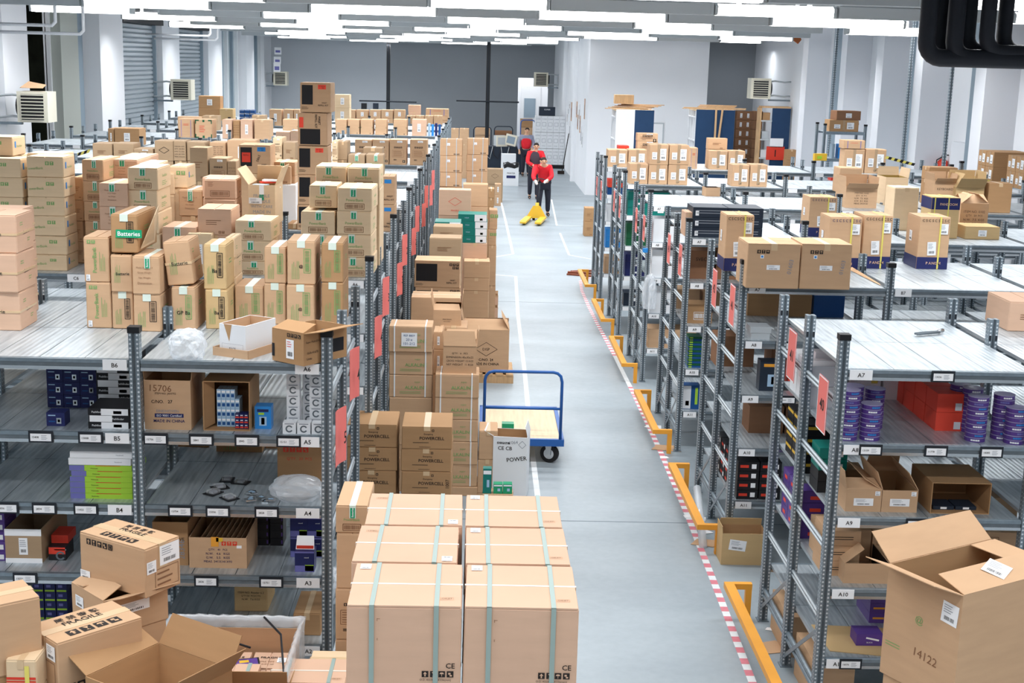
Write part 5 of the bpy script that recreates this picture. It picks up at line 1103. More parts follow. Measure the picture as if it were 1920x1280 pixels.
# film wrapped pallet of cartons
c0, c1, c2 = atz(318, 1152, 1.0), atz(572, 1155, 1.0), atz(574, 1240, 1.0)
yb_, yf_ = c1.y, min(c2.y, c1.y-.1); x0_, x1_ = c0.x, c1.x
pallet((x0_+x1_)/2, (yb_+yf_)/2-.12, x1_-x0_, yb_-yf_+.2, 'wooden pallet under the film wrapped cartons in the foreground')
def wall_film():
    b = MB(); n = 28; z0, z1 = .16, 1.0; y0, y1 = yf_-.22, yb_; x0, x1 = x0_, x1_
    loop = []
    for (xa, ya), (xb, yb) in (((x0, y0), (x1, y0)), ((x1, y0), (x1, y1)), ((x1, y1), (x0, y1)), ((x0, y1), (x0, y0))):
        for i in range(n): loop.append((xa+(xb-xa)*i/n, ya+(yb-ya)*i/n))
    r = random.Random(2); m = len(loop); lv = [(z0, 0), (z1-.06, 0), (z1, .004), (z1+.005, -.02), (z1-.02, -.045), (z1-.05, -.05)]; vs = []
    cx, cy = (x0+x1)/2, (y0+y1)/2
    for z, off in lv:
        for x, y in loop:
            j = r.uniform(-.006, .006); sx = 1+(off+j)/(abs(x-cx)+.2); sy = 1+(off+j)/(abs(y-cy)+.2); vs.append((cx+(x-cx)*sx, cy+(y-cy)*sy, z+r.uniform(-.006, .006)))
    fs = [(k*m+i, k*m+(i+1) % m, (k+1)*m+(i+1) % m, (k+1)*m+i) for k in range(len(lv)-1) for i in range(m)]
    b.add(vs, fs, 'film'); o = b.build('film_wrap', None, True); tag(o, 'crumpled clear stretch film around the foreground pallet load', 'plastic film'); return o
fw = wall_film()
o = openbox(x1_-x0_-.06, yb_-yf_+.16, .80, 'tan', 'tan', (None,)*4); put(o, ((x0_+x1_)/2, (yb_+yf_-.22)/2, .142), 0, 'large open tan carton lining the film wrapped pallet')
def strapx(pts, lab): b = MB(); b.tube(pts, .006, 'black', 6); o = b.build('pallet_strap', None, True); tag(o, lab, 'strap')
xm = (x0_+x1_)/2
strapx([(x0_+.06, yb_-.1, 1.0), (xm-.1, yb_-.2, .97), (xm+.12, yb_-.3, .95)], 'loose black strap crossing the film wrapped load from the left')
strapx([(x1_-.22, yb_-.02, 1.0), (x1_-.1, yb_-.22, .99), (x1_-.02, yf_-.1, .97), (x1_-.005, yf_-.2, .85)], 'loose black strap curving down the right of the film wrapped load')
k = 0
for i in range(3):
    for j in range(2):
        w = (x1_-x0_-.14)/3; c = carton(w-.01, .2, .22, 'item', 'pink', lines=['FRAGILE', 'HANDLE WITH CARE', 'BOILER', 'AVEC SOIN'], tc='dark'); P = faces(w-.01, .2, .22)['T'][0]
        b = MB(); b.text(P, w/2, .13, .022, 'FRAGILE', 'ink', 0, True); b.text(P, w/2, .08, .014, 'HANDLE WITH CARE', 'dark'); b.text(P, w/2, .05, .012, 'AVEC SOIN', 'dark'); b.build('printed_marks', c)
        for lv in range(3):
            o = c if lv == 0 else copy_tree(c); o.location = (x0_+.07+w*(i+.5), yb_-.14-.215*j-.03, .145+.225*lv); tag(o, f'pinkish FRAGILE carton inside the film wrap, {["left","middle","right"][i]}, {["rear","front"][j]} row, {["bottom","middle","top"][lv]} layer', 'box')
zt = .145+.225*3
b = MB(); b.box(-.07, .07, -.05, .05, 0, .055, 'black'); b.rect((Vector((-.07, -.05, .055)), Vector((1, 0, 0)), Vector((0, 1, 0))), .07, .05, .12, .08, 'purple'); b.rect((Vector((-.07, -.05, .0555)), Vector((1, 0, 0)), Vector((0, 1, 0))), .06, .06, .05, .03, 'yellow')
o = b.build('printed_box'); put(o, (xm+.1, yb_-.32, zt), .25, 'small dark box with magenta picture on the film wrapped load')
p = atz(490, 1232, 1.0); o = openbox(.36, .15, .15, 'brown', 'tan', (None, 75, 95, 110), fl=.09, k='item', lines=['FRAGILE', 'BOILER AVEC', '']); put(o, (p.x, yf_-.35, .85), 0, 'narrow open FRAGILE carton at the lower edge of the film wrapped load')
und = under(o, 'tan', 'carton under the narrow open FRAGILE carton')
for a, c, y, lab in ((376, 474, 1266, 'carton top with pale green strap at the bottom edge, left one'), (500, 648, 1256, 'carton top with pale green strap at the bottom edge, right one')):
    zt_ = .92; q0, q1 = atz(a, y+24, zt_), atz(c, y+24, zt_); w = q1.x-q0.x; o = carton(w, .28, .3, 'big', 'pink'); put(o, ((q0.x+q1.x)/2, q0.y+.14, zt_-.3), 0, lab); under(o, 'pink', lab.replace('carton top', 'carton below the one'))
q0, q1 = atz(577, 1251, .9), atz(650, 1251, .9); o = carton(q1.x-q0.x, .2, .28, 'plain', 'pale'); put(o, ((q0.x+q1.x)/2, q0.y+.1, .62), 0, 'pale carton squeezed between film wrap and strapped cartons'); under(o, 'tan', 'carton under the pale squeezed carton')
# ======== right rack tops ========
def SR(*a, **k): return stack(*a, **k)
SR(1397, 1497, [541, 457], .42, 'tan carton with blue dot sticker and handwriting, left of the front pair', 'duo', 'tan', z=ZR)
SR(1498, 1594, [543, 458], .42, 'tan carton with blue dot sticker and handwriting, right of the front pair', 'duo', 'tan', z=ZR)
SR(1356, 1409, [509, 403], .32, 'tall carton with navy foot band and torn film pouch, behind the front pair', [('bluebase', {})], 'tan', z=ZR)
SR(1514, 1566, [444, 370], .36, 'tall carton with navy scrollwork, farthest of the navy footed cartons', [('bluebase', dict(nv=1))], 'tan', z=ZR)
SR(1549, 1611, [506, 407], .36, 'tall carton with navy scrollwork directly behind the front pair', [('bluebase', dict(nv=1))], 'tan', z=ZR)
SR(1613, 1668, [504, 404], .36, 'tall navy footed carton with two tilted sheets, right of the scrollwork carton', [('bluebase', {})], 'tan', z=ZR)
SR(1717, 1776, [505, 407], .36, 'tall navy footed carton standing free on the second right rack', [('bluebase', {})], 'tan', z=ZR)
SR(1741, 1795, [447, 370], .34, 'tan carton with navy top band and yellow straps', 'bluetop', 'yell', z=ZR)
SR(1672, 1719, [424, 352], .34, 'tall pale film wrapped carton on the third right rack', 'plain', 'pale', Y=14.8, z=ZR)
p0, p1 = aty(1797, 425, 14.6), aty(1849, 425, 14.6); h = aty(1820, 378, 14.6).z-ZR-.02
o = openbox(p1.x-p0.x, .34, h, 'tan', 'inner', (35, 35, 40, 40), fl=.16, k='item'); put(o, ((p0.x+p1.x)/2, 14.75, ZR), 0, 'tan carton with peaked open flaps and item print')
SR(1808, 1874, [449, 425], .36, 'low kraft carton with small white label on the third right rack', 'one', 'yell', z=ZR)
p0, p1 = aty(1584, 387, 17.2), aty(1643, 387, 17.2); h = aty(1610, 352, 17.2).z-ZR
o = openbox(p1.x-p0.x, .5, h, 'tan', 'inner', (150, 85, 95, 95), fl=.14, k='item'); put(o, ((p0.x+p1.x)/2, 17.45, ZR), 0, 'crumpled open carton with item print and raised rear flap')
SR(1572, 1614, [362, 315], .36, 'tan carton with round dark emblem on its front', 'one', 'tan', z=ZR)
p0, p1 = aty(1660, 374, 17.6), aty(1702, 374, 17.6); h = aty(1680, 333, 17.6).z-ZR
o = openbox(p1.x-p0.x, .42, h, 'pale', 'olive', (None, 110, None, 100), fl=.12); put(o, ((p0.x+p1.x)/2, 17.85, ZR), 0, 'pale open carton with olive inside on the fourth right rack')
b = MB(); b.tube([(-.12, 0, .02), (-.04, -.03, .012), (.05, 0, .012), (.1, .06, .03), (.09, .09, .08)], .012, 'steeldark'); q = b.build('cable_hook', None, True); p = atz(1666, 384, ZR); put(q, (p.x, p.y, ZR), 0, 'grey bent hook lying beside the pale open carton', 'hook')
for i, (a, c) in enumerate(((1581, 1620), (1621, 1660))): SR(a, c, [319, 280], .32, f'labelled tan carton of the far right pair, {["left","right"][i]}', 'two', 'tan', Y=23.3, z=ZR)
SR(1581, 1622, [279, 263], .3, 'tan carton with violet stripes lying on the far labelled pair', 'purp', 'tan', Y=23.3)
for i, (a, c, ys) in enumerate(((1179, 1214, [345, 307]), (1215, 1251, [345, 309, 271]), (1252, 1289, [346, 309, 272]))):
    SR(a, c, ys, .36, f'labelled tan carton near the rack end, {["left","middle","right"][i]} column', 'two', 'tan', Y=20.0, z=ZR, wob=.4)
for i, (a, c) in enumerate(((1139, 1176), (1177, 1212))): SR(a, c, [319, 281], .4, f'labelled tan carton at the far rack end, {["left","right"][i]}', 'two', 'tan', Y=23.3, z=ZR)
SR(1292, 1307, [318, 277], .3, 'narrow carton with violet stripe behind the labelled cartons', 'purp', 'tan', Y=23.35, z=ZR)
for i, (a, c) in enumerate(((1329, 1363), (1364, 1396))): SR(a, c, [320, 283], .36, f'labelled tan carton of the middle pair on the farthest rack, {["left","right"][i]}', 'two', 'tan', Y=23.3, z=ZR)
for i, (a, c) in enumerate(((1371, 1404), (1405, 1438))): SR(a, c, [347, 309], .36, f'labelled tan carton of the middle pair one rack nearer, {["left","right"][i]}', 'two', 'tan', Y=20.0, z=ZR)
for r_ in range(3): SR(1325, 1362, [309, 280, 259], .2, f'long plain carton row behind the middle pair, {["front","middle","rear"][r_]}', 'ptxt', 'tan', Y=23.72+.21*r_, z=ZR)
SR(1193, 1232, [308, 284, 265, 250], .3, 'long carton with symbol row behind the labelled cartons', 'sym', 'tan', Y=24.1, z=ZR)
SR(1158, 1178, [309, 280, 273], .3, 'low red topped box at the far rack end', 'plain', 'red', Y=24.15, z=ZR, notape=1)
for i, (a, c) in enumerate(((1297, 1362), (1363, 1429))):
    for j in range(3):
        p0, p1 = aty(a, 448, 13.75), aty(c, 448, 13.75); hh = .105
        small((p0.x+p1.x)/2, 13.75+.22, ZR+j*hh, p1.x-p0.x-.004, .42, hh-.003, 'bluedk' if False else 'navyblack', f'dark flat media box, {"left" if i == 0 else "right"} column, {ORD[2-j]}', 'dark flat media boxes on the third right rack', name='media_box', art=lambda b, P, w, h: (b.lines(P, w*.5, h*.55, w*.8, h*.5, 2, 'greyink'), b.rect(P, w*.12, h*.4, w*.1, h*.5, 'paper')))
SR(1283, 1297, [450, 398], .3, 'tan carton with film at the left end of the dark media boxes', 'plain', 'pink', Y=13.8, z=ZR)
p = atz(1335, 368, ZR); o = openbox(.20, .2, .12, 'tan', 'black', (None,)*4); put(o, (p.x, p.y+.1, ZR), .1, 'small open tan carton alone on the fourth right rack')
SR(1888, 1976, [622, 566], .42, 'pinkish carton at the right picture edge on the nearest rack', 'ptxt', 'pink', z=ZR)
# keyboard carton group
SR(1738, 1792, [358, 338, 314], .3, 'brown carton on top of the keyboard carton', 'plain', 'brown', Y=17.9, z=ZR)
p0, p1 = aty(1750, 376, 17.1), aty(1790, 376, 17.1); o = openbox(p1.x-p0.x, .4, aty(1770, 340, 17.1).z-ZR, 'tan', 'inner', (150, 100, 100, 100), fl=.1, k='item', lines=['KEYBOARD', '']); put(o, ((p0.x+p1.x)/2, 17.3, ZR), 0, 'open KEYBOARD carton with plastic packs inside'); bag((o.location.x, 17.3, ZR+.13), (.09, .12, .08), 'clear plastic packs in the KEYBOARD carton', 'film', 5)
p0, p1 = aty(1793, 380, 16.95), aty(1846, 380, 16.95); o = openbox(p1.x-p0.x, .4, aty(1820, 352, 16.95).z-ZR, 'yell', 'pale', (140, 80, 60, 95), fl=.2); put(o, ((p0.x+p1.x)/2, 17.2, ZR), 0, 'low open carton with wide pale flaps on the fourth right rack')
SR(1852, 1897, [376, 344], .35, 'brown open topped carton right of the pale flapped carton', 'plain', 'brown', Y=17.0, z=ZR)
# tools and scraps on the tops
e = empty('bolt_cutter', tuple(atz(1743, 628, ZR)), .35); e.scale = (1.35,)*3; tag(e, 'steel bolt cutter lying on the nearest right rack top', 'tool')
b = MB(); b.tube([(-.09, .0, .012), (-.02, .012, .012), (.06, .012, .012)], .006, 'steeldark'); b.build('upper_handle', e, True); b = MB(); b.tube([(-.09, -.015, .012), (-.02, -.008, .012), (.06, 0, .012)], .006, 'steeldark'); b.build('lower_handle', e, True); b = MB(); b.tube([(.06, .006, .014), (.075, .02, .016), (.1, .025, .014)], .011, 'silver'); b.build('jaw', e, True)
p, q = atz(1594, 507, ZR), atz(1656, 536, ZR); b = MB(); b.slab((p.x, p.y, ZR+.003), (q.x-.02, q.y-.0, ZR+.003), (q.x, q.y+.1, ZR+.003), (p.x+.02, p.y+.12, ZR+.03), .004, 'tan'); tag(b.build('cardboard_sheet'), 'loose strip of cardboard on the second right rack top', 'cardboard')
p = atz(1380, 398, ZR); bag((p.x, p.y, ZR), (.35, .16, .02), 'flat clear film lying on the third right rack top', 'film', 21)
p = atz(1550, 425+5, ZR); bag((p.x-1.0, p.y+.3, ZR), (.2, .12, .015), 'small flat film beside the dark media boxes', 'film', 22)
# small rack and carton rack by the right wall
def mini(name, x0, x1, y0, y1, zs, H, lab):
    e = empty(name, (x0, y0, 0)); tag(e, lab, 'shelving rack')
    for x in (0, x1-x0):
        for y in (0, y1-y0): q = inst(PM, 'upright', e, (x, y, 0)); q.scale = (1, 1, H/2.45); inst(CM, 'upright_cap', q, (0, 0, 0))
    for z in zs: b = MB(); b.box(.03, x1-x0-.03, -.02, y1-y0+.02, z-.02, z, 'deck'); b.box(.03, x1-x0-.03, -.03, -.02, z-.065, z, 'steel'); b.box(.03, x1-x0-.03, y1-y0+.02, y1-y0+.03, z-.065, z, 'steel'); b.build('shelf', e)
    return e
Ym = 30; xa, xb = aty(1546, 250, Ym).x, aty(1622, 250, Ym).x; zt = aty(1580, 247, Ym).z
mini('shelving_rack', xa, xb, Ym, Ym+.7, [zt, zt-.6, zt-1.1, zt-1.7], zt+.15, 'tall narrow steel rack beside the right wall')
p0, p1 = aty(1556, 246, Ym), aty(1611, 246, Ym); o = carton(p1.x-p0.x, .45, .25, 'two', 'brown'); put(o, ((p0.x+p1.x)/2, Ym+.3, zt), 0, 'brown labelled carton on the tall narrow rack')
p0, p1 = aty(1568, 226, Ym), aty(1615, 226, Ym); o = carton(p1.x-p0.x, .4, .2, 'one', 'dark'); put(o, ((p0.x+p1.x)/2, Ym+.3, zt+.256), .1, 'dark brown open carton topmost on the tall narrow rack')
for i in range(4): small(xa+.25+.14*i, Ym+.2, zt-.6, .06, .25, .32, ['bluesteel', 'blue', 'greyplastic', 'blue'][i], f'{["steel blue","bright blue","grey","second bright blue"][i]} binder on the tall narrow rack', name='binder', cat='binder')
small(xa+.5, Ym+.25, zt-1.1, .5, .3, .06, 'red', 'flat red box on the middle shelf of the tall narrow rack')
Xm = 8.3; ya, yb = 19.6, 22.9; zt2 = 2.32
e = mini('shelving_rack', 8.25, 8.95, 19.75, 22.75, [zt2, 1.6, .9], 2.55, 'steel rack along the right wall carrying labelled brown cartons')
for i in range(2):
    for j in range(2):
        for k in range(2):
            y = 21.95-1.25*i-.34*j; o = carton(.33, .62, .24, 'eight' if False else 'two', 'brown'); o.rotation_euler.z = -PI/2; put(o, (8.6, y, zt2+.243*k), -PI/2, f'brown labelled carton on the wall rack, {["farther","nearer"][i]} block, {["far","near"][j]} half, {["lower","upper"][k]} layer')
def hazard(p, q, lab):
    b = MB(); d = q-p; L = d.length; d /= L; n = int(L/.05); up = Vector((0, 0, .05))
    for i in range(n):
        a_, c_ = p+d*(L*i/n), p+d*(L*(i+1)/n); b.quad(a_, c_, c_+up+d*.03, a_+up+d*.03, 'black' if i % 2 else 'strapyellow')
    tag(b.build('hazard_tape'), lab, 'tape')
hazard(aty(1659, 297, 23.1), aty(1713, 311, 23.1), 'yellow and black hazard tape strung between two far right uprights')
hazard(aty(1794, 327, 19.6), aty(1853, 344, 19.6), 'yellow and black hazard tape strung in front of the wall rack')
hazard(aty(128, 298, 21.9), aty(167, 286, 21.9), 'yellow and black hazard tape at the far left between uprights')
# fire extinguisher
y = 26.4; x = aty(1698, 315, y).x; e = empty('fire_extinguisher', (9.19, y, 1.9)); tag(e, 'red fire extinguisher hanging on the right wall behind hazard tape', 'fire extinguisher')
b = MB(); b.cyl((0, 0, 0), (0, 0, .42), .1, 'red', 20); b.cyl((0, 0, .42), (0, 0, .48), .1, 'red', 20, .04); b.build('cylinder', e, True); b = MB(); b.cyl((0, 0, .48), (0, 0, .54), .03, 'black'); b.box(-.02, .12, -.015, .015, .54, .56, 'black'); b.build('valve', e); b = MB(); b.tube([(0, 0, .52), (-.12, 0, .45), (-.13, 0, .2)], .012, 'black'); b.build('hose', e, True)
p = aty(1537, 292, 23.0); b = MB(); b.box(-.12, .12, -.03, .03, 0, .12, 'yellow'); b.box(-.07, .02, -.034, -.03, .03, .08, 'lime'); o = b.build('yellow_pouch'); put(o, (p.x, 22.98, p.z-.08), .3, 'yellow pouch hung on an upright at the far right', 'pouch')
# ======== goods on the right shelves ========
def disc_stack(px, py, Y, z, n, lab, r=.062):
    p = aty(px, py, Y)
    for i in range(n):
        b = MB(); b.cyl((0, 0, 0), (0, 0, .024), r, 'purple', 20); b.cyl((0, 0, .024), (0, 0, .0275), r*1.03, 'clearcase', 20)
        m = ['paper', 'blue', 'violet'][i % 3]; a0 = i*1.1
        for k in range(4): a = -2.3+a0 % .8+k*.22; b.quad(*[Vector((math.cos(t)*r*1.008, math.sin(t)*r*1.008, zz)) for t, zz in ((a, .007), (a+.2, .007), (a+.2, .017), (a, .017))], m)
        o = b.build('disc_spindle', None, False); o.location = (p.x+random.uniform(-.002, .002), Y+r, z+i*.028); tag(o, f'{lab}, {ORD[n-1-i] if n-1-i < 12 else "lowest"} of its stack', 'disc pack', 'violet disc packs stacked on shelf A8')
mat('clearcase', 'a9a2c4', .2); mat('navyblack', '252f3d', .45)
Z = [2.28, 1.82, 1.36, .90, .44]
for i, (x, Y, n, l) in enumerate(((1594, 7.72, 11, 'left front column'), (1636, 7.72, 8, 'second front column'), (1600, 7.95, 10, 'left rear column'), (1640, 8.0, 9, 'second rear column'),
        (1836, 7.74, 10, 'right group first column'), (1884, 7.80, 10, 'right group second column'), (1910, 7.70, 8, 'right group nearest column'), (1800, 8.05, 10, 'right group rear left column'), (1824, 7.95, 10, 'right group middle rear column'))):
    disc_stack(x, 810, Y, Z[1], n, f'violet disc pack, {l}')
for i in range(2):
    for j in range(4): small(aty(1752+24, 765, 8.05).x-.0, 8.3+j*.22-.2, Z[1]+i*.12, .17, .21, .118, 'redbright', f'red box on shelf A8, {["lower","upper"][i]} layer, {RWORD[j]} from the front', 'red boxes on shelf A8', art=lambda b, P, w, h: b.rect(P, w*.8, h*.3, w*.25, h*.4, 'paper'))
for i in range(3): small(2.42+.24*i, 8.9, Z[1], .22, .25, .32, 'white', f'white printed carton at the rear of shelf A8, {["left","middle","right"][i]}', art=lambda b, P, w, h: (b.lines(P, w*.5, h*.6, w*.7, h*.3, 4, 'greyink'), b.rect(P, w*.8, h*.4, w*.2, h*.1, 'strapyellow')))
lab2 = lambda w, h, P, o: (label_part(P, w*.5, h*.45, w*.55, h*.34, o), label_part(P, w*.88, h*.85, w*.14, h*.2, o, nm='small_label'))
for i, (a, c) in enumerate(((1585, 1652), (1653, 1720))):
    p0, p1 = aty(a, 955, 7.75), aty(c, 955, 7.75); w = p1.x-p0.x; o = openbox(w, .42, .14, 'tan', 'brown', ((20, 175, 100, 30) if i == 0 else (None, 80, 110, 60)), fl=.12); put(o, ((p0.x+p1.x)/2, 7.97, Z[2]), 0, f'tan carton with barcode label on shelf A9, {["left one","right one with raised flap"][i]}'); lab2(w, .14, faces(w, .42, .14)['F'][0], o)
def sidebox2(x0, x1, y, hpx, z, Y, d, lab, m='brown'):
    p0, p1 = aty(x0, y, Y), aty(x1, y, Y); w = p1.x-p0.x; h = aty(x0, y-hpx, Y).z-p0.z; b = MB(); t = .005
    b.box(-w/2, w/2, 0, d, 0, t, m); b.box(-w/2, w/2, 0, d, h-t, h, m); b.box(-w/2, -w/2+t, 0, d, t, h-t, m); b.box(w/2-t, w/2, 0, d, t, h-t, m); b.box(-w/2, w/2, d-t, d, 0, h, m)
    o = b.build('open_cardboard_box'); put(o, ((p0.x+p1.x)/2, Y, z), 0, lab); return o, w, h
o, w, h = sidebox2(1744, 1855, 957, 58, Z[2], 7.75, .4, 'carton lying on its side with dark discs inside on shelf A9')
for i in range(2): small(o.location.x-.08+.14*i, 7.88, Z[2]+.006, .13, .14, .022, 'navyblack', f'dark flat media case in the lying carton, {["left","right"][i]}', name='media_case', art=lambda b, P, w, h: b.rect(P, w*.5, h*.5, w*.3, h*.6, 'paper'))
for j in range(3):
    for i in range(3): small(2.95+.34*i, 8.9-.0, Z[3]+.0, .33, .3, .24, 'tan', f'printed carton at the rear of shelf A10, {RWORD[i]} from the left', art=lambda b, P, w, h: (b.frame(P, w*.3, h*.7, w*.4, h*.3, 'dark'), b.text(P, w*.5, h*.25, h*.12, 'BOOMBOX', 'ink'))) if j == 0 else None
for i in range(4): small(2.42+.33*i, 8.25, Z[3], .32, .3, .22, 'tan', f'printed carton in the second row of shelf A10, {RWORD[i]} from the left', art=lambda b, P, w, h: (b.frame(P, w*.3, h*.7, w*.4, h*.3, 'dark'), b.text(P, w*.5, h*.25, h*.12, 'BLACK', 'ink')))
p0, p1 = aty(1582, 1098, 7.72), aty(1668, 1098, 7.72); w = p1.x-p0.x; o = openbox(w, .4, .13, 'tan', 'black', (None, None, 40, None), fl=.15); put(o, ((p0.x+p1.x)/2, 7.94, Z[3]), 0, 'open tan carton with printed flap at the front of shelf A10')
p = aty(1634, 1196, 7.8); small(p.x, 7.9, Z[4]+.006, .17, .14, .075, 'purple', 'purple box lying on the cardboard sheet of shelf A11', art=lambda b, P, w, h: (b.rect(P, w*.6, h*.6, w*.5, h*.15, 'paper', -.2), b.text(P, w*.5, h*.3, h*.12, 'BLACK', 'paper')))
b = MB(); b.slab((2.27, 7.75, Z[4]+.001), (2.75, 7.66, Z[4]+.001), (2.85, 8.1, Z[4]+.001), (2.25, 8.15, Z[4]+.001), .004, 'yell'); tag(b.build('cardboard_sheet'), 'sheet of cardboard lying on shelf A11', 'cardboard')
pc = 0
for i in range(3):
    for j in range(4): small(2.72+.16*i if i < 2 else 3.04, 8.35+.0, Z[4]+.07*j, .15, .3, .068, 'purple', f'purple box at the rear of shelf A11, column {RWORD[i]}, {RWORD[j]} from below', 'purple boxes on shelf A11', art=lambda b, P, w, h: b.rect(P, w*.4, h*.5, w*.5, h*.2, 'orange'))
# seen through the open rack end
for lvl, z, m, art, lab in ((2, Z[2], 'black', lambda b, P, w, h: b.rect(P, w*.5, h*.7, w*.9, h*.25, 'yellow'), 'black and yellow box'), (3, Z[3], 'purple', lambda b, P, w, h: b.rect(P, w*.5, h*.4, w*.4, h*.3, 'redbright'), 'violet and red box'), (1, Z[1], 'white', None, 'white carton')):
    for j in range(4 if lvl > 1 else 2):
        for i in range(3):
            hh = .085 if lvl > 1 else .14; o = small(2.32, 8.62+.19*i, z+hh*j, .19, .18, hh-.003, m, f'{lab} seen through the nearest right rack end, {RWORD[i]} along, {RWORD[j]} from below', f'{lab}es at the nearest right rack end', art=art)
            P = (Vector((-.0955, .09, 0)), Vector((0, -1, 0)), Vector((0, 0, 1)))
            if art: b = MB(); art(b, P, .18, hh); b.build('printed_side', o)
for j in range(4): small(2.30, 8.22, Z[2]+.075*j, .18, .2, .072, 'teal' if j > 1 else 'black', f'{"teal" if j > 1 else "black"} box behind the nearest right upright on shelf A9, {RWORD[j]} from below', art=lambda b, P, w, h: b.rect(P, w*.7, h*.4, w*.3, h*.4, 'paper'))
for j in range(3): small(2.33, 8.0+.0, Z[3]+.0+.1*j, .22, .28, .098, 'tan', f'tan carton at the front left of shelf A10, {RWORD[j]} from below', art=lambda b, P, w, h: b.lines(P, w*.5, h*.5, w*.6, h*.3, 2, 'ink'))
for i in range(2): small(2.34, 8.1+.75*i, 0, .26, .5, .3, 'tan', f'plain carton on the floor inside the nearest right rack end, {["front","rear"][i]}')
# farther right racks: goods near the aisle end
Y1, Y2, Y3, Y4, Y5 = RYs[1:]
def art_dvd(b, P, w, h): b.rect(P, w*.75, h*.5, w*.22, h*.5, 'paper'); b.rect(P, w*.3, h*.5, w*.4, h*.3, 'red')
for i in range(2):
    for j in range(4): small(2.33+.19*i, Y1+.16, Z[4]+.083*j, .18, .25, .08, 'black', f'black boxed drive on shelf A11 of the second right rack, {["left","right"][i]}, {RWORD[j]} from below', 'black boxed drives', art=art_dvd)
for i in range(3):
    for j in range(4): o = small(2.33, Y1+.45+.22*i, Z[4]+.083*j, .2, .2, .08, 'black', f'black boxed drive deeper in the second right rack, {RWORD[i]} along, {RWORD[j]} from below', 'black boxed drives'); b = MB(); art_dvd(b, (Vector((-.1005, .1, 0)), Vector((0, -1, 0)), Vector((0, 0, 1))), .2, .08); b.build('printed_side', o)
small(2.36, Y1+.15, Z[1]+.0, .15, .2, .05, 'greyplastic', 'grey flat box on shelf A8 of the second right rack, lower one'); small(2.36, Y1+.15, Z[1]+.052, .17, .2, .05, 'greyplastic', 'grey flat box on shelf A8 of the second right rack, upper one')
p = aty(1450, 738, 10.75); small(p.x, 10.9, Z[2], .21, .12, .26, 'navyblack', 'dark blue boxed game helmet on shelf A9 of the second right rack', art=lambda b, P, w, h: (b.rect(P, w*.5, h*.85, w*.7, h*.1, 'orange'), b.rect(P, w*.55, h*.35, w*.45, h*.4, 'skyblue'), b.rect(P, w*.6, h*.35, w*.25, h*.25, 'darkblue')))
p = aty(1494, 735, 10.8); small(p.x, 10.95, Z[2], .12, .12, .24, 'red', 'red box beside the boxed game helmet')
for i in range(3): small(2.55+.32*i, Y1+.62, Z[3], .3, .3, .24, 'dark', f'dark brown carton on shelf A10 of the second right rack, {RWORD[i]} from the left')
for i in range(3): small(2.36+.5*i, Y1+1.2, Z[0]-.92+.0, .34, .3, .28, 'dark', f'dark carton at the rear of shelf A9 in the second right rack, {RWORD[i]} from the left')
for i in range(3): small(2.6+.3*i, Y1+1.25, Z[1], .28, .25, .2, 'brown' if i < 2 else 'darkblue', f'{"brown" if i < 2 else "dark blue"} carton at the rear of shelf A8 in the second right rack, {RWORD[i]} from the left')
# row three
for j in range(14): small(2.32, Y2+.15, Z[3]+.024*j, .14, .2, .022, 'deepgreen' if j % 2 else 'darkblue', f'thin green and blue case, third right rack, {(RWORD+["thirteenth","fourteenth"])[j]} from below', 'thin green and blue cases', name='media_case', art=lambda b, P, w, h: b.rect(P, w*.2, h*.5, w*.25, h*.6, 'lime'))
p = aty(1295, 772, Y2+.05); small(p.x, Y2+.16, Z[4], .19, .15, .26, 'darkblue', 'white and blue boxed joystick on shelf A11 of the third right rack', art=lambda b, P, w, h: (b.rect(P, w*.25, h*.5, w*.48, h*.96, 'white'), b.rect(P, w*.3, h*.25, w*.2, h*.2, 'navy'), b.rect(P, w*.8, h*.55, w*.15, h*.7, 'lime')))
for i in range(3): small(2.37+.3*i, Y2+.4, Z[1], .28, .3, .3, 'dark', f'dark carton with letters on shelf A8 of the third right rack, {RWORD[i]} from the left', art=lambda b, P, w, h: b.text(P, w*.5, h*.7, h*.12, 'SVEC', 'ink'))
small(2.37, Y2+.3, Z[2], .26, .3, .2, 'brown', 'brown carton with barcode on shelf A9 of the third right rack', art=lambda b, P, w, h: b.barcode(P, w*.5, h*.4, w*.5, h*.4, 'paper'))
for i in range(2): small(2.37+.3*i, Y2+1.15, Z[2], .26, .3, .22, 'tan', f'tan carton at the rear of shelf A9 in the third right rack, {RWORD[i]} from the left')
# rows four to six, seen as slivers
for k, (Y, spec) in enumerate(((Y3, [(1, 'white', .3, .3), (2, 'white', .34, .36), (3, 'white', .3, .3), (4, 'tan', .3, .25)]), (Y4, [(1, 'teal', .3, .35), (2, 'deepgreen', .34, .34), (3, 'navy', .3, .33), (4, 'navyblack', .3, .2)]), (Y5, [(1, 'darkblue', .3, .12), (2, 'white', .3, .28), (3, 'blue', .28, .32), (4, 'tan', .3, .3)]))):
    for lv, m, w, h in spec:
        n = 3 if m in ('teal', 'deepgreen', 'navy', 'blue') else 1
        for j in range(n):
            for i in range(2): small(RX0+.06+w/2+(w+.02)*i, Y+.22, Z[lv]+j*h/n, w, .36, h/n-.003, m, f'{dict(white="white",tan="tan",teal="teal",deepgreen="dark green",navy="navy",navyblack="black",darkblue="deep blue",blue="bright blue")[m]} box on shelf A{7+lv} of the {NW[3+k]} right rack, {["left","right"][i]}'+(f', {RWORD[j]} from below' if n > 1 else ''), art=lambda b, P, w, h: b.rect(P, w*.6, h*.5, w*.3, h*.25, 'paper'))
for j in range(2): small(2.38, Y5+.2, Z[1]+.125+.07*j, .26, .3, .068, 'redbright', f'red and white box in the sixth right rack, {["lower","upper"][j]}', art=lambda b, P, w, h: b.rect(P, w*.5, h*.5, w*.5, h*.4, 'paper'))
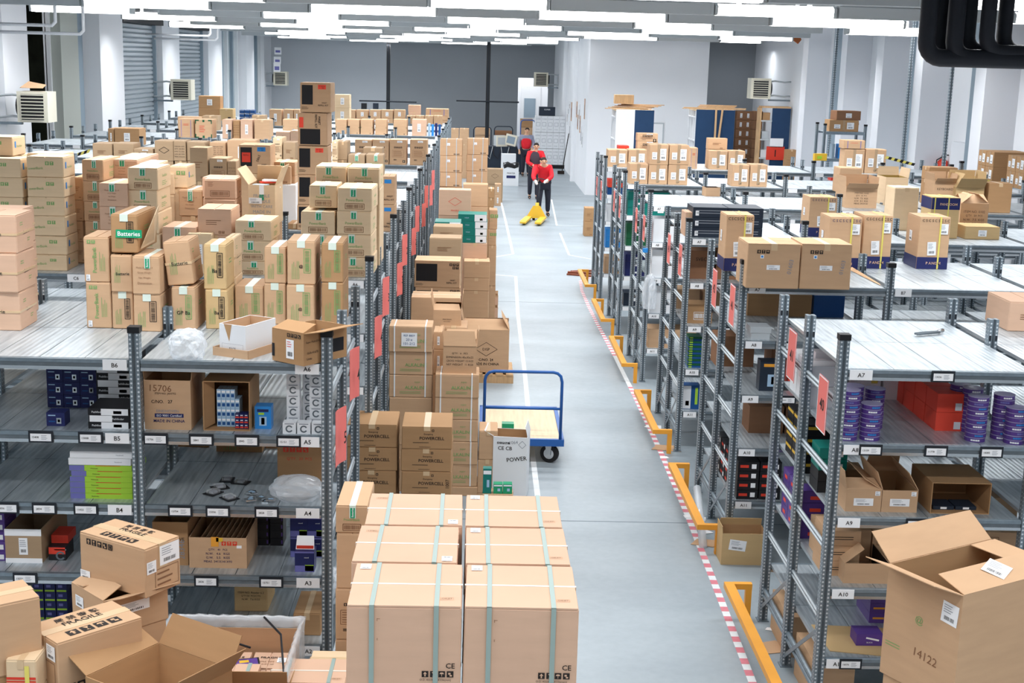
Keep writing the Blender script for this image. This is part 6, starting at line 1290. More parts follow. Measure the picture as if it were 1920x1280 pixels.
p = aty(1240, 612, 16.7); bag((RX0-.02+.05, 16.72, .98), (.09, .08, .25), 'white film bag hanging from the fourth right rack end', 'film', 31)
b = MB(); b.cyl((0, 0, 0), (0, 0, .05), .035, 'blue', 12); q = b.build('tape_roll'); p = aty(1209, 472, 16.78); put(q, (p.x, 16.74, p.z), 0, 'blue knotted roll tied to the fourth right rack upright', 'tape')
# floor items right
a_, c_ = atz(1349, 1059, 0), atz(1437, 1059, 0); o = openbox(.36, .24, .26, 'olive2', 'inner', (None, 80, 95, None), fl=.06) if 'olive2' in MT else openbox(.37, .24, .27, 'yell', 'inner', (None, 80, 95, None), fl=.06)
put(o, ((a_.x+c_.x)/2, a_.y+.13, 0), 0, 'open yellowish carton with address labels on the floor below the second right rack'); label_part(faces(.37, .24, .27)['F'][0], .13, .17, .14, .09, o, -.12)
p, q = atz(1343, 1000, 0), atz(1314, 930, .18); b = MB(); b.cyl((1.98, 10.72, .02), (2.03, 11.45, .30), .035, 'film', 16); tag(b.build('film_roll', None, True), 'roll of clear film leaning on the guard rail', 'plastic film')
for i, (x, y, m, s) in enumerate(((1292, 968, 'paper', .06), (1310, 972, 'paper', .07), (1322, 998, 'paper', .06), (1325, 1018, 'tan', .13), (1445, 1180, 'paper', .04), (1245, 858, 'paper', .05), (1440, 1215, 'tan', .14), (1250, 840, 'tan', .16), (1225, 800, 'paper', .1))):
    p = atz(x, y, 0); r = random.Random(i); b = MB(); b.slab((-s, -s*.6, .003), (s, -s*.7, .003), (s*.8, s*.7, .003), (-s*.7, s*.6, .003), .002, m); o = b.build('paper_scrap'); put(o, (p.x, p.y, 0), r.uniform(-.5, .5), f'{"white paper" if m == "paper" else "brown cardboard"} scrap on the floor at the {["second","second","second","second","nearest","third","nearest","third","third"][i]} guard rail, number of steps from it {i}' if False else f'{["leftmost white paper scrap","right white paper scrap","third white paper scrap","brown cardboard scrap","small white scrap","white scrap","brown cardboard scrap","wide brown cardboard scrap","pale paper scrap"][i]} on the floor beside the {["second","second","second","second","nearest","third","nearest","third","third"][i]} guard rail', 'scrap')
stack(1095, 1113, [443, 415, 390], .4, 'brown carton on the floor at the far right rack end', 'ptxt', 'brown', z=0)
for i in range(4):
    p = atz(1092, 515, 0); b = MB(); b.box(-.3, .3, -.04, .04, 0, .03, 'woodred'); o = b.build('wooden_board'); put(o, (p.x+.03*i-.02, p.y+.12*i-.15, .031*(i % 2)), .25*(i-1.5), f'reddish wooden board on the floor beyond the last guard rail, {["nearest","second","third","farthest"][i]}', 'board')
# huge open carton in the right foreground
BB = three((1667, 1056), (1806.6, 1116.6), (2010, 1068), 1.52, 1330, 'huge open carton in the lower right foreground with handwritten 14122', 'plain', 'tan', op=dict(ang=(158, None, 138, 12), fl=.19, wall=.007))
dx, dy, dz = dims(BB); P = (Vector((-dx, -dy, 0)), Vector((1, 0, 0)), Vector((0, 0, 1)))
b = MB(); b.text(P, dx*1.2, dz*.33, .045, '14122', 'dark', -.08); b.text(P, dx*.95, dz*.62, .05, '@', 'green'); b.lines(P, dx*.3, dz*.3, .1, .03, 2, 'green'); b.build('handwriting', BB)
label_part(P, dx*1.72, dz*.8, .1, .11, BB, -.08)
b = MB(); b.slab((-dx+.02, dy-.19, dz+.002), (dx-.02, dy-.19, dz+.002), (dx-.02, dy, dz+.004), (-dx+.02, dy, dz+.004), .004, 'tan'); b.build('flap', BB)
fl = [c for c in BB.children if c.name.startswith('flap')]
P2 = (Vector((dx-.19, -dy, dz+.05)), Vector((.96, 0, -.24)).normalized(), Vector((0, 1, 0))); label_part(P2, .08, dy*.95, .12, .15, BB, .4)
under(BB, 'tan', 'tan carton under the huge open carton')
# ======== far end of the hall ========
p0, p1 = atz(943, 348, 0), atz(972, 348, 0)
def bin_(x, y, lab, z1=.72):
    b = MB(); w = .25; b.box(-w, w, -.18, .18, 0, z1, 'white'); P = (Vector((-w, -.18, 0)), Vector((1, 0, 0)), Vector((0, 0, 1))); b.text(P, w, .42, .05, 'BROTHER' if False else 'PRINTER', 'ink', 0, True); b.rect(P, w, .3, .3, .09, 'navy'); o = b.build('waste_bin'); put(o, (x, y, 0), 0, lab, 'bin')
    n = 20; b = MB(); vs = []
    for z, s in ((z1-.12, 1.04), (z1-.02, 1.06), (z1+.03, .98), (z1-.1, .8)):
        for i in range(n): a = 2*PI*i/n; j = 1+.05*math.sin(i*3.1); vs.append((max(-w*s, min(w*s, w*1.5*s*math.cos(a)))*j, max(-.18*s, min(.18*s, .27*s*math.sin(a)))*j, z+.03*math.sin(i*2.3)))
    b.add(vs, [(k*n+i, k*n+(i+1) % n, (k+1)*n+(i+1) % n, (k+1)*n+i) for k in range(3) for i in range(n)]+[tuple(range(3*n, 4*n))], 'black'); b.build('bin_liner', o, True)
bin_((p0.x+p1.x)/2, 44.7, 'white carton used as a bin with a black liner at the aisle end')
small(1.02, 46.2, 0, .5, .4, .95, 'white', 'white carton behind the bin with black liner')
e = empty('office_desk', (.72, 49.6, 0)); tag(e, 'dark blue desk with computer equipment at the aisle end', 'desk')
b = MB(); b.box(-.85, .85, -.35, .35, .97, 1.0, 'navyblack'); b.build('desk_top', e); b = MB(); b.box(-.83, .83, -.33, -.3, .1, .97, 'navyblack'); b.build('front_panel', e)
for s in (-1, 1): b = MB(); b.box(s*.83-.02, s*.83+.02, -.3, .33, 0, .97, 'navyblack'); b.build('side_panel', e)
for i, (x, rz, lab) in enumerate(((.45, -.25, 'grey computer monitor on the blue desk, tilted'), (.05, .3, 'beige computer case lying on the blue desk'))):
    b = MB(); b.box(-.2, .2, -.17, .17, .02, .36+.03*i, 'greyplastic'); b.box(-.21, .21, -.2, -.17, .0, .4, 'cream'); b.rect((Vector((-.2, -.2, 0)), Vector((1, 0, 0)), Vector((0, 0, 1))), .2, .2, .3, .26, 'bluesteel' if i == 0 else 'greyplastic'); o = b.build('computer'); put(o, (.72+x, 49.5, 1.0), rz, lab, 'computer'); o.rotation_euler.y = .2 if i == 0 else 0; o.location.z = 1.05 if i == 0 else 1.0
for i in range(4): b = MB(); x = .2+.3*i; b.tube([(x, 49.22, 1.0), (x+.05, 49.2, .7), (x+.2, 49.2, .55), (x+.3, 49.22, 1.0)], .012, 'ink' if i % 2 else 'greyplastic'); tag(b.build('cable', None, True), f'loose cable hanging over the blue desk front, {RWORD[i]} from the left', 'cable')
# white printer cartons
wc = carton(.235, .5, .62, 'plain', 'white', flat=True, notape=1); b = MB(); P = faces(.235, .5, .62)['F'][0]; b.text(P, .117, .5, .04, 'SHARP' if False else 'COPIER', 'greyink'); b.frame(P, .117, .3, .14, .14, 'greyink', .01); b.text(P, .117, .1, .03, 'MODEL', 'greyink'); b.build('printed_marks', wc)
n = 0; xs0, xs1 = aty(1005, 300, 52.6).x, aty(1062, 300, 52.6).x
for i in range(5):
    for j in range(3):
        o = wc if n == 0 else copy_tree(wc); n += 1; o.location = (xs0+.04+(xs1-xs0)*i/5, 52.85, .14+.63*j); tag(o, f'white upright carton by the partition wall, column {RWORD[i]} from the left, {["bottom","middle","top"][j]} layer', 'box', 'white upright cartons by the partition')
b = MB(); b.box(0, xs1-xs0, 0, .6, 0, .13, 'black'); tag(b.build('dark_pallet'), 'dark pallet under the white upright cartons', 'pallet').location = (xs0, 52.6, 0)
small(aty(1025, 233, 52.8).x, 52.9, 2.035, .62, .45, .33, 'navyblack', 'dark printer box topmost on the white upright cartons', art=lambda b, P, w, h: b.text(P, w*.5, h*.7, h*.15, 'COPIER', 'paper'))
# roll cages and trolleys at the far wall
def cage(x0, x1, Y, ztop, lab, m='navyblack'):
    b = MB(); a_, c_ = aty(x0, 250, Y).x, aty(x1, 250, Y).x; r = .12
    b.tube([(a_, Y, .15), (a_, Y, ztop-r), (a_+r*.3, Y, ztop-r*.3), (a_+r, Y, ztop), (c_-r, Y, ztop), (c_-r*.3, Y, ztop-r*.3), (c_, Y, ztop-r), (c_, Y, .15)], .022, m); o = b.build('trolley_handle_frame', None, True); tag(o, lab, 'trolley')
    q = MB(); q.box(a_, c_, Y, Y+.9, .12, .17, m); q.build('deck', o)
    for xx in (a_+.06, c_-.06): q = MB(); q.cyl((xx-.02, Y+.1, .07), (xx+.02, Y+.1, .07), .07, 'rubber'); q.build('wheel', o)
    return (a_+c_)/2, c_-a_
cx, cw = cage(888, 921, 55, aty(905, 238, 55).z, 'dark tubular trolley by the far wall, left one'); cx2, cw2 = cage(927, 961, 55, aty(945, 237, 55).z, 'dark tubular trolley by the far wall, right one'); cx3, cw3 = cage(976, 1003, 54, aty(990, 225, 54).z, 'blue tubular trolley in front of the far doorway', 'trolleyblue')
for i in range(5): small(cx2, 55.5, .175+.22*i, cw2*.95, .6, .215, 'dark', f'dark wooden crate on the far right-hand trolley, {RWORD[i]} from below')
for i in range(4): small(cx, 55.5, .175+.3*i, cw*.85, .6, .29, 'tan', f'tan carton on the far left-hand trolley, {RWORD[i]} from below')
for i in range(5): small(cx3-.05, 54.5, .175+.33*i, cw3*.85, .6, .32, 'tan' if i % 2 else 'brown', f'carton on the blue far trolley, {RWORD[i]} from below')
# broom by the wall
b = MB(); x = 3.15; b.cyl((3.12, 50.0, .12), (3.32, 50.0, 1.5), .018, 'ink'); b.build('x') if False else None
e = empty('broom', (0, 0, 0)); tag(e, 'broom leaning against the partition wall', 'broom'); b.build('broom_stick', e); b = MB(); b.box(2.95, 3.2, 49.95, 50.05, 0, .12, 'hair'); b.build('broom_head', e)
# papers on the partition side wall
for i in range(16):
    r = random.Random(i*3+1); y = 43.2+i*.55+r.uniform(-.1, .1); z = 1.5+r.uniform(-.25, 1.0); b = MB(); h = r.uniform(.3, .75); b.box(-.012, 0, 0, r.uniform(.22, .42), 0, h, r.choice(['paper', 'paper', 'skyblue', 'pink'])); b.box(-.014, -.012, .05, .18, h*.2, h*.7, r.choice(['steeldark', 'dark', 'navy', 'greyink'])); o = b.build('notice_sheet'); put(o, (3.355, y, z), 0, 'paper notice pinned among others on the partition side wall', 'notice', 'paper notices on the partition side wall')
# steel columns
for px, Y, zb, lab in ((728, 57, 0, 'slim black steel column in front of the far wall, left one'), (915, 52, 0, 'slim black steel column in front of the far wall, right one')):
    p = aty(px, 160, Y); b = MB(); b.box(p.x-.075, p.x+.075, Y-.06, Y+.06, 0, ZC-.4, 'darkgrille'); b.box(p.x-.03, p.x+.03, Y-.08, Y-.06, 0, ZC-.4, 'bolt'); o = b.build('steel_column'); tag(o, lab, 'column')
    q = MB(); zz = aty(px, 190, Y).z; q.cyl((p.x-1.2, Y-.12, zz), (p.x+1.2, Y-.12, zz), .03, 'bolt'); q.build('cross_bar', o)
# loudspeaker like devices on the far bar
for i, (px, c) in enumerate(((682, 'black'), (704, 'navyblack'))): p = aty(px, 200, 56.6); small(p.x, 56.75, p.z-.1, .22, .2, .24, c, f'dark device hanging from the far bar, {["left","right"][i]}', name='device', cat='device')
# ======== cabinets, planks and stored cartons on the right far side ========
def cabinet(x0, x1, xs, Y, ztop, split, lab, d=1.3):
    e = empty('display_cabinet', (0, 0, 0)); tag(e, lab, 'cabinet'); a_, c_, s_ = aty(x0, 250, Y).x, aty(x1, 250, Y).x, aty(split, 250, Y).x
    b = MB(); b.box(a_, s_, Y, Y+.04, 0, ztop, 'white'); (s_-a_ > .02) and b.build('white_panel', e)
    b = MB(); b.box(s_, c_, Y, Y+.04, 0, ztop, 'panelblue'); b.build('blue_panel', e); b = MB(); b.box(a_, c_, Y+.04, Y+d, ztop-.04, ztop, 'pale'); b.build('cabinet_top', e)
    b = MB(); b.box(c_-.04, c_, Y+.04, Y+d, 0, ztop-.04, 'white'); b.build('side_panel', e)
    for k in range(5): b = MB(); z = .2+k*(ztop-.3)/4.2; b.box(a_, a_+.5, Y+.04, Y+d, z, z+.03, 'white'); b.build('shelf', e)
    for k in range(4): b = MB(); y = Y+.05+k*(d-.1)/3; b.box(a_, a_+.5, y, y+.03, 0, ztop-.04, 'white'); b.build('divider', e)
    return a_, c_
mat('panelblue', '1c3a5c', .55, noise=.05, scale=6); mat('woodred', '8a4a32', .6)
a1, c1_ = cabinet(1154, 1225, 0, 36.5, aty(1190, 206, 36.5).z, 1189, 'tall cabinet with white and blue back panels, left of two')
a2, c2_ = cabinet(1303, 1376, 0, 36.0, aty(1340, 206, 36).z, 1304, 'tall cabinet with blue back panel, right of two')
z1 = aty(1190, 206, 36.5).z
for i in range(6): r = random.Random(i); b = MB(); L = 1.2; b.box(-L/2, L/2, -.05, .05, 0, .02, 'rawwood'); o = b.build('timber_batten'); put(o, ((a1+c1_)/2+.1*i-.2, 36.9+.1*i, z1+.004+.021*i), r.uniform(-.25, .25), 'loose timber batten on top of the white and blue cabinet', 'batten', 'timber battens on the left cabinet')
small(aty(1172, 196, 36.8).x, 37.2, z1+.14, .52, .35, .24, 'rawwood', 'wooden crate on top of the left cabinet', name='wooden_crate', cat='crate')
z2 = aty(1340, 206, 36).z
for i in range(5): r = random.Random(i+9); L = 1.7 if i < 2 else 1.0; b = MB(); b.box(-L/2, L/2, -.05, .05, 0, .02, 'rawwood'); o = b.build('timber_batten'); put(o, ((a2+c2_)/2+.05*i, 36.3+.12*i, z2+.004+.021*i), r.uniform(-.3, .3), 'loose timber batten on top of the blue cabinet', 'batten', 'timber battens on the right cabinet')
for i in range(2): x = aty(1340+5*i, 230, 35.95).x; b = MB(); b.slab((x, 35.93, z2-1.5+.4*i), (x+.05, 35.93, z2-1.5+.4*i), (x+.05+.1*i, 35.97, z2+.05), (x+.1*i, 35.97, z2+.05), .02, 'rawwood'); tag(b.build('timber_batten'), f'timber batten leaning upright against the blue cabinet, {["left","right"][i]}', 'batten')
b = MB(); b.box(0, .02, 0, .8, 0, .9, 'greyplastic'); b.box(-.004, 0, .04, .76, .04, .86, 'paper'); o = b.build('whiteboard'); o.rotation_euler.z = PI/2; put(o, (aty(1245, 250, 41.9).x, 41.96, aty(1240, 285, 41.9).z), PI/2, 'thin framed board on the white partition between the cabinets', 'board')
bc = carton(.30, .3, .29, 'one', 'dark', flat=True); n = 0
for i in range(3):
    for j in range(9):
        o = bc if n == 0 else copy_tree(bc); n += 1; o.location = (aty(1373+13*i+4, 300, 44.6).x+.15, 44.8, .295*j); tag(o, f'dark brown carton in the stack before the grey recess, column {RWORD[i]}, {RWORD[j]} from below', 'box', 'dark brown cartons in the recess')
for j in range(9): o = copy_tree(bc); o.location = (aty(1418, 300, 43.6).x-.02, 43.8, .3*j); tag(o, f'dark brown carton in the single column before the recess, {RWORD[j]} from below', 'box', 'dark brown cartons in the recess')
a3, c3_ = aty(1446, 250, 40).x, aty(1480, 250, 40).x; zt = aty(1460, 203, 40).z
e = empty('shelf_cabinet', (0, 0, 0)); tag(e, 'open shelf cabinet with blue back panel beside the right wall', 'cabinet')
b = MB(); b.box(a3, c3_, 40, 40.04, 0, zt, 'panelblue'); b.build('blue_panel', e); b = MB(); b.box(a3-.32, c3_, 40, 40.5, zt, zt+.05, 'rawwood'); b.build('cabinet_top', e); b = MB(); b.box(a3-.36, a3-.32, 40, 40.5, 0, zt, 'rawwood'); b.build('side_panel', e)
for k in range(5): b = MB(); b.box(a3-.32, a3, 40, 40.5, .3+.55*k, .34+.55*k, 'greyplastic'); b.build('shelf', e)
for k in range(5): small(a3-.16, 40.2, .342+.55*k, .22, .25, .22, ['dark', 'greyplastic', 'white', 'greyplastic', 'brown'][k], f'small item on the open shelf cabinet, {RWORD[k]} shelf from below', name='stored_item', cat='item')
b = MB(); b.box(-.27, .27, -.01, 0, 0, .4, 'red'); P = (Vector((-.27, -.01, 0)), Vector((1, 0, 0)), Vector((0, 0, 1))); b.text(P, .27, .2, .2, 'l', 'ink', 0, True); o = b.build('red_sign'); p = aty(1453, 300, 39.95); put(o, (p.x, 39.985, p.z), 0, 'red sign on the blue panel beside the right wall', 'sign')
b = MB(); b.box(-.2, .2, -.01, 0, 0, .26, 'paper'); o = b.build('paper_sheet'); p = aty(1456, 276, 39.95); put(o, (p.x, 39.985, p.z), 0, 'white sheet pinned on the blue panel above the red sign', 'paper')
stack(1473, 1492, [318, 300, 281], .4, 'brown carton beyond the far rack near the right wall', 'plain', 'brown', Y=39.0, fill=0)
# ======== heaters on the walls ========
def heater(x, y, z, side, lab, s=1.0):
    e = empty('unit_heater', (x, y, z)); tag(e, lab, 'unit heater'); sg = side
    b = MB(); b.box(-.30, .30, -.28, .28, -.3, .3, 'cream'); b.build('housing', e)
    b = MB(); b.box(-.22, .22, -.285, -.28, -.25, .25, 'darkgrille'); b.build('front_grille', e)
    for i in range(8): b = MB(); zz = -.23+i*.065; b.box(-.22, .22, -.31, -.285, zz, zz+.018, 'cream'); b.build('louvre', e)
    b = MB(); b.cyl((sg*.30, 0, 0), (sg*.36, 0, 0), .2, 'darkgrille', 20); b.build('fan_guard', e)
    for zz in (.2, -.22):
        b = MB(); b.tube([(sg*.2, -.05, zz), (sg*.45, -.1, zz+.03), (sg*.75, -.05, zz), (sg*.95, 0, zz+.02)], .025, 'greyplastic'); b.build('pipe', e, True)
    b = MB(); b.box(min(sg*.3, sg*.95), max(sg*.3, sg*.95), -.05, .05, -.36, -.31, 'steel'); b.build('bracket', e)
for i, (px, py, Y, side) in enumerate(((76, 200, 27.2, -1), (344, 168, 40.5, -1), (526, 147, 61.0-.6, -1))):
    p = aty(px, py, Y); x = max(XL+.96, min(p.x, XL+1.4)) ; heater(XL+.97, Y, p.z, -1, f'cream unit heater on the left wall, {["nearest","middle","farthest"][i]} one')
p = aty(1465, 167, 40.5); heater(min(p.x, 8.35), 40.5, p.z, 1, 'pale unit heater on the right wall')
p = aty(1042, 150, 58); heater(2.6, 58.5, p.z, 1, 'cream unit heater high beside the far doorway')
p = aty(62, 162, 27.2); b = MB(); b.slab((-.2, -.2, .0), (.25, -.2, .0), (.2, .2, .06), (-.15, .2, .12), .006, 'tan'); o = b.build('cardboard_sheet'); put(o, (p.x, 27.2, p.z-.03), 0, 'bent cardboard piece on the nearest left heater', 'cardboard')
for i, (z, h) in enumerate(((4.1, .3), (3.7, .3), (3.35, .4))): b = MB(); b.box(-.15, .15, -.05, .05, 0, h, 'paper'); b.box(-.1, .1, -.055, -.05, .08, h*.6, 'violet'); o = b.build('hanging_flag'); p = aty(522-i, 150, 59.8); put(o, (p.x, 59.7, z), .2, f'white and blue cloth piece hanging by the far left heater, {["upper","middle","lower"][i]}', 'cloth')
# pipes along the ceiling on the left
for i, (y, z) in enumerate(((23.5, 4.42), (24.3, 4.3), (38.5, 4.52), (39.5, 4.42))): b = MB(); x1 = aty([105, 157, 395, 408][i], 70, y).x; b.tube([(XL+.4, y, z), (x1-.06, y, z), (x1, y, z+.06), (x1, y, ZC-.36)], .03, 'white'); tag(b.build('white_pipe', None, True), f'white pipe bending up under the ceiling at the left, {RWORD[i]} from the camera', 'pipe')
# dark insulated pipes, top right
PI_ = [(1738, 3.0, 0), (1762, 3.0, 1), (1790, 3.0, 2), (1812, 3.0, 3), (1850, 2, 4), (1882, 2, 5)]
for i, (px, _, k) in enumerate(PI_):
    Y = 10.2+.18*(i % 2); p = aty(px, 70, Y); zb = aty(px, 108-(0 if i < 3 else 10), Y).z; r = .066 if i < 4 else .058; n = 5; R = .12
    pts = [(p.x, Y, ZC-.36), (p.x, Y, zb+R)]+[(p.x+R*(1-math.cos(a*PI/2/n)), Y, zb+R-R*math.sin(a*PI/2/n)) for a in range(1, n+1)]+[(7.5, Y+.02*i, zb)]
    b = MB(); b.tube(pts, r, 'darkpipe', 14); tag(b.build('insulated_pipe', None, True), f'dark insulated pipe dropping and turning right at the top right, {RWORD[i]} from the left', 'pipe', 'dark insulated pipes')
# wall struts on the right wall
for i, px in enumerate((1556, 1696, 1774)):
    y = atx(px, 200, 8.55).y; q = bpy.data.objects.new('wall_strut', PM); COL.objects.link(q); q.location = (8.6, y, 0); q.scale.z = (ZC-.02)/2.45; tag(q, f'tall perforated steel strut against the right wall, {["farthest","middle","nearest"][i]}', 'strut')
b = MB(); p = aty(1490, 78, 36); b.slab((0, 0, 0), (-.55, .1, .38), (.05, .3, .42), (.1, .1, .1), .02, 'woodred2' if False else 'leather'); o = b.build('orange_board') ; put(o, (p.x+.1, 36, p.z-.05), 0, 'rust orange board hanging under the ceiling at the right', 'board')
p = atx(1828, 255, 9.2); b = MB(); b.box(-.06, 0, -.05, .05, 0, .18, 'white'); b.cyl((-.02, 0, .18), (-.02, 0, ZC-p.z), .015, 'greyplastic'); o = b.build('switch_box'); put(o, (9.29, p.y, p.z-.1), 0, 'white switch box with conduit on the right wall', 'switch box')
# ======== people and the pallet truck ========
def skin(chains, name, m, parent=None, sub=2, extra=None):
    """chains: list of [(co, radius), ...]; chains share a vertex when they repeat its position"""
    idx = {}; vs = []; rs = []; es = []
    def vi(p, r):
        k = tuple(round(c, 4) for c in p)
        if k not in idx: idx[k] = len(vs); vs.append(p); rs.append(r)
        return idx[k]
    for ch in chains:
        ids = [vi(p, r) for p, r in ch]
        for a, b_ in zip(ids, ids[1:]):
            if a != b_: es.append((a, b_))
    me = bpy.data.meshes.new(name); me.from_pydata(vs, es, []); o = bpy.data.objects.new(name, me); COL.objects.link(o)
    md = o.modifiers.new('s', 'SKIN'); md.use_smooth_shade = True
    for v, r in zip(me.skin_vertices[0].data, rs): v.radius = (r if isinstance(r, tuple) else (r, r))
    me.skin_vertices[0].data[0].use_root = True
    sb = o.modifiers.new('u', 'SUBSURF'); sb.levels = sub; sb.render_levels = sub
    dg = bpy.context.evaluated_depsgraph_get(); m2 = bpy.data.meshes.new_from_object(o.evaluated_get(dg)); bpy.data.objects.remove(o)
    m2.materials.clear(); m2.materials.append(MT[m]); m2.polygons.foreach_set('use_smooth', [True]*len(m2.polygons))
    q = bpy.data.objects.new(name, m2); COL.objects.link(q)
    if parent is not None: q.parent = parent
    return q
def V(*a): return tuple(a)
def lerp(a, b, t): return tuple(x+(y-x)*t for x, y in zip(a, b))
def person(loc, rz, J, label, jacket, vest=None, glove=True, hair='hair'):
    ch = []
    pel, sp, cht, nk, hd = J['pelvis'], J['spine'], J['chest'], J['neck'], J['head']
    ch.append([(pel, .13), (sp, .125), (cht, .14), (nk, .055), (lerp(nk, hd, .5), .06), (hd, .088), (tuple(Vector(hd)+Vector((0, -.01, .07))), .07)])
    for s in 'LR':
        sh, el, wr = J['sh'+s], J['el'+s], J['wr'+s]
        pm = tuple(Vector(wr)+(Vector(wr)-Vector(el)).normalized()*.07)
        ch.append([(cht, .14), (sh, .062), (el, .045), (wr, .03), (pm, .034)])
        d = (Vector(pm)-Vector(wr)).normalized(); sd = d.cross(Vector((0, 0, 1))).normalized()
        for i in range(4):
            b0 = Vector(pm)+sd*(.024*(i-1.5)*.9); L = (.06, .07, .065, .05)[i]
            m1 = b0+d*L*.55; m2 = m1+(d*.4+Vector((0, 0, -1))*.8).normalized()*L*.5
            ch.append([(pm, .034), (tuple(m1), .010), (tuple(m2), .009)])
        t0 = Vector(wr)+d*.03+sd*.035*(1 if s == 'L' else -1); ch.append([(wr, .03), (tuple(t0), .012), (tuple(t0+d*.04+Vector((0, 0, -.02))), .010)])
        hp, kn, an = J['hp'+s], J['kn'+s], J['an'+s]; toe = tuple(Vector(an)+Vector((0, -.17, -.045)))
        ch.append([(pel, .13), (hp, .095), (kn, .06), (an, .042), (toe, .038)])
    body = skin(ch, 'person', 'skin'); body.location = loc; body.rotation_euler.z = rz; tag(body, label, 'person')
    # face
    b = MB(); h = Vector(hd)
    b.cyl(h+Vector((0, -.085, .0)), h+Vector((0, -.112, -.015)), .014, 'skin', 8, .006); b.build('nose', body, True)
    for s in (-1, 1):
        b = MB(); b.cyl(h+Vector((s*.032, -.078, .022)), h+Vector((s*.032, -.088, .022)), .011, 'hair', 10); b.build('eye', body, True)
        b = MB(); b.cyl(h+Vector((s*.078, -.0, -.03)), h+Vector((s*.085, .0, .03)), .016, 'skin', 8); b.build('ear', body, True)
    b = MB(); b.box(h.x-.022, h.x+.022, h.y-.092, h.y-.082, h.z-.048, h.z-.040, 'red'); b.build('mouth', body)
    skin([[(tuple(h+Vector((0, .02, -.01))), .094), (tuple(h+Vector((0, .015, .06))), .088), (tuple(h+Vector((0, -.02, .09))), .065)]], 'hair', hair, body)
    # jacket
    ch = [[(tuple(Vector(pel)+Vector((0, 0, -.03))), .165), (sp, .165), (cht, .175), (tuple(lerp(cht, nk, .75)), .075)]]
    for s in 'LR': ch.append([(cht, .175), (J['sh'+s], .085), (J['el'+s], .066), (tuple(lerp(J['el'+s], J['wr'+s], .9)), .05)])
    skin(ch, 'jacket', jacket, body)
    if vest: skin([[(tuple(Vector(pel)+Vector((0, 0, .0))), .185), (sp, .195), (cht, .20), (tuple(lerp(cht, nk, .6)), .10)]]+[[(cht, .20), (tuple(lerp(cht, J['sh'+s], .8)), .10)] for s in 'LR'], 'vest', vest, body)
    ch = []
    for s in 'LR': ch.append([(tuple(Vector(pel)+Vector((0, 0, -.04))), .145), (J['hp'+s], .112), (J['kn'+s], .078), (tuple(lerp(J['kn'+s], J['an'+s], .93)), .062)])
    skin(ch, 'trousers', 'jeans', body)
    for s in 'LR':
        an = Vector(J['an'+s]); skin([[(tuple(an+Vector((0, .03, -.015))), .055), (tuple(an+Vector((0, -.07, -.03))), .05), (tuple(an+Vector((0, -.17, -.035))), .042)]], 'shoe', 'black', body)
        if glove: wr, el = Vector(J['wr'+s]), Vector(J['el'+s]); d = (wr-el).normalized(); skin([[(tuple(wr-d*.03), .042), (tuple(wr+d*.04), .045), (tuple(wr+d*.09), .04), (tuple(wr+d*.13+Vector((0, 0, -.03))), .03)]], 'glove', 'glove', body)
    return body
f1 = atz(1019, 407, 0)
J1 = dict(pelvis=V(.02, .06, .92), spine=V(.0, -.02, 1.12), chest=V(-.04, -.16, 1.29), neck=V(-.06, -.26, 1.41), head=V(-.07, -.33, 1.50),
          shL=V(.14, -.15, 1.33), shR=V(-.23, -.17, 1.33), elL=V(.16, -.34, 1.10), elR=V(-.34, -.33, 1.10), wrL=V(.0, -.52, 1.02), wrR=V(-.30, -.52, 1.0),
          hpL=V(.11, .06, .86), hpR=V(-.08, .06, .86), knL=V(.14, .10, .48), knR=V(-.12, -.06, .47), anL=V(.16, .22, .09), anR=V(-.12, .02, .09))
person((f1.x-.02, f1.y-.0, 0), .1, J1, 'person in red jacket and dark trousers bending forward with white gloves', 'jacket')
f2 = atz(1001, 374, 0)
J2 = dict(pelvis=V(.0, .04, .95), spine=V(.0, .0, 1.15), chest=V(.02, -.08, 1.34), neck=V(.03, -.13, 1.48), head=V(.04, -.17, 1.59),
          shL=V(.22, -.08, 1.40), shR=V(-.17, -.10, 1.39), elL=V(.30, -.22, 1.14), elR=V(-.22, -.22, 1.13), wrL=V(.16, -.42, 1.05), wrR=V(-.02, -.42, 1.04),
          hpL=V(.09, .04, .88), hpR=V(-.09, .04, .88), knL=V(.10, -.05, .48), knR=V(-.11, .05, .48), anL=V(.10, .02, .09), anR=V(-.11, .18, .09))
person((f2.x-.02, f2.y, 0), .0, J2, 'person in red jacket with dark vest walking behind the bending person', 'jacket', 'vest')
f3 = atz(985, 331, 0)
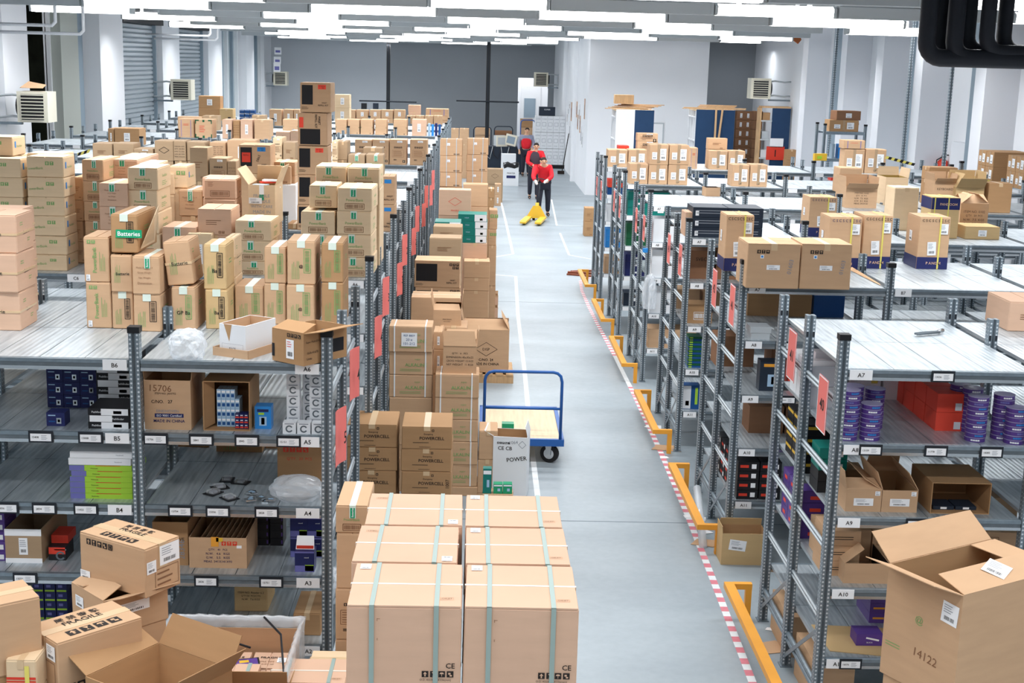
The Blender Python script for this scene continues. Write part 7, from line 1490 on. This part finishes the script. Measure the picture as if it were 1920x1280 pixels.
J3 = dict(pelvis=V(.0, .03, .95), spine=V(.0, .02, 1.16), chest=V(.0, -.02, 1.37), neck=V(.0, -.05, 1.52), head=V(.02, -.08, 1.64),
          shL=V(.2, -.02, 1.43), shR=V(-.2, -.02, 1.43), elL=V(.27, -.02, 1.16), elR=V(-.27, .02, 1.16), wrL=V(.2, -.2, 1.0), wrR=V(-.25, -.08, .93),
          hpL=V(.09, .03, .88), hpR=V(-.09, .03, .88), knL=V(.09, -.02, .48), knR=V(-.09, .03, .48), anL=V(.1, .04, .09), anR=V(-.1, .12, .09))
person((f3.x, f3.y, 0), .0, J3, 'person in red vest with grey sleeves standing farthest back', 'sleeve', 'jacket', glove=False)
# pallet truck
tx, ty = f1.x-.2, f1.y-.62
e = empty('pallet_truck', (tx, ty, 0), -.16); tag(e, 'yellow hand pallet truck held by the bending person', 'pallet truck')
for s in (-1, 1):
    b = MB(); b.box(s*.19-.08, s*.19+.08, -1.3, -.2, .06, .11, 'yellow'); b.slab((s*.19-.08, -1.42, .05), (s*.19+.08, -1.42, .05), (s*.19+.08, -1.3, .06), (s*.19-.08, -1.3, .06), .045, 'yellow'); b.build('fork', e)
    b = MB(); b.cyl((s*.19-.04, -1.15, .045), (s*.19+.04, -1.15, .045), .04, 'rubber'); b.build('fork_roller', e)
b = MB(); b.add([(-.27, -.2, .06), (.27, -.2, .06), (.27, -.12, .06), (-.27, -.12, .06), (-.09, -.18, .38), (.09, -.18, .38), (.09, -.14, .38), (-.09, -.14, .38)], [(0, 3, 2, 1), (4, 5, 6, 7), (0, 1, 5, 4), (1, 2, 6, 5), (2, 3, 7, 6), (3, 0, 4, 7)], 'yellow'); b.build('frame', e)
b = MB(); b.cyl((0, -.06, .12), (0, -.06, .45), .05, 'yellow', 14); b.build('pump', e, True)
for s in (-1, 1): b = MB(); b.cyl((s*.05, -.06, .09), (s*.11, -.06, .09), .09, 'rubber', 20); b.build('steer_wheel', e)
b = MB(); b.tube([(0, -.06, .3), (.03, .0, .6), (.04, .06, .95)], .018, 'bolt'); b.build('tow_bar', e, True)
b = MB(); b.tube([(.04, .06, .92), (-.1, .07, .98), (-.11, .08, 1.04), (-.02, .09, 1.06), (.1, .09, 1.06), (.19, .08, 1.04), (.18, .07, .98), (.04, .06, .92)], .014, 'bolt'); b.build('grip_loop', e, True)
